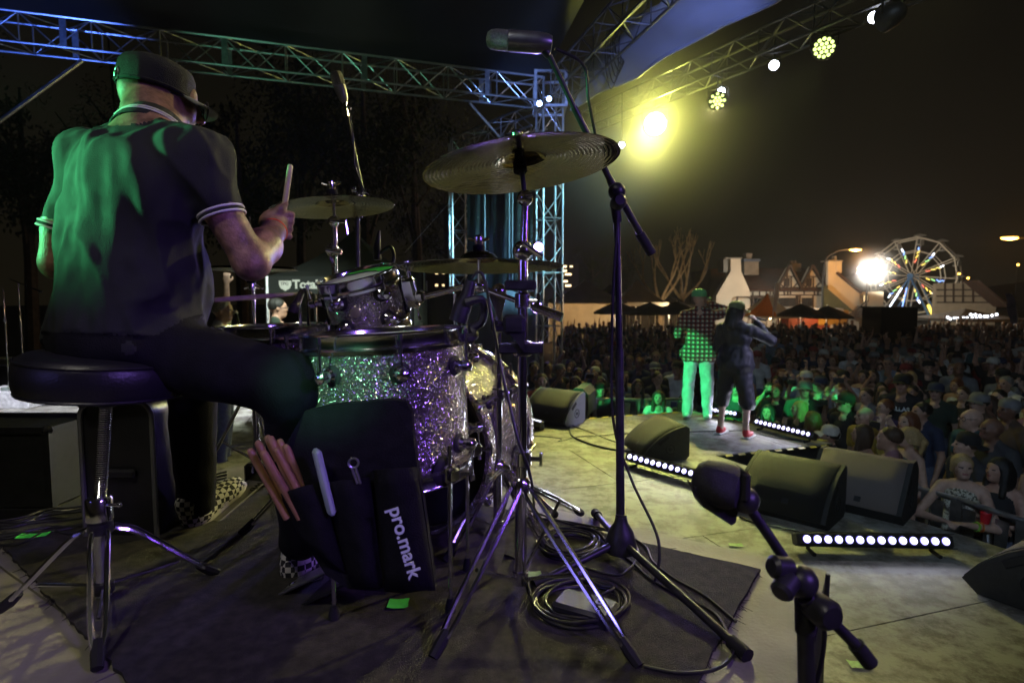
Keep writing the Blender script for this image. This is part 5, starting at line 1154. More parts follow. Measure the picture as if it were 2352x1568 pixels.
# ------------------------------------------------------------------ monitor wedges and light bars
def sharp(o): return o
WEDGEM = mat('wedge_paint', (.020, .021, .021), .6, 0, .3, 30, .25, 420)
GRILLE = mat('grille_mesh', (.021, .021, .020), .55, .4, .25, 160, .7, 500)
def wedge(label, c, fwd, w, d, h, face=.5, round_=True, sidem=None, grillem=None, z=STG):
    """stage monitor: grille slopes back from the fwd side; c = centre of the footprint"""
    f = Vector((fwd[0], fwd[1], 0)).normalized(); r = Vector((f.y, -f.x, 0)); c = Vector((c[0], c[1], z)); u = Vector((0, 0, 1)); t = thing('monitor_wedge', c, label, 'stage monitor', 'monitor wedges on the stage')
    def p(y, zz, x=0): return c + f*y + u*zz + r*x
    if round_: prof = [(-d*.42, .004), (d*.36, .004), (d*.5, h*.16)] + [(d*.5 - (d*.92)*k/7 + 0.05*h*math.sin(PI*k/7), h*.16 + h*.84*(k/7)**.82 + .10*h*math.sin(PI*k/7)) for k in range(1, 8)] + [(-d*.5, h*.93), (-d*.5, h*.12)]
    else: prof = [(-d*.42, .004), (d*.34, .004), (d*.5, h*.22), (-d*.12, h), (-d*.34, h), (-d*.5, h*.80), (-d*.5, h*.1)]
    mb = MB(); mb.prism([p(y, zz, -w*.46) for y, zz in prof], r*(w*.92)); mb.build('cabinet', WEDGEM, t, angle=30)
    g = prof[2:10] if round_ else prof[2:4]
    off = .004
    rows = [[p(y + off, zz + off, x) for x in np.linspace(-w*.45, w*.45, 6)] for y, zz in g]
    mb = MB(); mb.sheet(rows); o = mb.build('grille', grillem or GRILLE, t, angle=30); mo = o.modifiers.new('thickness', 'SOLIDIFY'); mo.thickness = .004; mo.offset = 1
    for s in (-1, 1):
        mb = MB(); mb.prism([p(y*1.015, max(zz*1.015, .003), s*w*.46) for y, zz in prof], r*(s*w*.04)); sp = mb.build('side_panel', sidem or WEDGEM, t, angle=30)
        cc = p(-d*.08, h*.36, s*(w*.5 + .0005)); mb = MB(); mb.torus(cc, r*s, h*.13, .006, 24, 6); mb.lathe(cc, r*s, [(h*.055, 0), (h*.05, .004), (.001, .005)], 16); mb.build('pole_cup', RUBBER, sp)
        mb = MB(); mb.box(p(d*.06, h*.62, s*(w*.5 + .001)), (.006, d*.26, .045), basis(r, (f*-.80 + u*.6).normalized(), (f*.6 + u*.80).normalized()), .003); mb.build('handle', RUBBER, sp)
    i0 = 1 if round_ else 0; cc = p(g[i0][0] + off + .003, g[i0][1] + off + .004, -w*.05); e = (p(g[i0 + 1][0], g[i0 + 1][1]) - p(g[i0][0], g[i0][1])).normalized(); cc = cc + e*(0 if round_ else .06)
    mb = MB(); mb.box(cc, (.045, .045, .003), basis(r, e, r.cross(e)), 0); lg = mb.build('badge', PLASTIC, t); mb = MB(); nn = r.cross(e)
    mb.path([cc + r*a*.018 + e*b_*.018 + nn*.003 for a, b_ in ((-1, -1), (1, -1), (1, 1), (-1, 1))], .0018, 4, closed=True); mb.path([cc - r*.01 + e*.012 + nn*.003, cc + r*.0 - e*.004 + nn*.003, cc + r*.012 - e*.008 + nn*.003], .002, 4); mb.build('badge_mark', mat('badge_pale', (.5, .42, .32), .5, .3, .1, 40), lg)
    return t
BACKC = Vector((-.55, -.84, 0))
def zc(px, py): q = Z(px, py, STG); return (q.x, q.y)
GREYSIDE = mat('wedge_side_grey', (.20, .20, .21), .6, 0, .1, 20)
wedge('grey green stage monitor with a rounded grille, nearest the right-hand light bar', zc(1812, 1178), (-.70, -.71), .66, .50, .40)
wedge('flat fronted stage monitor with white top stripes, next to the barricade', zc(1975, 1168), (-.72, -.69), .66, .50, .42, round_=False, grillem=mat('grille_brown', (.16, .13, .12), .7, .1, .15, 200, .5, 500))
wedge('stage monitor seen from its side behind the middle light bar', zc(1502, 1042), (-.92, -.18), .60, .50, .36)
wedge('stage monitor with pale grey side standing by the far stage lip', zc(1270, 968), (-.62, -.78), .72, .50, .42, sidem=GREYSIDE)
wedge('rearmost stage monitor, its top lit bright green', (zc(1320, 950)[0], 8.25), (-.9, .3), .60, .50, .42, round_=False, grillem=GREYSIDE)
wedge('big dark stage monitor cut off by the right edge, closest to the lens', (zc(2212, 1352)[0] + .135 + .28, zc(2212, 1352)[1] - .23 + .165), (-.5, .85), .66, .54, .42)
LEDM = emat('led_lens', (.62, .64, 1.0), 5)
n, l, b = nodes_of(LEDM)
t_ = n.new('ShaderNodeTexCoord'); sp_ = n.new('ShaderNodeSeparateXYZ'); l.new(t_.outputs['Object'], sp_.inputs[0]); cx2 = n.new('ShaderNodeCombineXYZ'); l.new(sp_.outputs['X'], cx2.inputs['X']); l.new(sp_.outputs['Y'], cx2.inputs['Y'])
v_ = n.new('ShaderNodeVectorMath'); v_.operation = 'LENGTH'; l.new(cx2.outputs[0], v_.inputs[0]); r_ = n.new('ShaderNodeValToRGB'); r_.color_ramp.elements[0].position = .55; r_.color_ramp.elements[0].color = (1, 1, 1, 1); r_.color_ramp.elements[1].position = .95; r_.color_ramp.elements[1].color = (.05, .035, .30, 1)
l.new(v_.outputs['Value'], r_.inputs[0]); l.new(r_.outputs[0], b.inputs['Emission Color']); b.inputs['Emission Strength'].default_value = 5.0
LENSME = MB().lathe((0, 0, 0), (0, 0, 1), [(1, 0), (.92, .35), (.6, .6), (.001, .7)], 14).build('lens', LEDM); LENS_DATA = LENSME.data; bpy.data.objects.remove(LENSME)
def led_bar(label, a, b_, face, n, r=.030, power=60, z=None, tgt=None):
    a, b_ = Vector(a), Vector(b_); face = Vector(face).normalized(); t = thing('light_bar', (a + b_)/2 - Vector((0, 0, .06)), label, 'light bar', 'LED light bars on the stage floor')
    d = (b_ - a).normalized(); L_ = (b_ - a).length; side = d.cross(face).normalized(); face = side.cross(d).normalized()
    mid = (a + b_)/2; R = basis(d, face, side)
    MB().box(mid - face*.055, (L_ + .05, .10, .085), R, .012).build('housing', PLASTIC, t)
    for s in (-1, 1): MB().box(mid - face*.004 + side*s*.044, (L_ + .05, .02, .005), R).build('lip', DARKMETAL, t)
    for i in range(n):
        o = bpy.data.objects.new('lens', LENS_DATA); COL.objects.link(o); o.parent = t; o.location = a.lerp(b_, (i + .5)/n) - face*.003 - worldof(t); o.scale = (r, r, r*.4); o.rotation_euler = face.to_track_quat('Z', 'Y').to_euler()
    for u in (.08, .92):
        q = a.lerp(b_, u) - face*.05
        MB().path([q + Vector((0, 0, -.01)), Vector((q.x, q.y, STG + .03)) - face*.03, Vector((q.x, q.y, STG + .012)) + Vector((face.x, face.y, 0))*.07], .014, 6).build('foot', DARKMETAL, t)
    if power: area(mid + face*.03, (tgt or (mid + face)), power, (.80, .80, 1.0), L_, .05, 150)
    return t
led_bar('light bar of fourteen white lenses beside the rounded wedge at the right', Z(1842, 1237, STG + .11), Z(2186, 1243, STG + .11), (-.15, -.95, .42), 14, .026, 2.2)
led_bar('light bar slanting in front of the sideways stage monitor', Z(1440, 1046, STG + .11), Z(1610, 1092, STG + .11), (-.55, -.75, .45), 12, .025, 3.5)
led_bar('light bar on the runway front lip beside the red shoes', Z(1733, 966, STG + .11), Z(1862, 998, STG + .11), (-.65, -.70, .40), 12, .025, 4.5)
led_bar('light bar half hidden behind the two singers\' feet', Z(1622, 938, STG + .11), Z(1692, 950, STG + .11), (-.5, -.8, .40), 8, .025, 5)
led_bar('short light bar in front of the grey sided wedge', Z(1196, 955, STG + .11), Z(1243, 968, STG + .11), (.55, -.75, .45), 7, .025, 3)
# ------------------------------------------------------------------ barricade
def barricade(label, a, b_, group='crowd barricade sections', diag=True):
    a, b_ = Vector(a), Vector(b_); t = thing('crowd_barricade', (a.x, a.y, GND), label, 'barricade', group); d = (b_ - a).normalized(); L_ = (b_ - a).length; n = Vector((-d.y, d.x, 0))
    MB().tube(a, b_, .024, n=10).build('top_rail', STEEL, t)
    for u in (.04, .5, .96):
        p = a.lerp(b_, u); MB().box((p.x, p.y, (p.z + GND)/2), (.05, .05, p.z - GND - .02), rotz(math.atan2(d.y, d.x))).build('post', STEEL, t, smooth=False)
    for u in (.22, .72):
        p = a.lerp(b_, u) - n*0.02; q = p + n*.0; MB().prism([p + d*-.05 + Vector((0, 0, -.05)), p + d*.05 + Vector((0, 0, -.05)), p + d*.03 + Vector((0, 0, -.40)), p - d*.05 + Vector((0, 0, -.40))], -n*.006).build('plate', STEEL, t, smooth=False)
    MB().box((a + b_)/2 - Vector((0, 0, .75)), (L_*.94, .02, .8), basis(d, n, Vector((0, 0, 1)))).build('front_panel', DARKMETAL, t, smooth=False)
    if diag: MB().tube(a.lerp(b_, .5) + Vector((0, 0, -.2)), a.lerp(b_, .95) + Vector((0, 0, -.95)) - n*.35, .018, n=8).build('brace', STEEL, t)
ba = P(2058, 1106, 5.45); bb = P(2200, 1146, 5.0); bc = P(2352, 1196, 4.58)
barricade('barricade section beside the flat fronted wedge, a bare arm resting on its rail', ba, bb)
barricade('barricade section at the right edge below the red cup', bb, bc)
barricade('barricade section leaving the picture at the lower right', bc, bc + (bc - bb)*1.1)
fa = P(1340, 925, 9.3); 
barricade('far barricade section behind the green topped wedge', P(1362, 915, 8.9), P(1470, 918, 9.15), diag=True)
barricade('far barricade section behind the green lit woman', P(1480, 918, 9.15), P(1590, 916, 9.4), diag=False)
# ------------------------------------------------------------------ the crowd
HAIRM = {'black': mat('black_hair', (.010, .009, .008), .55, 0, .4, 120, .3, 400), 'brown': mat('brown_hair', (.055, .030, .016), .5, 0, .4, 120, .3, 400), 'blonde': mat('blonde_hair', (.42, .29, .13), .5, 0, .35, 120, .3, 400), 'grey': mat('grey_hair', (.22, .21, .20), .6, 0, .4, 120, .3, 400), 'red': mat('auburn_hair', (.14, .045, .018), .5, 0, .4, 120, .3, 400)}
SKINS = [('', SKIN), ('pale ', SKIN3), ('dark skinned ', SKIN2)]
SHIRTS = {n_: mat('cotton_' + n_.replace(' ', '_'), c, .85, 0, .18, 14, .2, 120) for n_, c in {'black': (.016, .016, .018), 'white': (.62, .62, .60), 'grey': (.19, .19, .20), 'navy': (.025, .035, .08), 'dark green': (.025, .045, .032), 'maroon': (.07, .016, .018), 'pale blue': (.22, .27, .36), 'charcoal': (.05, .05, .055), 'teal': (.04, .11, .12), 'yellow': (.40, .27, .04), 'brown': (.11, .065, .04), 'red': (.22, .03, .03), 'pink': (.30, .15, .18), 'purple': (.07, .04, .11)}.items()}
RES_C = .0135
POSES = {
 'standing': dict(), 'armsup': dict(larm=((-.30, .10, 1.62), (-.22, .20, 1.86)), rarm=((.30, .10, 1.62), (.20, .22, 1.86))),
 'filming': dict(larm=((-.26, .14, 1.28), (-.07, .30, 1.62)), rarm=((.26, .14, 1.28), (.07, .30, 1.62))), 'onearm': dict(rarm=((.27, .06, 1.66), (.24, .08, 1.92))),
 'folded': dict(larm=((-.24, .08, 1.14), (.06, .20, 1.20)), rarm=((.24, .08, 1.14), (-.06, .22, 1.16))), 'leaning': dict(larm=((-.30, .24, 1.16), (-.10, .42, 1.20)), rarm=((.30, .24, 1.16), (.08, .44, 1.20)))}
PROT = {}
def prototype(fem, pose, sleeve, hair, capkind, girth=1.0, yaw=0.0, res=RES_C, fine=False):
    key = (fem, pose, sleeve, hair, capkind, girth, yaw, fine)
    if key in PROT: return PROT[key]
    h = 1.64 if fem else 1.76; s = h/1.75
    pr, L, R = human(h, fem, sleeve=sleeve, girth=girth, head_yaw=yaw, nod=.12, stance=.09, fine=fine, **POSES[pose])
    pr = [p for p in pr if not (p[0] == 'c' and max(p[1][2], p[2][2]) < .55*s and p[5] in (PT,)) or True]
    o = body_obj('body', pr, [SKIN, SHIRTS['black'], JEANS, EYEM, LIPM, BEARD, BLACKCLOTH], res, None, True); bme = o.data; bpy.data.objects.remove(o)
    hme = cme = None
    if hair != 'bald':
        o = body_obj('hair', hair_prims(L, R, s, hair), [HAIRM['black']], .011 if not fine else .009, None, True, hair_disp); hme = o.data; bpy.data.objects.remove(o)
    if capkind:
        o = cap_mesh('cap', L, R, s*1.03, CAPM, None, capkind != 'beanie', -1 if capkind == 'backwards' else 1); cme = o.data; bpy.data.objects.remove(o)
    PROT[key] = (bme, hme, cme); return PROT[key]
def setmat(o, i, m):
    o.material_slots[i].link = 'OBJECT'; o.material_slots[i].material = m
def fan(loc, rz, proto, skin, shirt, hairm, capm, label, group='concertgoers in the crowd', scale=1.0, pants=None):
    bme, hme, cme = proto; t = thing('person', loc, label, 'person', group, rz); t.scale = (scale,)*3
    o = bpy.data.objects.new('body', bme); COL.objects.link(o); o.parent = t; setmat(o, 0, skin); setmat(o, 1, shirt)
    if pants: setmat(o, 2, pants)
    if hme is not None:
        q = bpy.data.objects.new('hair', hme); COL.objects.link(q); q.parent = t; setmat(q, 0, hairm)
    if cme is not None:
        q = bpy.data.objects.new('cap', cme); COL.objects.link(q); q.parent = t; setmat(q, 0, capm)
    return t
def yaw_to(p, tgt): d = Vector(tgt) - Vector(p); return math.atan2(-d.x, d.y)
SING = Vector((2.6, 7.2, 0)); TAKEN = []
def headloc(px, py, D, h):                            # place so that the middle of the head lands on a pixel
    p = P(px, py, D); return Vector((p.x, p.y, p.z - h*.937))
WCAP = mat('white_front_cap', (.6, .58, .52), .8, 0, .1, 30)
def special(px, py, D, fem, pose, sleeve, hair, capk, skin, shirt, hairm, label, yaw=0.0, tgt=None, girth=1.0, capm=None, fine=True):
    h = 1.64 if fem else 1.76; loc = headloc(px, py, D, h); TAKEN.append((loc.x, loc.y, .36))
    pr_ = prototype(fem, pose, sleeve, hair, capk, girth, yaw, .0105, fine)
    return fan(loc, yaw_to(loc, tgt or SING), pr_, skin, SHIRTS[shirt] if isinstance(shirt, str) else shirt, HAIRM[hairm] if hairm else None, capm or CAPM, label, 'concertgoers near the stage')
# printed tops
def print_mat(name, a, b_, sc, thr=.5):
    m = mat(name, a, .85, 0, .05, 20); n, l, bb_ = nodes_of(m); t = n.new('ShaderNodeTexCoord'); nz = n.new('ShaderNodeTexNoise'); nz.inputs['Scale'].default_value = sc; nz.inputs['Detail'].default_value = 2
    l.new(t.outputs['Object'], nz.inputs['Vector']); r = n.new('ShaderNodeValToRGB'); r.color_ramp.elements[0].position = thr - .04; r.color_ramp.elements[0].color = (*a, 1); r.color_ramp.elements[1].position = thr + .04; r.color_ramp.elements[1].color = (*b_, 1)
    l.new(nz.outputs['Fac'], r.inputs[0]); l.new(r.outputs[0], bb_.inputs['Base Color']); return m
TIED = print_mat('tie_dye_top', (.03, .06, .07), (.42, .52, .50), 11); LEOP = print_mat('leopard_top', (.10, .09, .07), (.55, .52, .42), 60, .47)
w1 = special(1984, 996, 6.35, True, 'folded', 'tank', 'long', None, SKIN, 'white', 'brown', 'woman with long dark hair and white tank top behind the flat fronted wedge', .5, (0, 7, 0))
w2 = special(2090, 1004, 5.85, True, 'standing', 'tank', 'tail', None, SKIN3, TIED, 'blonde', 'blonde woman with a ponytail in a tie-dye tank top at the barricade', .35, (0, 6, 0))
w3 = special(2212, 1070, 5.08, True, 'leaning', 'tank', 'tail', None, SKIN3, LEOP, 'blonde', 'smiling blonde woman in a leopard print top leaning on the barricade rail', -.4, (1.5, 2.5, 0), 1.15)
w4 = special(2296, 1078, 4.95, True, 'folded', 'tank', 'long', None, SKIN, 'black', 'black', 'dark haired woman in a strappy black top holding a red cup', .5, (2.0, 3.5, 0), 1.2)
m5 = special(1945, 925, 7.5, False, 'standing', 'short', 'short', 'cap', SKIN3, 'black', 'brown', 'man in a dark cap and black shirt with a round white emblem', .3, (0, 6.5, 0))
m6 = special(1990, 955, 7.0, False, 'standing', 'short', 'bald', None, SKIN3, 'yellow', None, 'bald man in a yellow shirt behind the runway corner', .4, (0, 6, 0))
m7 = special(1908, 1000, 6.9, False, 'standing', 'short', 'short', 'cap', SKIN, 'black', 'black', 'man in a white fronted cap low at the runway corner', .6, (0, 7, 0), 1.0, WCAP)
m8 = special(1838, 938, 8.0, True, 'standing', 'short', 'long', None, SKIN3, 'black', 'blonde', 'woman with fair hair lit bright green behind the front light bar', .5, (0, 7, 0))
m9 = special(1765, 945, 8.4, True, 'standing', 'short', 'long', None, SKIN, 'black', 'black', 'dark haired woman with a green lit face just right of the singers', 0, (0, 4, 0))
m10 = special(1513, 912, 9.0, True, 'leaning', 'short', 'long', None, SKIN3, 'white', 'brown', 'woman bathed in bright green light at the far stage lip', 0, (0, 2, 0))
m11 = special(2236, 962, 6.1, False, 'standing', 'short', 'bald', None, SKIN3, 'teal', None, 'bald man with glasses looking up in profile at the right', .6, (0, 6, 0))
m12 = special(2282, 985, 5.75, False, 'standing', 'short', 'bald', None, SKIN2, 'charcoal', None, 'bald dark skinned man just right of the man with glasses', .4, (0, 5, 0), 1.1)
m13 = special(2072, 882, 7.6, False, 'standing', 'short', 'short', 'cap', SKIN, 'black', 'black', 'man in a black shirt with white chest lettering in mid crowd', 0, (.8, 2.5, 0), 1.2)
m14 = special(2092, 866, 10.2, True, 'filming', 'short', 'long', None, SKIN3, 'black', 'blonde', 'blonde woman in mid crowd filming with a phone held before her face', 0, (0, 3, 0))
m15 = special(1936, 868, 9.4, False, 'filming', 'short', 'short', 'backwards', SKIN, 'white', 'black', 'man in a white T-shirt with both arms raised to film', 0, (.5, 3, 0))
m16 = special(1402, 905, 9.7, False, 'onearm', 'short', 'short', None, SKIN3, 'black', 'black', 'person with one bare arm stretched high beside the tall mic stand', 0, (1, 2, 0))
m17 = special(1465, 885, 9.6, True, 'standing', 'long', 'long', None, SKIN, 'grey', 'brown', 'woman in a grey cardigan and earrings left of the green lit woman', -.2, (1, 2, 0))
m18 = special(1378, 878, 9.9, True, 'folded', 'short', 'long', None, SKIN3, 'black', 'black', 'woman in a black shirt with folded hands behind the far barricade', 0, (0, 2, 0))
m19 = special(1322, 878, 9.6, True, 'standing', 'tank', 'long', None, SKIN, 'charcoal', 'brown', 'long haired woman looking down behind the green topped wedge', .2, (0, 2, 0))
m20 = special(1572, 918, 9.5, True, 'standing', 'short', 'long', None, SKIN3, 'dark green', 'black', 'pale woman between the green lit woman and the singer in plaid', .2, (0, 3, 0))
m21 = special(1556, 845, 11.0, False, 'standing', 'short', 'short', 'cap', SKIN, 'white', 'black', 'man in a white T-shirt and cap left of the singer in plaid', .6, (0, 3, 0), 1.15)
m22 = special(2120, 945, 6.9, False, 'standing', 'short', 'short', None, SKIN, 'navy', 'black', 'man with short dark hair in a denim blue top above the ponytail', .4, (0, 6, 0))
m23 = special(2035, 935, 7.4, True, 'standing', 'short', 'short', None, SKIN3, 'purple', 'red', 'person with tousled auburn hair rimmed in light behind the bald man', .4, (0, 6, 0))
m24 = special(1868, 962, 7.6, True, 'standing', 'short', 'long', None, SKIN, 'pink', 'red', 'woman seen from her auburn hair close behind the front light bar', 1.0, (0, 8, 0))
m25 = special(2225, 1022, 5.65, False, 'standing', 'short', 'short', 'backwards', SKIN3, 'charcoal', 'brown', 'man with a backwards cap looking up behind the leopard print top', .5, (0, 6, 0))
M_ = Matrix.Rotation(m13.rotation_euler.z, 4, 'Z'); WORLD[m13.name] = Vector((0, 0, 0))
text('DALLAS', .075, frame4((-.02 + .17, .165, 1.31), (-1, 0, 0), (0, .03, 1)), LETT, m13, .004, align='LEFT', bold=.002)
text('DALLAS', .05, frame4((.13, .168, 1.24), (-1, 0, 0), (0, .03, 1)), mat('blue_print', (.12, .2, .3), .7, 0, .1, 40), m13, .004, name='lettering_line', bold=.001) if False else None
mb = MB(); mb.torus((0, .150, 1.24), (0, 1, .1), .075, .006, 24, 5); mb.torus((-.025, .155, 1.255), (0, 1, .1), .022, .006, 12, 5); mb.torus((.025, .155, 1.255), (0, 1, .1), .022, .006, 12, 5)
for k in range(3): mb.tube((-.02 + .02*k, .155, 1.22), (-.02 + .02*k, .155, 1.195), .005, n=5)
mb.build('shirt_emblem', LETT, m5, local=True)
def obj_at(t, p): return Vector(t.location) + rotz(t.rotation_euler.z) @ Vector(p)
def phone(t, p, col, label):
    c = obj_at(t, p); o = thing('phone', c, label, 'phone', 'phones held up in the crowd'); a = t.rotation_euler.z
    MB().box(c, (.15, .010, .078), rotz(a), .004).build('case', PLASTIC, o); MB().box(c - rotz(a) @ Vector((0, .0062, 0)), (.138, .0015, .068), rotz(a)).build('screen', col, o)
    MB().lathe(c + rotz(a) @ Vector((.055, .0055, .022)), rotz(a) @ Vector((0, 1, 0)), [(.006, 0), (.005, .002)], 8).build('camera_lens', STEEL, o)
SCRB = mat('phone_screen', (.05, .06, .08), .2, 0, .1, 10, emit=(.35, .6, .8), estr=.8)
phone(m14, (0, .42, 1.60), SCRB, 'phone with a pale back held by the blonde woman in mid crowd'); phone(m15, (0, .44, 1.66), SCRB, 'phone held up by the man in the white T-shirt')
cup = thing('party_cup', obj_at(w4, (.0, .34, 1.18)), 'red cup in the hand of the dark haired woman at the rail', 'cup')
MB().lathe(obj_at(w4, (-.02, .33, 1.10)), (0.1, 0, 1), [(.028, 0), (.040, .11), (.041, .115), (.038, .11), (.026, .004)], 18).build('cup_wall', mat('red_plastic', (.6, .02, .03), .4, 0, .08, 20), cup)
for k_, (u_, m_) in enumerate(((.55, mat('orange_band', (.7, .2, .03), .5, 0, .1, 30)), (.68, mat('lime_band', (.25, .6, .06), .5, 0, .1, 30)))):
    e_, w_ = Vector((-.30, .24, 1.16))*.937, Vector((-.10, .42, 1.20))*.937; MB().torus(e_.lerp(w_, u_), (w_ - e_), .036, .008, 18, 6).build('wristband', m_, w3, local=True)
gl = MB(); 
for q in (-1, 1): gl.torus((q*.034, .135, 1.655), (0, 1, 0), .024, .003, 14, 5)
gl.tube((-.085, .03, 1.66), (-.06, .13, 1.66), .003, n=5); gl.tube((.085, .03, 1.66), (.06, .13, 1.66), .003, n=5); gl.build('glasses', DARKMETAL, m11, local=True)
# the rest of the first three hundred
def inside(x, y, poly, m=0.0):
    r = False; n_ = len(poly)
    for i in range(n_):
        x1, y1 = poly[i]; x2, y2 = poly[(i + 1) % n_]
        if (y1 > y) != (y2 > y) and x < (x2 - x1)*(y - y1)/(y2 - y1) + x1: r = not r
    return r
def near_stage(x, y, m):
    if inside(x, y, STAGEPOLY): return True
    for i in range(len(STAGEPOLY)):
        a, b_ = Vector(STAGEPOLY[i]), Vector(STAGEPOLY[(i + 1) % len(STAGEPOLY)]); d = b_ - a; t = max(0, min(1, (Vector((x, y)) - a).dot(d)/d.dot(d)))
        if (a + d*t - Vector((x, y))).length < m: return True
    return False
BLOCK = [(2.3*0 + (1176*0), 0, 0)]
FOH = P(2068, 730, 25)
def ok(x, y, rr):
    if near_stage(x, y, .85 if y > 6 else 1.05): return False
    if abs(x - FOH.x) < 1.2 and abs(y - FOH.y) < 1.0: return False
    if abs(x - .84) < .7 and abs(y - 13) < .7: return False
    px = 1176 + FPX*x/y
    if px < 1225 or px > 2500: return False
    if px < 1290 and y > 12: return False
    return all((x - a)**2 + (y - b_)**2 > max(rr, c_)**2 for a, b_, c_ in TAKEN)
spots = []
rr_ = random.Random(5)
for ring in ((4.4, 9, .50, 1500), (9, 14, .55, 1600), (14, 22, .66, 2600), (22, 34, .84, 3000)):
    for _ in range(ring[3]):
        y = rr_.uniform(ring[0], ring[1]); x = y*rr_.uniform(.03, 1.0)
        if ok(x, y, ring[2]): TAKEN.append((x, y, ring[2])); spots.append((x, y))
spots.sort(key=lambda s: s[1])
protos = []
for args in ((False, 'standing', 'short', 'short', None), (False, 'standing', 'short', 'short', 'cap'), (True, 'standing', 'short', 'long', None), (True, 'standing', 'tank', 'tail', None), (False, 'folded', 'long', 'short', None), (True, 'filming', 'short', 'long', None),
             (False, 'filming', 'short', 'short', 'backwards'), (False, 'standing', 'short', 'bald', None), (True, 'armsup', 'tank', 'long', None), (False, 'onearm', 'short', 'short', 'cap'), (True, 'folded', 'long', 'tail', None), (False, 'standing', 'long', 'short', 'beanie')):
    protos.append((args, prototype(*args)))
WT = [6, 6, 6, 4, 4, 4, 4, 3, 2, 4, 4, 3]
shnames = ['black']*8 + ['charcoal']*4 + ['grey']*3 + ['white']*4 + ['navy']*4 + ['pale blue']*2 + ['dark green', 'maroon', 'teal', 'brown', 'red', 'pink', 'purple', 'yellow']
hairn = ['black', 'black', 'black', 'brown', 'brown', 'brown', 'blonde', 'grey', 'red']
def zone(x, y):
    px = 1176 + FPX*x/y
    col = 'left of the tall mic stand' if px < 1410 else 'left of the singers' if px < 1545 else 'behind the singers' if px < 1760 else 'right of the singers' if px < 1900 else 'below the half timbered house' if px < 2010 else 'below the Ferris wheel' if px < 2180 else 'toward the string lights'
    row = 'in the front rows' if y < 9 else 'a few rows back' if y < 12.5 else 'in the middle of the crowd' if y < 18 else 'far back in the crowd'
    return row, col
used = {}; nph = 0; PHU = set()
def phlab(fem, hairw, shn, place):
    for tail in ('', ', ' + ' '.join(place.split()[:2]), ', ' + ' '.join(place.split()[-2:]), ', ' + ' '.join(place.split()[:2] + place.split()[-2:])):
        q = f"phone held by {'woman' if fem else 'man'}, {hairw}, {shn} top" + tail
        if q not in PHU: break
    PHU.add(q); return q
seen_spots = []
for (x, y) in spots:
    if len(seen_spots) >= 272: break
    seen_spots.append((x, y))
hd = {'short': 'short', 'long': 'long', 'tail': 'tied back', 'bald': 'no'}
pose_w = {'standing': '', 'folded': ', arms folded', 'filming': ', filming with both hands', 'armsup': ', both arms up', 'onearm': ', one arm raised'}
for (x, y) in seen_spots:
    a_, pr_ = rr_.choices(protos, WT)[0]; fem, pose, sl, hair, ck = a_
    hn = rr_.choice(hairn); shn = rr_.choice(shnames); sk = rr_.choices(SKINS, [5, 4, 2])[0]; row, col = zone(x, y)
    top_ = {'tank': 'tank top', 'long': 'long sleeved top', 'short': 'T-shirt'}[sl]
    hairw = 'bald' if hair == 'bald' else f'{hd[hair]} {hn} hair'
    place = row.replace('in the ', '').replace(' in the crowd', '').replace(' of the crowd', '').replace('a few', 'some') + ' ' + col.replace('half timbered', 'timbered').replace('tall ', '')
    acc = {None: '', 'cap': 'cap', 'backwards': 'backwards cap', 'beanie': 'beanie'}[ck]
    pw = {'standing': '', 'folded': 'arms folded', 'filming': 'filming', 'armsup': 'arms up', 'onearm': 'one arm up'}[pose]
    for tr in range(40):
        bits = [f"{sk[0]}{'woman' if fem else 'man'}", hairw, acc, f"{shn} {top_}", pw]
        lab = ', '.join(q for q in bits if q) + ', ' + place
        if len(lab.replace('-', ' ').split()) > 16: lab = ', '.join(q for q in ['woman' if fem else 'man', hairw, acc, f"{shn} {top_.split()[-1]}"] if q) + ', ' + place
        if len(lab.replace('-', ' ').split()) > 16: lab = ', '.join(q for q in ['woman' if fem else 'man', acc or hairw, f"{shn} {top_.split()[-1]}"] if q) + ', ' + place
        if lab not in used: break
        shn = rr_.choice(shnames); hn = rr_.choice(hairn); hairw = 'bald' if hair == 'bald' else f'{hd[hair]} {hn} hair'
    short_ = lab
    used[lab] = 1
    loc = Vector((x, y, GND)); sc_ = rr_.uniform(.93, 1.07)
    tf = fan(loc, yaw_to(loc, (rr_.uniform(.2, 3.2), rr_.uniform(3.0, 7.5) if y > 8 else rr_.uniform(4, 8), 0)) + rr_.uniform(-.3, .3), pr_, sk[1], SHIRTS[shn], HAIRM[hn] if hair != 'bald' else None, rr_.choice([CAPM, CAPM, WCAP, SHIRTS['navy'], SHIRTS['red'], SHIRTS['grey']]), short_, 'concertgoers in the crowd', sc_)
    if pose == 'filming' and nph < 22:
        nph += 1; phone(tf, (0, .45*sc_, (1.52 if fem else 1.63)*sc_), SCRB, phlab(fem, hairw, shn, place))
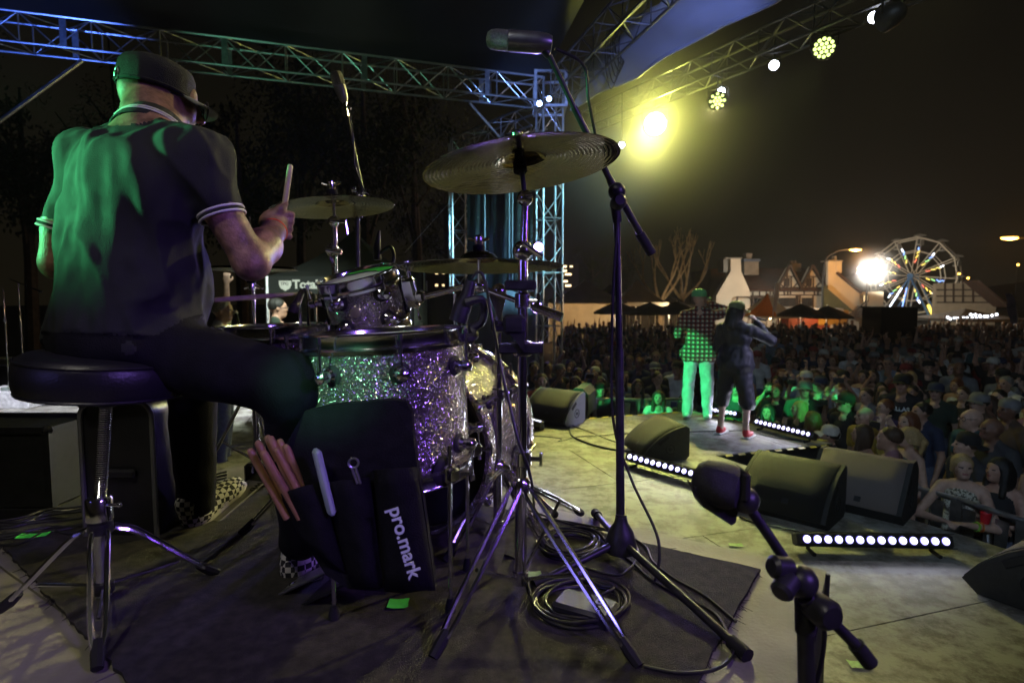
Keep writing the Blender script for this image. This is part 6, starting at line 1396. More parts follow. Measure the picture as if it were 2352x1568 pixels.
# everyone further back: one mass
def crowd_mass(spots_, name='crowd'):
    vs, fs, mi = [], [], []; off = 0; base = []
    for fem, pose, sl, hair in ((False, 'standing', 'short', 'short'), (True, 'standing', 'short', 'long'), (False, 'onearm', 'short', 'short'), (True, 'folded', 'long', 'long')):
        h = 1.66 if fem else 1.76; pr, L, R = human(h, fem, sleeve=sl, nod=.1, **POSES[pose])
        pr = [p for p in pr if (p[0] == 'c' and max(p[1][2], p[2][2]) > .9) or (p[0] == 'e' and p[1][2] > .9)]
        hp = [q[:5] + (3,) + q[6:] for q in hair_prims(L, R, h/1.75, hair) if q[0] != 'x']
        allp = [ (q[:5] + (min(q[5], 2),) + q[6:]) for q in pr if q[5] not in (EY, LI)] 
        allp += [ell(L(0, -.04, .05), V3(.086, .085, .085), 3, .01, R)] + ([cap(L(0, -.08, 0), L(0, -.09, -.25), .06, .05, 3, .03)] if hair == 'long' else [])
        V, Fq = sdf_mesh(allp, .040); lb = labels_at(allp, V[Fq].mean(1)); base.append((V, Fq, lb))
    for (x, y) in spots_:
        V, Fq, lb = base[rr_.randrange(4)]; a = yaw_to((x, y, 0), (1.5, 4, 0)) + rr_.uniform(-.5, .5); s_ = rr_.uniform(.93, 1.06); c, q = math.cos(a)*s_, math.sin(a)*s_
        vs.append(np.stack([V[:, 0]*c - V[:, 1]*q + x, V[:, 0]*q + V[:, 1]*c + y, V[:, 2]*s_ + GND], 1)); fs.append(Fq + off); off += len(V)
        sh_ = rr_.choice([1, 1, 1, 1, 2, 4, 4, 5, 6]); sk_ = rr_.choice([0, 0, 7])
        mi.append(np.where(lb == 0, sk_, np.where(lb == 3, 3, sh_)))
    V = np.concatenate(vs); Fq = np.concatenate(fs); mi = np.concatenate(mi)
    me = bpy.data.meshes.new(name); me.vertices.add(len(V)); me.vertices.foreach_set('co', V.ravel().astype(np.float32))
    me.loops.add(Fq.size); me.loops.foreach_set('vertex_index', Fq.ravel().astype(np.int32)); me.polygons.add(len(Fq)); me.polygons.foreach_set('loop_start', (np.arange(len(Fq))*4).astype(np.int32))
    for m_ in (SKIN, SHIRTS['black'], SHIRTS['charcoal'], HAIRM['black'], SHIRTS['navy'], SHIRTS['grey'], SHIRTS['white'], SKIN2): me.materials.append(m_)
    me.polygons.foreach_set('material_index', mi.astype(np.int32)); me.update(calc_edges=True); me.validate(); me.shade_smooth()
    o = bpy.data.objects.new(name, me); COL.objects.link(o); return tag(o, 'dense dark mass of concertgoers reaching back to the tents', 'crowd', None, 'stuff')
rest = [s for s in spots if s not in set(seen_spots)]
crowd_mass(rest); print('CROWD', len(spots), len(rest))
# ------------------------------------------------------------------ beyond the crowd: houses, tents, trees, wheel
def H7(cx, cy, D): return P((1700 + cx/5.88)/1.0629, (580 + cy/5.88)/1.0629, D)
def H8(cx, cy, D): return P((2050 + cx/5.227)/1.0629, (560 + cy/5.227)/1.0629, D)
def H5(cx, cy, D): return P((1350 + cx/3.92)/1.0629, (600 + cy/3.92)/1.0629, D)
PLAST = mat('cream_plaster', (.58, .52, .42), .9, 0, .12, .6, .2, 4); TIMB = mat('dark_timber', (.035, .022, .015), .8, 0, .3, 3, .2, 20); ROOFT = mat('roof_shingle', (.055, .028, .020), .9, 0, .35, 2.0, .6, 8)
GLASSW = mat('window_glass', (.03, .03, .03), .1, 0, .2, 3); LITW = emat('lit_window', (1.0, .72, .36), 2.2); CHIMC = mat('grey_render', (.25, .23, .20), .9, 0, .2, 1.5)
def slab(poly, depth, name, m, parent): return MB().prism([Vector(p) for p in poly], (0, depth, 0)).build(name, m, parent, smooth=False)
def beam(a, b_, w, parent, y=-.07, name='timber'):
    w *= .5; a, b_ = Vector(a), Vector(b_); d = (b_ - a); d.y = 0; L_ = d.length; d.normalize(); n = Vector((0, 1, 0)); u = d.cross(n)
    c = (a + b_)/2; c.y = a.y + y/2; return MB().box(c, (L_, abs(y) + .06 + .02*random.random(), w), basis(d, n, -u)).build(name, TIMB, parent, smooth=False)
def window(c0, c1, y, parent, lit=False, nx=3, nz=2):
    x0, x1, z0, z1 = c0[0], c1[0], c1[2], c0[2]
    f = MB(); w = .05
    f.box(((x0 + x1)/2, y - .06, z0), (x1 - x0 + w, .10, w)); f.box(((x0 + x1)/2, y - .06, z1), (x1 - x0 + w, .10, w)); f.box((x0, y - .06, (z0 + z1)/2), (w, .098, z1 - z0)); f.box((x1, y - .06, (z0 + z1)/2), (w, .098, z1 - z0))
    for i in range(1, nx): f.box((x0 + (x1 - x0)*i/nx, y - .055, (z0 + z1)/2), (.03, .07, z1 - z0))
    for i in range(1, nz): f.box(((x0 + x1)/2, y - .055, z0 + (z1 - z0)*i/nz), (x1 - x0, .066, .03))
    o = f.build('window', TIMB, parent, smooth=False); MB().box(((x0 + x1)/2, y - .02, (z0 + z1)/2), (x1 - x0, .03, z1 - z0)).build('pane', LITW if lit else GLASSW, o, smooth=False); return o
HD = 60.0
hA = thing('timbered_house', (H7(1100, 1200, HD).x, HD, GND), 'half timbered house with twin gables and a wide flared chimney wall', 'house', 'houses beyond the fairground')
def hp(cx, cy, dy=0): q = H7(cx, cy, HD); return Vector((q.x, HD + dy, q.z))
def gz(v): return Vector((v.x, v.y, GND))
slab([hp(430, 312, -1.2), hp(430, 492, -1.2), hp(232, 830, -1.2), hp(225, 905, -1.2), gz(hp(225, 905, -1.2)), gz(hp(712, 905, -1.2)), hp(712, 905, -1.2), hp(690, 745, -1.2), hp(580, 492, -1.2), hp(572, 312, -1.2)], 1.1, 'gable_wall', PLAST, hA)
ch = slab([hp(360, 310, -.6), hp(360, 500, -.6), hp(432, 500, -.6), hp(432, 310, -.6)], 1.6, 'chimney', CHIMC, hA); slab([hp(352, 318, -1.3), hp(352, 300, -1.3), hp(584, 300, -1.3), hp(584, 318, -1.3)], 2.0, 'chimney_cap', CHIMC, ch)
slab([hp(690, 745), hp(690, 1100), gz(hp(690, 1100)), gz(hp(1800, 1100)), hp(1800, 1100), hp(1800, 745)], .3, 'wall', PLAST, hA)
rz0 = hp(640, 752, -.9); rz1 = hp(600, 400, 5); rz2 = hp(1900, 400, 5); rz3 = hp(1900, 752, -.9)
mb = MB(); mb.sheet([[rz0.lerp(rz1, v).lerp(rz3.lerp(rz2, v), u) + Vector((0, -.06*(k % 2), 0)) for u in np.linspace(0, 1, 22)] for k, v in enumerate(np.linspace(0, 1, 20))]); o = mb.build('roof', ROOFT, hA, smooth=False); mo = o.modifiers.new('thickness', 'SOLIDIFY'); mo.thickness = .2
c2 = slab([hp(800, 310, 2), hp(800, 520, 2), hp(1016, 520, 2), hp(1016, 310, 2)], 1.3, 'chimney', CHIMC, hA); slab([hp(785, 325, 1.8), hp(785, 285, 1.8), hp(1028, 285, 1.8), hp(1028, 325, 1.8)], 1.7, 'chimney_cap', mat('blue_tarp', (.08, .13, .22), .6, 0, .2, 3), c2); slab([hp(855, 286, 2.3), hp(845, 196, 2.3), hp(940, 200, 2.3), hp(925, 286, 2.3)], .9, 'chimney_pot', CHIMC, c2)
c3 = slab([hp(1650, 335, 4), hp(1650, 520, 4), hp(1782, 520, 4), hp(1782, 335, 4)], 1.2, 'chimney', CHIMC, hA)
for cx in (1665, 1722): slab([hp(cx - 14, 336, 4.3), hp(cx - 10, 288, 4.3), hp(cx + 10, 288, 4.3), hp(cx + 14, 336, 4.3)], .5, 'chimney_pot', CHIMC, c3)
for y in (758, 838, 1065): beam(hp(700, y), hp(1105, y), .30 if y < 1000 else .22, hA)
for x in (712, 808, 905, 1003, 1060, 1102): beam(hp(x, 770), hp(x, 835), .26, hA)
for x in (1010, 1052, 1092): beam(hp(x, 845), hp(x, 1180), .26, hA)
window(hp(725, 880), hp(990, 1010), HD, hA, False, 5, 2)
slab([hp(690, 846, -2.2), hp(690, 862, -2.2), hp(1010, 862, -2.2), hp(1010, 846, -2.2)], 2.1, 'porch_beam', TIMB, hA)
slab([hp(470, 846, -2.2), hp(470, 862, -2.2), hp(690, 862, -2.2), hp(690, 846, -2.2)], .3, 'porch_beam', TIMB, hA)
for x in (470, 690): slab([hp(x - 8, 846, -2.3), gz(hp(x - 8, 846, -2.3)), gz(hp(x + 8, 846, -2.3)), hp(x + 8, 846, -2.3)], .25, 'porch_post', TIMB, hA)
for (pk, l0, r0, base, cxs, wb) in ((1288, 1110, 1452, 735, (1228, 1278, 1316), (1120, 1385)), (1603, 1445, 1800, 735, (1510, 1655, 1705), (1480, 1622))):
    slab([hp(pk, 425, -.5), hp(l0, base, -.5), hp(l0, 1095, -.5), gz(hp(l0, 1095, -.5)), gz(hp(r0 - 20, 1095, -.5)), hp(r0 - 20, 1095, -.5), hp(r0, base, -.5)], .48, 'gable_front', PLAST, hA)
    for a, b_ in ((l0 - 16, pk), (pk, r0 + 16)):
        beam(hp(a, base + 22 if a != pk else 402, -.75), hp(b_, 402 if b_ == pk else base + 22, -.75), .42, hA, -.25, 'bargeboard')
    for y, m_ in ((562, .38), (718, .96), (824, 1.0)):
        w = (y - 425)/(base - 425); w = min(1, w)*.97
        beam(hp(pk + (l0 - pk)*w, y, -.5), hp(pk + (r0 - pk)*w, y, -.5), .26, hA)
    for x in cxs: beam(hp(x, 725, -.5), hp(x, 815, -.5), .22, hA)
    beam(hp(pk - 20, 440, -.5), hp(pk - 20, 715, -.5), .26, hA); beam(hp(pk + 38, 560, -.5), hp(pk + 38, 715, -.5), .24, hA); beam(hp(pk - 62, 570, -.5), hp(pk - 62, 715, -.5), .2, hA)
    beam(hp(pk - 125, 650, -.5), hp(pk - 70, 712, -.5), .22, hA); beam(hp(pk + 130, 650, -.5), hp(pk + 70, 712, -.5), .22, hA)
    window(hp(pk - 58, 585, -.5), hp(pk + 8, 700, -.5), HD - .5, hA, False, 2, 2)
    window(hp(wb[0], 865, -.5), hp(wb[1], 985, -.5), HD - .5, hA, False, 3, 3)
    for y in (1008, 1050): beam(hp(l0, y, -.5), hp(r0 - 20, y, -.5), .2, hA)
    for x in np.linspace(l0 + 8, r0 - 28, 6): beam(hp(x, 1008, -.5), hp(x, 1095, -.5), .18, hA)
    for x in (l0 + 6, wb[1] + 14, r0 - 30): beam(hp(x, 830, -.5), hp(x, 1005, -.5), .22, hA)
# second house
HB_ = 57.0
hB = thing('timbered_house', (H7(2100, 1150, HB_).x, HB_, GND), 'plain plastered house with one steep gable and a square chimney near the floodlight', 'house', 'houses beyond the fairground')
def hq(cx, cy, dy=0): q = H7(cx, cy, HB_); return Vector((q.x, HB_ + dy, q.z))
slab([hq(1892, 340), hq(1892, 720), hq(1892, 1000), gz(hq(1892, 1000)), gz(hq(2345, 1000)), hq(2345, 1000), hq(2345, 775), hq(2010, 500), hq(2005, 340)], .4, 'gable_wall', PLAST, hB)
slab([hq(2005, 335, -.1), hq(2005, 505, -.1), hq(2082, 505, -.1), hq(2082, 335, -.1)], 1.2, 'chimney', PLAST, hB); slab([hq(1885, 342, -.2), hq(1885, 325, -.2), hq(2092, 325, -.2), hq(2092, 342, -.2)], 1.5, 'chimney_cap', CHIMC, hB)
slab([hq(2000, 326, .2), hq(2003, 262, .2), hq(2032, 262, .2), hq(2034, 326, .2)], .5, 'chimney_pot', CHIMC, hB)
mb = MB(); a, b_, c_, d_ = hq(2015, 490, -.3), hq(2365, 780, -.3), hq(2420, 780, 9), hq(2080, 490, 9); mb.sheet([[a.lerp(b_, v).lerp(d_.lerp(c_, v), u) for u in np.linspace(0, 1, 12)] for v in np.linspace(0, 1, 14)]); o = mb.build('roof', ROOFT, hB, smooth=False); mo = o.modifiers.new('thickness', 'SOLIDIFY'); mo.thickness = .2
mb = MB(); mb.prism([hq(1770, 690, -.8), hq(1770, 1060, -.8), hq(2200, 1060, -.8)], (0, .5, 0)); mb.build('lean_to_roof', mat('mossy_roof', (.05, .06, .025), .9, 0, .3, 2), hB, smooth=False)
slab([H8(250, 795, HB_ + .6), H8(250, 1100, HB_ + .6), gz(H8(250, 1100, HB_ + .6)), gz(H8(560, 1100, HB_ + .6)), H8(560, 795, HB_ + .6)], .4, 'wing_wall', PLAST, hB)
window(H8(345, 835, HB_), H8(405, 920, HB_), HB_ + .6, hB, True, 3, 4)
mb = MB()
for k in range(9): mb.box(H8(170 + 17*k, 1120 - 17*k, HB_ - .9), (.9, .8, .10))
mb.tube(H8(150, 1090, HB_ - 1.3), H8(330, 920, HB_ - 1.3), .05, n=6); mb.build('outside_stair', TIMB, hB, smooth=False)
hC = thing('timbered_barn', (H8(1500, 950, 70).x, 70, GND), 'dim half timbered barn behind the Ferris wheel', 'barn', 'houses beyond the fairground')
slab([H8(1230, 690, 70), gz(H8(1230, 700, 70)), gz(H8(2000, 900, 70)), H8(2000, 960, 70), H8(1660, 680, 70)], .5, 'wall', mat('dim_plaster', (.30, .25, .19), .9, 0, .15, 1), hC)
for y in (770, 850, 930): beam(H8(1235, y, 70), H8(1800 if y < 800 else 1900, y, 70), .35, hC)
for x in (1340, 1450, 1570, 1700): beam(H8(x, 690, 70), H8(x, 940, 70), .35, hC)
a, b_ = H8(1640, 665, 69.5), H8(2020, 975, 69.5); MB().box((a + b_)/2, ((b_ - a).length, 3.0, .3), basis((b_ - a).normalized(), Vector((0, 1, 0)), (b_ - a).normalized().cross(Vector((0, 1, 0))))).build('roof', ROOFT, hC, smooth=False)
# far apartment blocks with lit windows
def block(label, pa, pb, D, wins, lit=LITW, base=mat('dark_block', (.05, .045, .04), .9, 0, .3, .5)):
    a, b_ = P(*pa, D), P(*pb, D); t = thing('apartment_block', ((a.x + b_.x)/2, D, GND), label, 'building', 'far buildings')
    MB().box(((a.x + b_.x)/2, D + 4, (a.z + GND)/2), (b_.x - a.x, 8, a.z - GND)).build('wall', base, t, smooth=False)
    for (px, py, w, h_) in wins:
        q0, q1 = P(px - w/2, py - h_/2, D), P(px + w/2, py + h_/2, D); f = MB().box(((q0.x + q1.x)/2, D - .03, (q0.z + q1.z)/2), (q1.x - q0.x + .2, .08, q0.z - q1.z + .2)).build('window', TIMB, t, smooth=False)
        MB().box(((q0.x + q1.x)/2, D - .09, (q0.z + q1.z)/2), (q1.x - q0.x, .06, q0.z - q1.z)).build('pane', lit, f, smooth=False)
block('low dark apartment block with two rows of lit windows behind the ride cymbal', (935, 600), (1075, 760), 70, [(950, 627, 4, 5), (1003, 627, 6, 5), (1021, 627, 10, 4), (1040, 627, 6, 5), (1003, 655, 6, 5), (1021, 655, 10, 4), (1040, 655, 6, 5), (965, 655, 8, 4)])
block('narrow building with stacked lit balconies right of the corner tower', (1287, 605), (1328, 760), 60, [(1297, 612, 8, 4), (1297, 622, 9, 4), (1305, 630, 14, 4), (1299, 646, 9, 4), (1305, 656, 13, 4), (1312, 612, 6, 3)], emat('lit_balcony', (1.0, .75, .40), 3.5))
block('tall dim block behind the bare trees', (1633, 617), (1665, 740), 75, [], base=mat('dim_render', (.16, .12, .08), .9, 0, .3, .5))
# bare pollarded trees
BARK = mat('pale_bark', (.30, .23, .15), .9, 0, .35, 4, .4, 30)
def bare_tree(px, py, D, hh, label, seed):
    r = random.Random(seed); b0 = P(px, py, D); b0.z = GND; t = thing('bare_tree', b0, label, 'tree', 'bare trees by the tents'); mb = MB()
    def br(p, d, L_, rad_, lev):
        q = p; pts = [p]
        for k in range(3): d = (d + Vector((r.uniform(-.18, .18), r.uniform(-.18, .18), .10))).normalized(); q = q + d*L_/3; pts.append(q)
        mb.path(pts, [rad_, rad_*.9, rad_*.78, rad_*.66], 6)
        if lev > 0:
            for k in range(2 if lev > 1 else 3): br(q, (d + Vector((r.uniform(-.55, .55), r.uniform(-.4, .4), r.uniform(.1, .5)))).normalized(), L_*r.uniform(.6, .85), rad_*.62, lev - 1)
    tr = MB().path([b0, b0 + Vector((.05, 0, hh*.3)), b0 + Vector((0, 0, hh*.42))], [.26, .22, .20], 8).build('trunk', BARK, t)
    for k in range(4): a = k*1.57 + r.uniform(-.4, .4); br(b0 + Vector((0, 0, hh*.40)), Vector((math.cos(a)*.75, math.sin(a)*.5, .8)).normalized(), hh*.26, .13, 3)
    mb.build('crown', BARK, t); return t
bare_tree(1518, 700, 42, 7.2, 'pale bare pollarded tree left of the singer in plaid', 3); bare_tree(1566, 700, 44, 7.6, 'second bare pollarded tree right behind the singer\'s green cap', 8)
# dark leafy trees behind the stage at left
LEAF = mat('dark_leaves', (.045, .055, .022), .8, 0, .4, 3); BARKD = mat('dark_bark', (.10, .075, .05), .9, 0, .35, 5, .4, 30)
def leafy(seed, hh):
    r = random.Random(seed); mb = MB(); tr = MB(); cl = []
    for k in range(9):
        a = r.uniform(0, 6.28); p = Vector((0, 0, hh*r.uniform(.30, .7))); e = Vector((math.cos(a)*hh*r.uniform(.10, .24), math.sin(a)*hh*r.uniform(.10, .24), hh*r.uniform(.45, .98)))
        tr.path([p, p.lerp(e, .5) + Vector((0, 0, -.3)), e], [.14, .09, .04], 5)
        for q in range(7): cl.append((p.lerp(e, r.uniform(.35, 1.05)) + Vector((r.gauss(0, 1), r.gauss(0, 1), r.gauss(0, .9)))*hh*.055, r.uniform(.04, .085)*hh))
    tr.path([(0, 0, 0), (.15, 0, hh*.3), (-.1, .1, hh*.62), (.1, 0, hh*.9)], [.38, .30, .2, .06], 8)
    for c, R_ in cl:
        for q in range(75):
            v = Vector((r.gauss(0, 1), r.gauss(0, 1), r.gauss(0, 1))).normalized()*R_*r.random()**.4; p = c + v; d = Vector((r.uniform(-1, 1), r.uniform(-1, 1), r.uniform(-1.6, .1))).normalized(); x = d.orthogonal().normalized(); s_ = r.uniform(.16, .34)
            mb.add([p, p + d*s_*.5 + x*s_*.22, p + d*s_*1.2, p + d*s_*.5 - x*s_*.22], [(0, 1, 2, 3)])
    a_ = mb.build('crown', LEAF, None, smooth=False); b_ = tr.build('trunk', BARKD, None); ma, mb2 = a_.data, b_.data; bpy.data.objects.remove(a_); bpy.data.objects.remove(b_); return ma, mb2
LT = [leafy(1, 17), leafy(2, 20), leafy(5, 15)]
for i, (px, D, k, lab) in enumerate(((70, 34, 0, 'tall dark leafy tree at the far left edge'), (300, 38, 1, 'dark leafy tree hidden behind the drummer\'s head'), (560, 33, 2, 'dark leafy tree above the hi-hat'), (700, 36, 1, 'dark leafy tree behind the drummer\'s raised stick'), (840, 31, 0, 'dark leafy tree with pale trunk behind the slim mic stand'), (955, 37, 1, 'dark leafy tree left of the slim tower'), (1030, 42, 2, 'dark leafy tree behind the slim tower'), (1360, 70, 2, 'far dark tree above the lit tent'), (1440, 78, 0, 'far dark tree behind the tall mic stand'))):
    p = P(px, 700, D); t = thing('leafy_tree', (p.x, p.y, GND), lab, 'tree', 'dark trees behind the stage', i*1.3)
    for nm, me in (('crown', LT[k][0]), ('trunk', LT[k][1])):
        o = bpy.data.objects.new(nm, me); COL.objects.link(o); o.parent = t
    if i > 6: t.scale = (.62,)*3
# tents and umbrellas
def canopy(label, c, w, h, ph, m, valance=.3, posts=True, lit=None, side=None, cat='tent', name='party_tent', group='tents behind the crowd', stripes=None):
    c = Vector(c); t = thing(name, (c.x, c.y, GND), label, cat, group); hw = w/2
    cor = [c + Vector((sx_*hw, sy_*hw, 0)) for sx_, sy_ in ((-1, -1), (1, -1), (1, 1), (-1, 1))]; pk = c + Vector((0, 0, ph))
    for k in range(4):
        a, b_ = cor[k], cor[(k + 1) % 4]; rows = []
        for i in range(7):
            v = i/6; f = v + .22*math.sin(PI*v)*-1 if True else v; rows.append([Vector((a.lerp(b_, u).lerp(pk, v).x, a.lerp(b_, u).lerp(pk, v).y, c.z + ph*max(0, v*v*.55 + v*.45))) for u in np.linspace(0, 1, 7)])
        mats_ = [m, stripes] if stripes else m
        mb = MB()
        if stripes:
            for i in range(6):
                for j in range(6): mb.mat(0 if (j // 3 + k) % 2 else 1); mb.add([rows[i][j], rows[i][j + 1], rows[i + 1][j + 1], rows[i + 1][j]], [(0, 1, 2, 3)])
        else: mb.sheet(rows)
        mb.build('roof_panel', mats_, t)
        if valance: MB().sheet([[a.lerp(b_, u) - Vector((0, 0, z)) for u in np.linspace(0, 1, 9)] for z in (0, valance)]).build('valance', m, t)
        if posts: MB().tube((a.x, a.y, GND), a, .04, n=6).build('post', STEEL, t)
    if side:
        MB().sheet([[cor[3].lerp(cor[2], u) - Vector((0, 0, z)) for u in np.linspace(0, 1, 7)] for z in (.0, c.z - GND - .1)]).build('back_wall', side, t)
    if lit:
        for u in lit[1]:
            p = c + Vector((hw*u, -hw*.3, -.12)); MB().ball(p, .12, 8, 6).build('bulb', emat('warm_bulb', (1.0, .66, .30), 30), t); point(p - Vector((0, .3, .25)), lit[0], (1.0, .55, .20), .12)
    return t
TW = mat('tent_white', (.60, .56, .48), .8, 0, .1, 2); TD = mat('tent_dark', (.05, .05, .05), .85, 0, .2, 2); TOR = mat('tent_orange', (.62, .20, .03), .8, 0, .1, 2)
def tp(px, py, D): return P(px, py, D)
canopy('warmly lit white party tent right of the corner tower', tp(1345, 688, 38), 4.6, 0, 1.3, TW, .25, True, (42, (-.5, .0, .55)), TW)
canopy('darker peaked tent beside the lit party tent', tp(1400, 690, 42), 3.2, 0, 1.2, TD, .2, True, (30, (0,)), None)
canopy('white peaked tent just right of the tall mic stand', tp(1462, 694, 40), 3.6, 0, 1.6, TW, .25, True, (40, (.2,)), None)
canopy('dark low tent with small bright stalls under it', tp(1520, 700, 44), 4.2, 0, .9, TD, .3, True, (40, (-.4, .4)), TD)
canopy('orange and white striped peaked tent in front of the timbered house', tp(1762, 725, 44), 3.7, 0, 1.75, TW, .15, True, (70, (0,)), None, stripes=TOR)
for px, py, lab in ((1418, 716, 'dark market umbrella left of the tall mic stand, above the crowd'), (1492, 718, 'dark market umbrella right of the tall mic stand, above the crowd'), (1555, 716, 'dark market umbrella left of the singer in plaid'), (1840, 722, 'dark market umbrella right of the striped tent'), (1900, 726, 'dark market umbrella below the plastered house')):
    c = tp(px, py, 30); t = thing('market_umbrella', (c.x, c.y, GND), lab, 'umbrella', 'market umbrellas in the crowd'); mb = MB(); mb.lathe(c, (0, 0, 1), [(1.25, -.12), (1.25, 0), (.7, .28), (.05, .55)], 8, caps=False); mb.build('umbrella_cloth', mat('umbrella_tan', (.20, .18, .15), .85, 0, .2, 2), t, angle=20); MB().tube((c.x, c.y, GND), c + Vector((0, 0, .6)), .03, n=6).build('pole', STEEL, t)
fs = thing('food_stand', tp(1850, 730, 47), 'red and yellow food stand with a lit white strip roof', 'food stand'); c = tp(1855, 712, 47)
MB().box((c.x, 47.6, c.z - 1.0), (3.4, 2, 1.6)).build('front', mat('stand_red', (.28, .05, .02), .6, 0, .2, 2), fs, smooth=False); MB().box((c.x + 1.9, 47.5, c.z - .6), (2.4, 2, 1.2)).build('side', mat('stand_yellow', (.45, .24, .03), .6, 0, .2, 2), fs, smooth=False)
MB().box((c.x + .2, 47.0, c.z + .05), (4.0, 2.6, .22)).build('roof', mat('stand_roof', (.4, .4, .42), .5, 0, .1, 2), fs, smooth=False); MB().box((c.x + .6, 45.66, c.z - .02), (2.2, .05, .12)).build('strip_light', emat('strip_white', (.9, .92, 1.0), 4), fs, smooth=False); point((c.x, 45.0, c.z - .5), 160, (1, .6, .25), .2)
fl = thing('feather_flag', (tp(1779, 710, 42)), 'small white feather flag beside the striped tent', 'flag', 'feather flags'); a = tp(1776, 715, 42)
def feather(t, a, h, w, m, lean): 
    MB().sheet([[a + Vector((lean*v*v + w*u*(1 - .6*abs(v - .5)), .04*math.sin(6*v), h*v)) for u in (0, .33, .66, 1)] for v in np.linspace(0, 1, 9)]).build('flag_cloth', m, t); MB().path([a + Vector((lean*v*v - .01, 0, h*v - (.0 if v else 1.6))) for v in (0, .2, .5, .8, 1)], .02, 6).build('pole', STEEL, t)
feather(fl, a, 2.1, .35, mat('flag_white', (.5, .5, .62), .8, 0, .1, 3), .15)
f2 = thing('feather_flag', tp(2325, 735, 24), 'tall violet and white feather flag at the right edge of the crowd', 'flag', 'feather flags'); feather(f2, tp(2338, 742, 24), 1.25, -.42, mat('flag_violet', (.22, .20, .30), .8, 0, .4, 2.5), -.35)
foh = thing('sound_tent', (FOH.x, 25, GND), 'black sound booth standing in the crowd before the Ferris wheel', 'booth'); a, b_ = P(2025, 707, 25), P(2110, 707, 25)
MB().box(((a.x + b_.x)/2, 25.7, (a.z + GND)/2), (b_.x - a.x, 1.4, a.z - GND), None, .03).build('booth_cloth', BLACKCLOTH, foh, smooth=False); MB().box(((a.x + b_.x)/2, 25.7, a.z + .02), (b_.x - a.x + .1, 1.5, .06)).build('roof', BLACKCLOTH, foh, smooth=False)
# Ferris wheel
FD = 75.0; fc = P(2098, 634, FD); WN = Vector((-math.sin(rad(53)), -math.cos(rad(53)), 0)); WX = Vector((WN.y, -WN.x, 0)); R_w = 5.0
fw = thing('ferris_wheel', (fc.x, fc.y, GND), 'lit Ferris wheel turning behind the crowd at the right', 'Ferris wheel')
WHST = mat('wheel_steel', (.52, .46, .38), .55, .1, .15, 2); ROWH = rod_mesh('spoke', WHST, 6)
def wp(rr, a, off): return fc + (WX*math.cos(a) + Vector((0, 0, 1))*math.sin(a))*rr + WN*off
LC = [emat('bulb_yellow', (1, .72, .08), 2.2), emat('bulb_red', (1, .12, .05), 2), emat('bulb_blue', (.15, .35, 1), 2.4), emat('bulb_white', (.85, .9, 1), 6), emat('bulb_green', (.4, 1, .3), 1.8)]
for off in (-.85, .85):
    for k in range(12):
        a0, a1 = 2*PI*k/12 + .1, 2*PI*(k + 1)/12 + .1
        rod(ROWH, 'rim', wp(R_w, a0, off), wp(R_w, a1, off), .085, fw); rod(ROWH, 'rim', wp(R_w*.66, a0, off), wp(R_w*.66, a1, off), .06, fw); rod(ROWH, 'spoke', wp(.4, a0, off), wp(R_w, a0, off), .06, fw)
        if off > 0:
            for q, (r0, r1) in enumerate(((.30, .38), (.40, .48), (.50, .58))):
                o = MB().tube(wp(R_w*r0*1.15, a0 + .10, off + .06), wp(R_w*r1*1.15, a0 + .16, off + .06), .06, n=6).build('light_tube', LC[(1, 0, 0)[q] if k % 2 else (0, 4, 2)[q]], fw)
            o = MB().tube(wp(R_w*.67, a0 + .12, off + .06), wp(R_w*.74, a0 + .1, off + .06), .07, n=6).build('light_tube', LC[3 if k % 3 else 2], fw)
for k in range(12):
    a0 = 2*PI*k/12 + .1; rod(ROWH, 'cross_bar', wp(R_w, a0, -.75), wp(R_w, a0, .75), .05, fw); c = wp(R_w, a0, 0)
    mb = MB(); R = basis(WN, WX, Vector((0, 0, 1))); mb.box(c + Vector((0, 0, -.95)), (1.2, .5, .10), R); mb.box(c + Vector((0, 0, -.62)) - WX*.28, (1.2, .08, .6), R)
    for s in (-1, 1): mb.tube(c + WN*s*.6 + Vector((0, 0, -.9)), c + WN*s*.6, .03, n=5)
    mb.lathe(c + Vector((0, 0, .2)), (0, 0, 1), [(.75, 0), (.4, .2), (.02, .3)], 8, caps=False); mb.build('gondola', mat('gondola_paint', (.35, .33, .30), .5, 0, .2, 3), fw)
MB().tube(fc - WN*1.2, fc + WN*1.2, .35, n=12).build('hub', mat('hub_blue', (.06, .16, .36), .5, 0, .1, 3), fw)
for off in (-1.15, 1.15):
    for s in (-.38, .12, .42):
        a = fc + WN*off; b_ = Vector((fc.x, fc.y, GND)) + WN*off*1.3 + WX*s*7.5
        MB().tube(a, b_, .11, n=8).build('support_leg', MATS['hub_blue'], fw)
        if off > 0 and s > 0: MB().tube(a.lerp(b_, .25) + WN*.13, a.lerp(b_, .95) + WN*.13, .06, n=6).build('light_tube', LC[2 if s < .2 else 3], fw)
b_ = P(2142, 722, FD - 3); MB().tube(P(2132, 700, FD - 3), b_, .16, n=8).build('light_tube', LC[0], fw)
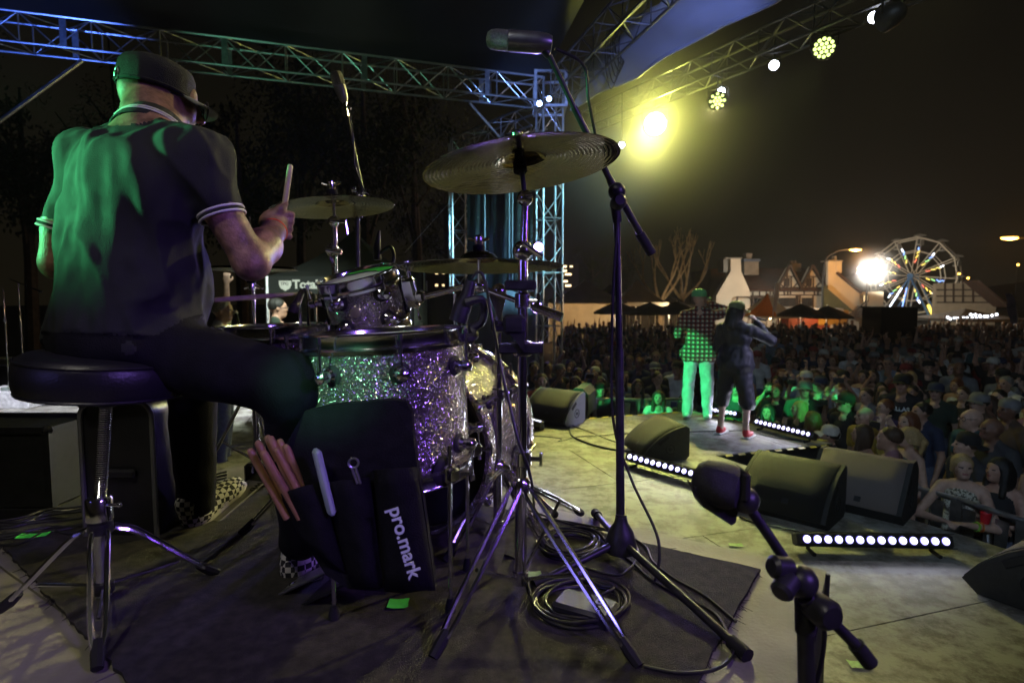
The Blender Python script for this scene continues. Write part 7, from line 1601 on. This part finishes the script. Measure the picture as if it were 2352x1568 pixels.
# street lamps, floodlight, strings of bulbs
SODL = emat('sodium_lens', (1.0, .50, .07), 14)
def street_lamp(px, py, D, base_px, label, pw):
    h_ = P(px, py, D); b0 = P(base_px, 740, D); t = thing('street_lamp', (b0.x, D, GND), label, 'street lamp', 'sodium street lamps')
    MB().path(curve([Vector((b0.x, D, GND)), Vector((b0.x, D, h_.z - 1.6)), Vector((b0.x + (h_.x - b0.x)*.3, D, h_.z - .25)), h_ + Vector((-.5 if h_.x > b0.x else .5, 0, .03))], 6), .07, 8).build('pole', DARKMETAL, t)
    mb = MB(); mb.ball(h_ + Vector((0, 0, .08)), (.62, .2, .14), 14, 8); mb.build('lamp_head', DARKMETAL, t); mb = MB(); mb.ball(h_ + Vector((0, -.03, -.02)), (.56, .19, .12), 14, 8); mb.build('lens', SODL, t); point(h_ + Vector((0, -.2, -.25)), pw, SOD, .15)
street_lamp(1965, 573, 52, 1888, 'orange street lamp arching over the plastered house', 1300); street_lamp(2318, 546, 36, 2420, 'brighter orange street lamp high at the right edge', 500)
fl_ = P(1993, 621, 53); t = thing('flood_light', (fl_.x, 53, GND), 'dazzling white floodlight on a dark pole left of the Ferris wheel', 'floodlight')
MB().tube((fl_.x, 53, GND), fl_ - Vector((0, 0, .3)), .09, n=8).build('pole', DARKMETAL, t); MB().box(fl_ + Vector((0, .25, 0)), (1.7, .3, .7), None, .05).build('housing', DARKMETAL, t)
for dx in (-.45, .45): MB().box(fl_ + Vector((dx, .06, 0)), (.72, .06, .50), None, .02).build('lamp_face', emat('flood_face', (1.0, .97, .90), 160), t)
spot(fl_ + Vector((0, -.15, 0)), fl_ + Vector((-.15, -6, -2.0)), 3500, (1.0, .92, .75), 160, .6, .3); spot(fl_ + Vector((.5, .6, .2)), P(2098, 640, 75), 17000, (1.0, .90, .70), 50, .6, .3)
point(Vector((H7(1000, 900, 52).x, 51.0, 1.6)), 1900, (1.0, .92, .76), .3)  # added point light without a fixture, to brighten the house fronts
st_ = thing('bulb_string', P(2235, 725, 40), 'string of small white star bulbs along a low stall roof', 'string lights')
pts_ = [H8(x, y, 40) for x, y in ((1350, 1120), (1420, 1138), (1500, 1130), (1600, 1126), (1700, 1128), (1800, 1130), (1880, 1120), (1950, 1096), (2010, 1080))]
MB().path(pts_, .015, 5).build('wire', CABLEM, st_)
for i, (x, y) in enumerate(((1380, 1120), (1412, 1140), (1466, 1130), (1502, 1132), (1575, 1126), (1625, 1128), (1692, 1128), (1742, 1130), (1790, 1128), (1850, 1108), (1884, 1110), (1945, 1098), (2003, 1084), (1675, 1085), (1733, 1086), (1790, 1100))): MB().ball(H8(x, y, 40), .085, 8, 6).build('bulb', LC[3], st_)
canopy('low pale stall roof carrying the star bulbs', H8(1600, 1130, 42), 5.2, 0, .7, TD, .2, True); 
lp = thing('light_panel', H8(420, 1090, 40), 'upright glowing white light panel left of the black sound booth', 'screen'); a, b_ = H8(400, 990, 40), H8(440, 1090, 40); MB().box((a + b_)/2, (b_.x - a.x, .1, a.z - b_.z), None, .02).build('panel_face', LC[3], lp, smooth=False); MB().tube((a + b_)/2 + Vector((0, .1, 0)), Vector(((a.x + b_.x)/2, 40.1, GND)), .04, n=6).build('pole', DARKMETAL, lp)  # upright white light panel, not a picture screen
# dark hill with a few house lights
HILL = mat('dark_hill', (.022, .020, .014), .95, 0, .3, .05)
gr = []
for i in range(41):
    u = i/40; x = 60 + 190*u; row = []
    for j in range(6):
        v = j/5; hgt = 15*math.sin(PI*min(1, u*.8 + .1))*(.8 + .2*math.sin(u*17))*v; row.append((x, 190 + 40*v, GND + hgt))
    gr.append(row)
hill = MB().sheet(gr).build('hill', HILL); tag(hill, kind='structure')
for i, (x, y, lab) in enumerate(((1525, 565, 'highest of the small hill lights right of the wheel'), (1640, 620, 'pair of small orange lights on the dark hill'), (1722, 668, 'small lamp on the hill above the barn roof'), (1825, 715, 'faint low lamp on the hill slope'), (2278, 450, 'small orange lamp on the hill at the right edge'))):
    q = H8(x, y, 150); t = thing('distant_lamp', q, lab, 'lamp', 'lamps on the hill'); MB().ball(q, (.35, .2, .22), 8, 6).build('lens', SODL, t); MB().tube(q - Vector((0, -.3, 0)), q - Vector((0, -.3, 12)), .06, n=5).build('pole', DARKMETAL, t)
point(P(1540, 722, 38), 420, (1.0, .74, .42), .2)  # added warm point light without a fixture, to lighten the bare trees
# ------------------------------------------------------------------ things at the left and on the floor
def casebox(label, c, size, name='road_case', m=PLASTIC, rz=0.0, cat='road case', group=None, edge=STEEL, lid=.7):
    c = Vector(c); t = thing(name, c, label, cat, group, rz); x, y, z = size
    MB().box((0, 0, z*lid/2), (x, y, z*lid - .004), None, .004).build('body', m, t, local=True, smooth=False); MB().box((0, 0, z*lid + z*(1 - lid)/2), (x, y, z*(1 - lid) - .004), None, .004).build('lid', m, t, local=True, smooth=False)
    mb = MB()
    for sx_ in (-1, 1):
        for sy_ in (-1, 1): mb.box((sx_*x/2, sy_*y/2, z/2), (.03, .03, z*.98)); mb.ball((sx_*x/2, sy_*y/2, z), .022, 8, 6)
        mb.box((sx_*x/2, 0, z), (.026, y, .026)); mb.box((0, sx_*y/2, z), (x, .026, .026))
    mb.build('edging', edge, t, local=True, smooth=False)
    for sx_ in (-.25, .25): MB().box((x*sx_, -y/2 - .006, z*lid), (.05, .014, .06), None, .004).build('latch', STEEL, t, local=True, smooth=False)
    return t
casebox('big black flat-sided case at the left edge under the bright gear', (-2.47, 2.50, STG + .0), (1.05, .3, 1.12), edge=DARKMETAL)
# upright rounded case with papers on it
rc = thing('amp_case', Z(262, 1248), 'upright black case with rounded corners behind the stool', 'case'); cx_, D_ = rc.location.x, rc.location.y
w_, hh_ = .232, .455; prof = []
for (qx, qz, a0) in ((-w_/2, hh_, PI), (w_/2, hh_, PI/2)):
    for k in range(6):
        a = a0 - k/5*PI/2; prof.append(Vector((cx_ + (qx + (.05 if qx < 0 else -.05)) + .05*math.cos(a), D_ + .04, qz - .05 + .05*math.sin(a))))
prof = [Vector((cx_ - w_/2, D_ + .04, .008))] + prof + [Vector((cx_ + w_/2, D_ + .04, .008))]
MB().prism(prof, (0, .30, 0)).build('shell', VINYL, rc, angle=30); MB().path([p - Vector((0, .004, 0)) for p in prof], .008, 8).build('piping', mat('edge_grey', (.18, .18, .18), .35, .5, .1, 30), rc)
MB().box((cx_, D_ + .03, .22), (.12, .02, .03), None, .006).build('handle', RUBBER, rc)
sh = thing('paper_sheet', (cx_ + .02, D_ + .15, hh_ + .004), 'pale paper sheet lying on the rounded case', 'paper'); a_ = [P(163, 957, D_ - .03), P(205, 921, D_ + .28), P(374, 925, D_ + .30), P(345, 952, D_ + .0)]
a_ = [Vector((p.x, p.y, hh_ + .006)) for p in a_]; MB().sheet([[a_[0].lerp(a_[3], u).lerp(a_[1].lerp(a_[2], u), v) + Vector((0, 0, .010*math.sin(3*u + 2*v)**2)) for u in np.linspace(0, 1, 8)] for v in np.linspace(0, 1, 6)]).build('sheet', PAPER, sh)
GRC = mat('green_grey_case', (.20, .24, .22), .6, 0, .1, 10)
q = Z(368, 1122, STG); casebox('lower case of the grey stack behind the stool', (q.x + .02, q.y + .4, STG), (.30, .4, .42), m=GRC, edge=GREYSIDE, group='stacked grey cases'); casebox('upper case of the grey stack behind the stool', (q.x + .02, q.y + .4, STG + .44), (.30, .4, .40), m=GRC, edge=GREYSIDE, group='stacked grey cases')
def straight_stand(px, y0, y1, D, label, boom=None, zb=STG):
    a = P(px, y0, D); t = thing('straight_mic_stand', (a.x, D, zb), label, 'mic stand', 'mic stands at stage left'); MB().tube((a.x, D, zb + .06), (a.x, D, a.z - .5), .013, n=10).build('lower_pole', CHROME, t); MB().tube((a.x, D, a.z - .52), a, .0095, n=10).build('upper_pole', CHROME, t)
    MB().lathe((a.x, D, a.z - .53), (0, 0, 1), [(.014, 0), (.02, .005), (.02, .05), (.014, .055)], 12).build('clutch', DARKMETAL, t); MB().lathe((a.x, D, zb), (0, 0, 1), [(.15, 0), (.15, .012), (.05, .03), (.02, .07)], 24).build('base', CHROME, t)
    if boom: MB().path([P(*boom[0], D), P(*boom[1], D)], .008, 8).build('boom', DARKMETAL, t); mb = MB(); mb.path([P(*boom[1], D), P(*boom[1], D) + (P(*boom[1], D) - P(*boom[0], D)).normalized()*.16], [.012, .022], 10); mb.build('mic', DARKMETAL, t)
straight_stand(6, 662, 930, 9.0, 'bright chrome mic stand at the extreme left edge'); straight_stand(41, 652, 900, 9.8, 'thinner chrome mic stand with a boom beside the left edge', ((20, 640), (75, 662)))
sb = Z(392, 1112); t = thing('straight_mic_stand', sb, 'dark stand with a round hub between the grey cases and the left shoe', 'mic stand', 'mic stands at stage left'); MB().tube(sb + Vector((0, 0, .05)), P(391, 905, sb.y), .011, n=10).build('pole', CHROME, t); MB().lathe(sb + Vector((0, 0, .03)), (0, 0, 1), [(.05, 0), (.05, .04), (.025, .09)], 16).build('hub', DARKMETAL, t)
for f in (Z(352, 1205), Z(470, 1150), Z(330, 1090)): MB().tube(sb + Vector((0, 0, .07)), f + Vector((0, 0, .012)), .009, n=8).build('leg', CHROME, t)
PALEG = mat('pale_gear', (.55, .55, .56), .5, 0, .3, 20)
for i, (x, y, s_, lab) in enumerate(((-7.9, 8.9, (.9, .45, .26), 'pale pedal board lying in the bright light at the left edge'), (-7.1, 9.2, (.8, .4, .24), 'second pale pedal board in the bright light'), (-6.2, 9.0, (.7, .3, .22), 'small pale stage box in the bright light'))):
    t = thing('pedal_board', (x, y, STG), lab, 'pedal board', 'gear on the bright deck'); MB().box((0, 0, s_[2]/2), s_, None, .01).build('board', PALEG, t, local=True, smooth=False)
    for k in range(5): MB().box((-s_[0]*.4 + s_[0]*.2*k, 0, s_[2] + .025), (s_[0]*.13, s_[1]*.6, .05), None, .008).build('pedal', random.choice([PALEG, PLASTIC, GRC]), t, local=True, smooth=False)
for i, (x, y, w, h_, lab) in enumerate(((-9.3, 10.6, .8, .6, 'pale amplifier cabinet at the left edge'), (-5.4, 10.8, .70, .80, 'amplifier cabinet hidden behind the drummer\'s back'), (-4.4, 9.4, .7, .62, 'low amplifier cabinet beyond the hi-hat stand'))):
    t = thing('amplifier', (x, y, STG), lab, 'amplifier', 'amplifiers along the far wing'); MB().box((0, 0, h_/2), (w, .35, h_), None, .02).build('cabinet', PALEG if i != 1 else PLASTIC, t, local=True, smooth=False); MB().box((0, -.176, h_*.42), (w*.9, .012, h_*.7)).build('grille', GRILLE, t, local=True, smooth=False); MB().box((0, -.178, h_*.88), (w*.9, .012, h_*.14)).build('control_panel', STEEL, t, local=True, smooth=False)
# tent with lettering and the crew before it
TD_ = 11.2; TBLK = mat('tent_black', (.022, .026, .024), .8, 0, .2, 3, .1, 20); ta, tb_ = P(612, 634, TD_), P(930, 634, TD_); hwT = (tb_.x - ta.x)/2; tc_ = Vector(((ta.x + tb_.x)/2, TD_ + hwT, ta.z))
tt = canopy('black canopy tent with white lettering behind the small tom', tc_, hwT*2, 0, 1.05, TBLK, .34, True, None, None, 'tent', 'canopy_tent', 'canopy tents')
lz = P(700, 668, TD_ - .03); text('Total Prod', .235, frame4(P(672, 662, TD_ - .02), (1, 0, 0), (0, 0, 1)), mat('tent_print', (.75, .75, .70), .7, 0, .05, 20), tt, .004, bold=.008)
text('0', .235, frame4(P(908, 662, TD_ - .02), (1, 0, 0), (0, 0, 1)), MATS['tent_print'], tt, .004, bold=.008)
MB().box(P(929, 657, TD_ - .03), (.17, .006, .17)).build('print_square', MATS['tent_print'], tt, smooth=False)
lc = P(655, 655, TD_ - .02); mb = MB(); pts = [lc + Vector((x*.12, 0, z*.11)) for x, z in ((-1, .8), (1, .8), (1, .1), (.75, -.55), (0, -1), (-.75, -.55), (-1, .1))]; mb.prism(pts, (0, -.004, 0)); lg = mb.build('print_shield', MATS['tent_print'], tt, smooth=False); text('TPG', .085, frame4(lc + Vector((-.092, -.007, .0)), (1, 0, 0), (0, 0, 1)), TBLK, tt, .002)
for (px, py, D, w, h_, lab) in ((985, 712, 9.5, .52, .60, 'green lit case left of the slim tower foot'), (1012, 716, 9.3, .40, .56, 'dark case standing beside the green lit case'), (950, 665, 12.6, .40, .8, 'tall pale green case behind the small tom')):
    c = P(px, py, D); casebox(lab, (c.x, D + .2, STG), (w, .4, c.z + h_/2 - STG), m=GRC if px != 1012 else PLASTIC, edge=DARKMETAL, group='cases behind the kit')
def crew(px, py, D, pose, shirt, sk, hairk, hairm, yaw, label, extra=None, ck=None):
    h = 1.76; loc = headloc(px, py, D, h); pr, L, R = human(h, False, sleeve='short' if shirt == 'white' else 'long', head_yaw=0, fine=True, **pose)
    t, o = person_obj(label, loc, yaw, pr, [sk, SHIRTS[shirt], JEANS, EYEM, LIPM, BEARD, BLACKCLOTH], .011, 'crew beside the stage')
    body_obj('hair', hair_prims(L, R, h/1.75, hairk), [HAIRM[hairm]], .009, t, True, hair_disp)
    if ck: cap_mesh('cap', L, R, h/1.75*1.03, [ck], t)
    return t, L, R
c1_, L1, R1 = crew(505, 712, 5.9, dict(larm=((-.27, .02, 1.64), (-.20, .04, 1.92)), rarm=((.26, .22, 1.40), (.18, .50, 1.46))), 'white', SKIN3, 'short', 'grey', -rad(72), 'man in a white T-shirt beyond the hi-hat, one arm raised and one pointing', None, None)
c2_, L2, R2 = crew(634, 707, 6.7, {}, 'dark green', SKIN, 'short', 'black', -rad(62), 'bearded man in glasses and a green hooded top beside the snare mic')
gl = MB()
for q in (-1, 1): gl.torus(L2(q*.036, .108, .0), R2[:, 1], .024, .003, 14, 5)
gl.path([L2(.082, 0, .01), L2(.06, .10, .004)], .003, 5); gl.build('glasses', DARKMETAL, c2_, local=True)
hand_mic(c1_, (.06, .17, 1.56), (-.5, -.2, .5), 'silver mic at the chin of the man in the white T-shirt')
# cables
def cable(label, pts, r=.004, name='cable', group='cables on the stage'):
    o = MB().path(curve(pts, 8), r, 7).build(name, CABLEM); return tag(o, label, 'cable', group)
def zf(px, py, h_=.014): q = Z(px, py, 0); q.z = h_; return q
def coil(label, cpx, rx_, ry_, n_, seed, tail):
    r = random.Random(seed); pts = []; c = Z(*cpx); 
    for k in range(n_*14):
        a = k/14*2*PI; R_ = 1 + .16*math.sin(k*.31 + seed) + r.uniform(-.03, .03); px = cpx[0] + rx_*R_*math.cos(a) + r.uniform(-2, 2) + 6*math.sin(k*.05); py = cpx[1] + ry_*R_*math.sin(a); pts.append(zf(px, py, .014 + .0036*(k/14) + .003*math.sin(a*2 + k*.1)))
    return cable(label, pts + [zf(*p) for p in tail], .0042)
coil('coil of black cable on the carpet behind the crash stand', (1310, 1264), 66, 30, 6, 1, [(1400, 1262), (1450, 1300), (1500, 1345), (1560, 1378), (1640, 1420), (1676, 1480), (1680, 1520), (1640, 1552), (1560, 1560), (1480, 1545)])
coil('nearer loose coil of black cable between the crash stand legs', (1330, 1400), 98, 50, 5, 2, [(1260, 1420), (1225, 1390), (1210, 1340), (1195, 1300), (1160, 1285)])
cable('black cable running from the coil past the mic stand base', [zf(1200, 1195), zf(1290, 1205), zf(1380, 1222), zf(1440, 1240), zf(1466, 1280), zf(1440, 1322), zf(1400, 1330), zf(1300, 1300)], .0042)
cable('black cable along the far carpet edge', [zf(1215, 1180), zf(1320, 1215), zf(1420, 1232), zf(1480, 1262), zf(1500, 1300), zf(1550, 1340), zf(1620, 1380), zf(1690, 1440)], .0036)
for i in range(9):
    y0 = 1182 + i*7; sd = random.Random(i); cable(['uppermost', 'second', 'third', 'fourth', 'middle', 'sixth', 'seventh', 'eighth', 'lowest'][i] + ' of the black cables crossing the riser at the left edge', [zf(-60, y0 + 22 + sd.uniform(-8, 8)), zf(40, y0 + 12 + sd.uniform(-10, 10)), zf(110, y0 + sd.uniform(-12, 6)), zf(180, y0 - 6 + sd.uniform(-8, 8)), zf(300, y0 - 40), zf(430, y0 - 70), zf(520, y0 - 92)], .0045 + .001*(i % 2), group='cables at the left of the riser')
def zs(px, py, h_=.012): q = Z(px, py, STG); q.z = STG + h_; return q
cable('thick cable from the grey sided wedge toward the mic stand', [zs(1308, 980), zs(1312, 1000), zs(1330, 1012), zs(1372, 1026), zs(1420, 1036), zs(1470, 1040), zs(1500, 1040)], .011); cable('thin cable crossing the deck to the sideways wedge', [zs(1312, 978), zs(1350, 992), zs(1400, 1012), zs(1450, 1028)], .007)
cable('thin cable with a small knot on the deck', [zs(1225, 1003), zs(1260, 1005), zs(1290, 1010), zs(1282, 1015), zs(1300, 1012), zs(1312, 1008), zs(1340, 1004), zs(1450, 997), zs(1560, 994), zs(1640, 992), zs(1720, 990)], .006); cable('thin cable trailing from the runway light bar', [zs(1745, 988), zs(1752, 1000), zs(1790, 1008), zs(1850, 1014)], .007)
cable('cable lying beside the rounded wedge', [zs(1700, 1190), zs(1740, 1206), zs(1800, 1216), zs(1836, 1225)], .008)
# bits of tape, small box
def tape(px, py, w, h_, rz_, label, z=0.0, m=TAPEG, D2=.0125):
    c = Z(px, py, z); mb = MB(); n_ = 7; r = random.Random(px)
    rows = [[rotz(rz_) @ Vector((w*(u - .5) + r.uniform(-.001, .001), h_*(v - .5) + (r.uniform(-.004, .004) if u in (0, 1) else 0), .002 + .004*abs(u - .5)**2*4*r.random())) + Vector((c.x, c.y, z + D2)) for u in np.linspace(0, 1, n_)] for v in (0, .5, 1)]
    o = mb.sheet(rows).build('tape_piece', m); return tag(o, label, 'tape', 'tape marks on the floor')
tape(915, 1398, .052, .045, .05, 'bright green tape square on the carpet below the stick bag'); tape(78, 1238, .085, .045, .25, 'green tape strip on the floor left of the stool'); tape(1229, 1331, .038, .040, .1, 'pale green tape square beside the crash stand pole', m=mat('pale_green_tape', (.35, .55, .22), .6, 0, .2, 60)); tape(1690, 1254, .09, .05, -.1, 'pale tape mark on the deck before the riser', STG, MATS['pale_green_tape'], .008); tape(1976, 1530, .10, .05, -.1, 'pale green tape strip on the deck at the lower right', STG, MATS['pale_green_tape'], .008)
bx = Z(1345, 1420); t = thing('foot_switch', bx, 'small black box with a white letter inside the nearer cable coil', 'box'); R = rotz(-.5)
MB().box(bx + Vector((0, 0, .022)), (.15, .09, .044), R, .008).build('case', PLASTIC, t); text('E', .05, Matrix.Translation(bx + Vector((0.01, -.02, .0455))) @ R.to_4x4(), LETT, t, .0008)
# ------------------------------------------------------------------ the hazy air
HZ = bpy.data.materials.new('thin_haze'); HZ.use_nodes = True; n, l = HZ.node_tree.nodes, HZ.node_tree.links
n.remove(n['Principled BSDF']); pv = n.new('ShaderNodeVolumePrincipled'); pv.inputs['Density'].default_value = 0.00045; pv.inputs['Color'].default_value = (.9, .9, .9, 1); pv.inputs['Anisotropy'].default_value = 0.6
l.new(pv.outputs[0], n['Material Output'].inputs['Volume'])
hz = MB().box((30, 110, 11), (680, 290, 28.4)).build('haze', HZ, smooth=False); tag(hz, kind='stuff')

# smoke volume, added for the yellow lamp's halo of haze and glare
SM = bpy.data.materials.new('yellow_halo'); SM.use_nodes = True; n, l = SM.node_tree.nodes, SM.node_tree.links
n.remove(n['Principled BSDF']); pv = n.new('ShaderNodeVolumePrincipled'); pv.inputs['Color'].default_value = (.95, .95, .95, 1); pv.inputs['Anisotropy'].default_value = 0.35
l.new(pv.outputs[0], n['Material Output'].inputs['Volume'])
def halo_ball(c, R_, dens, m):
    n, l = m.node_tree.nodes, m.node_tree.links; pv_ = [q for q in n if q.type == 'PRINCIPLED_VOLUME'][0]
    t = n.new('ShaderNodeTexCoord'); v = n.new('ShaderNodeVectorMath'); v.operation = 'LENGTH'; l.new(t.outputs['Object'], v.inputs[0])
    r = n.new('ShaderNodeMapRange'); r.inputs['From Min'].default_value = 0; r.inputs['From Max'].default_value = R_; r.inputs['To Min'].default_value = 1; r.inputs['To Max'].default_value = 0; l.new(v.outputs['Value'], r.inputs['Value'])
    p = n.new('ShaderNodeMath'); p.operation = 'POWER'; p.inputs[1].default_value = 2.0; l.new(r.outputs[0], p.inputs[0]); q = n.new('ShaderNodeMath'); q.operation = 'MULTIPLY'; q.inputs[1].default_value = dens; l.new(p.outputs[0], q.inputs[0]); l.new(q.outputs[0], pv_.inputs['Density'])
    o = MB().ball((0, 0, 0), R_, 32, 20).build('halo_haze', m); o.location = c; tag(o, kind='stuff'); return o
halo_ball(LP['yellow'], 3.2, 0.26, SM)
SM2 = SM.copy(); SM2.name = 'flood_halo'
for q in list(SM2.node_tree.nodes):
    if q.type not in ('PRINCIPLED_VOLUME', 'OUTPUT_MATERIAL'): SM2.node_tree.nodes.remove(q)
halo_ball(fl_ + Vector((0, -.6, 0)), 2.8, 0.22, SM2); point(fl_ + Vector((0, -.35, 0)), 330, (1.0, .97, .90), .35)  # volume and point light added to imitate the floodlight's glare

spot(LP['yellow'] + (Vector((0, 0, CAMZ)) - LP['yellow']).normalized()*.10, (0, 0, 3.0), 330, (.95, .98, .14), 170, .5, .10)  # extra wide spot added at the yellow lens to light its halo
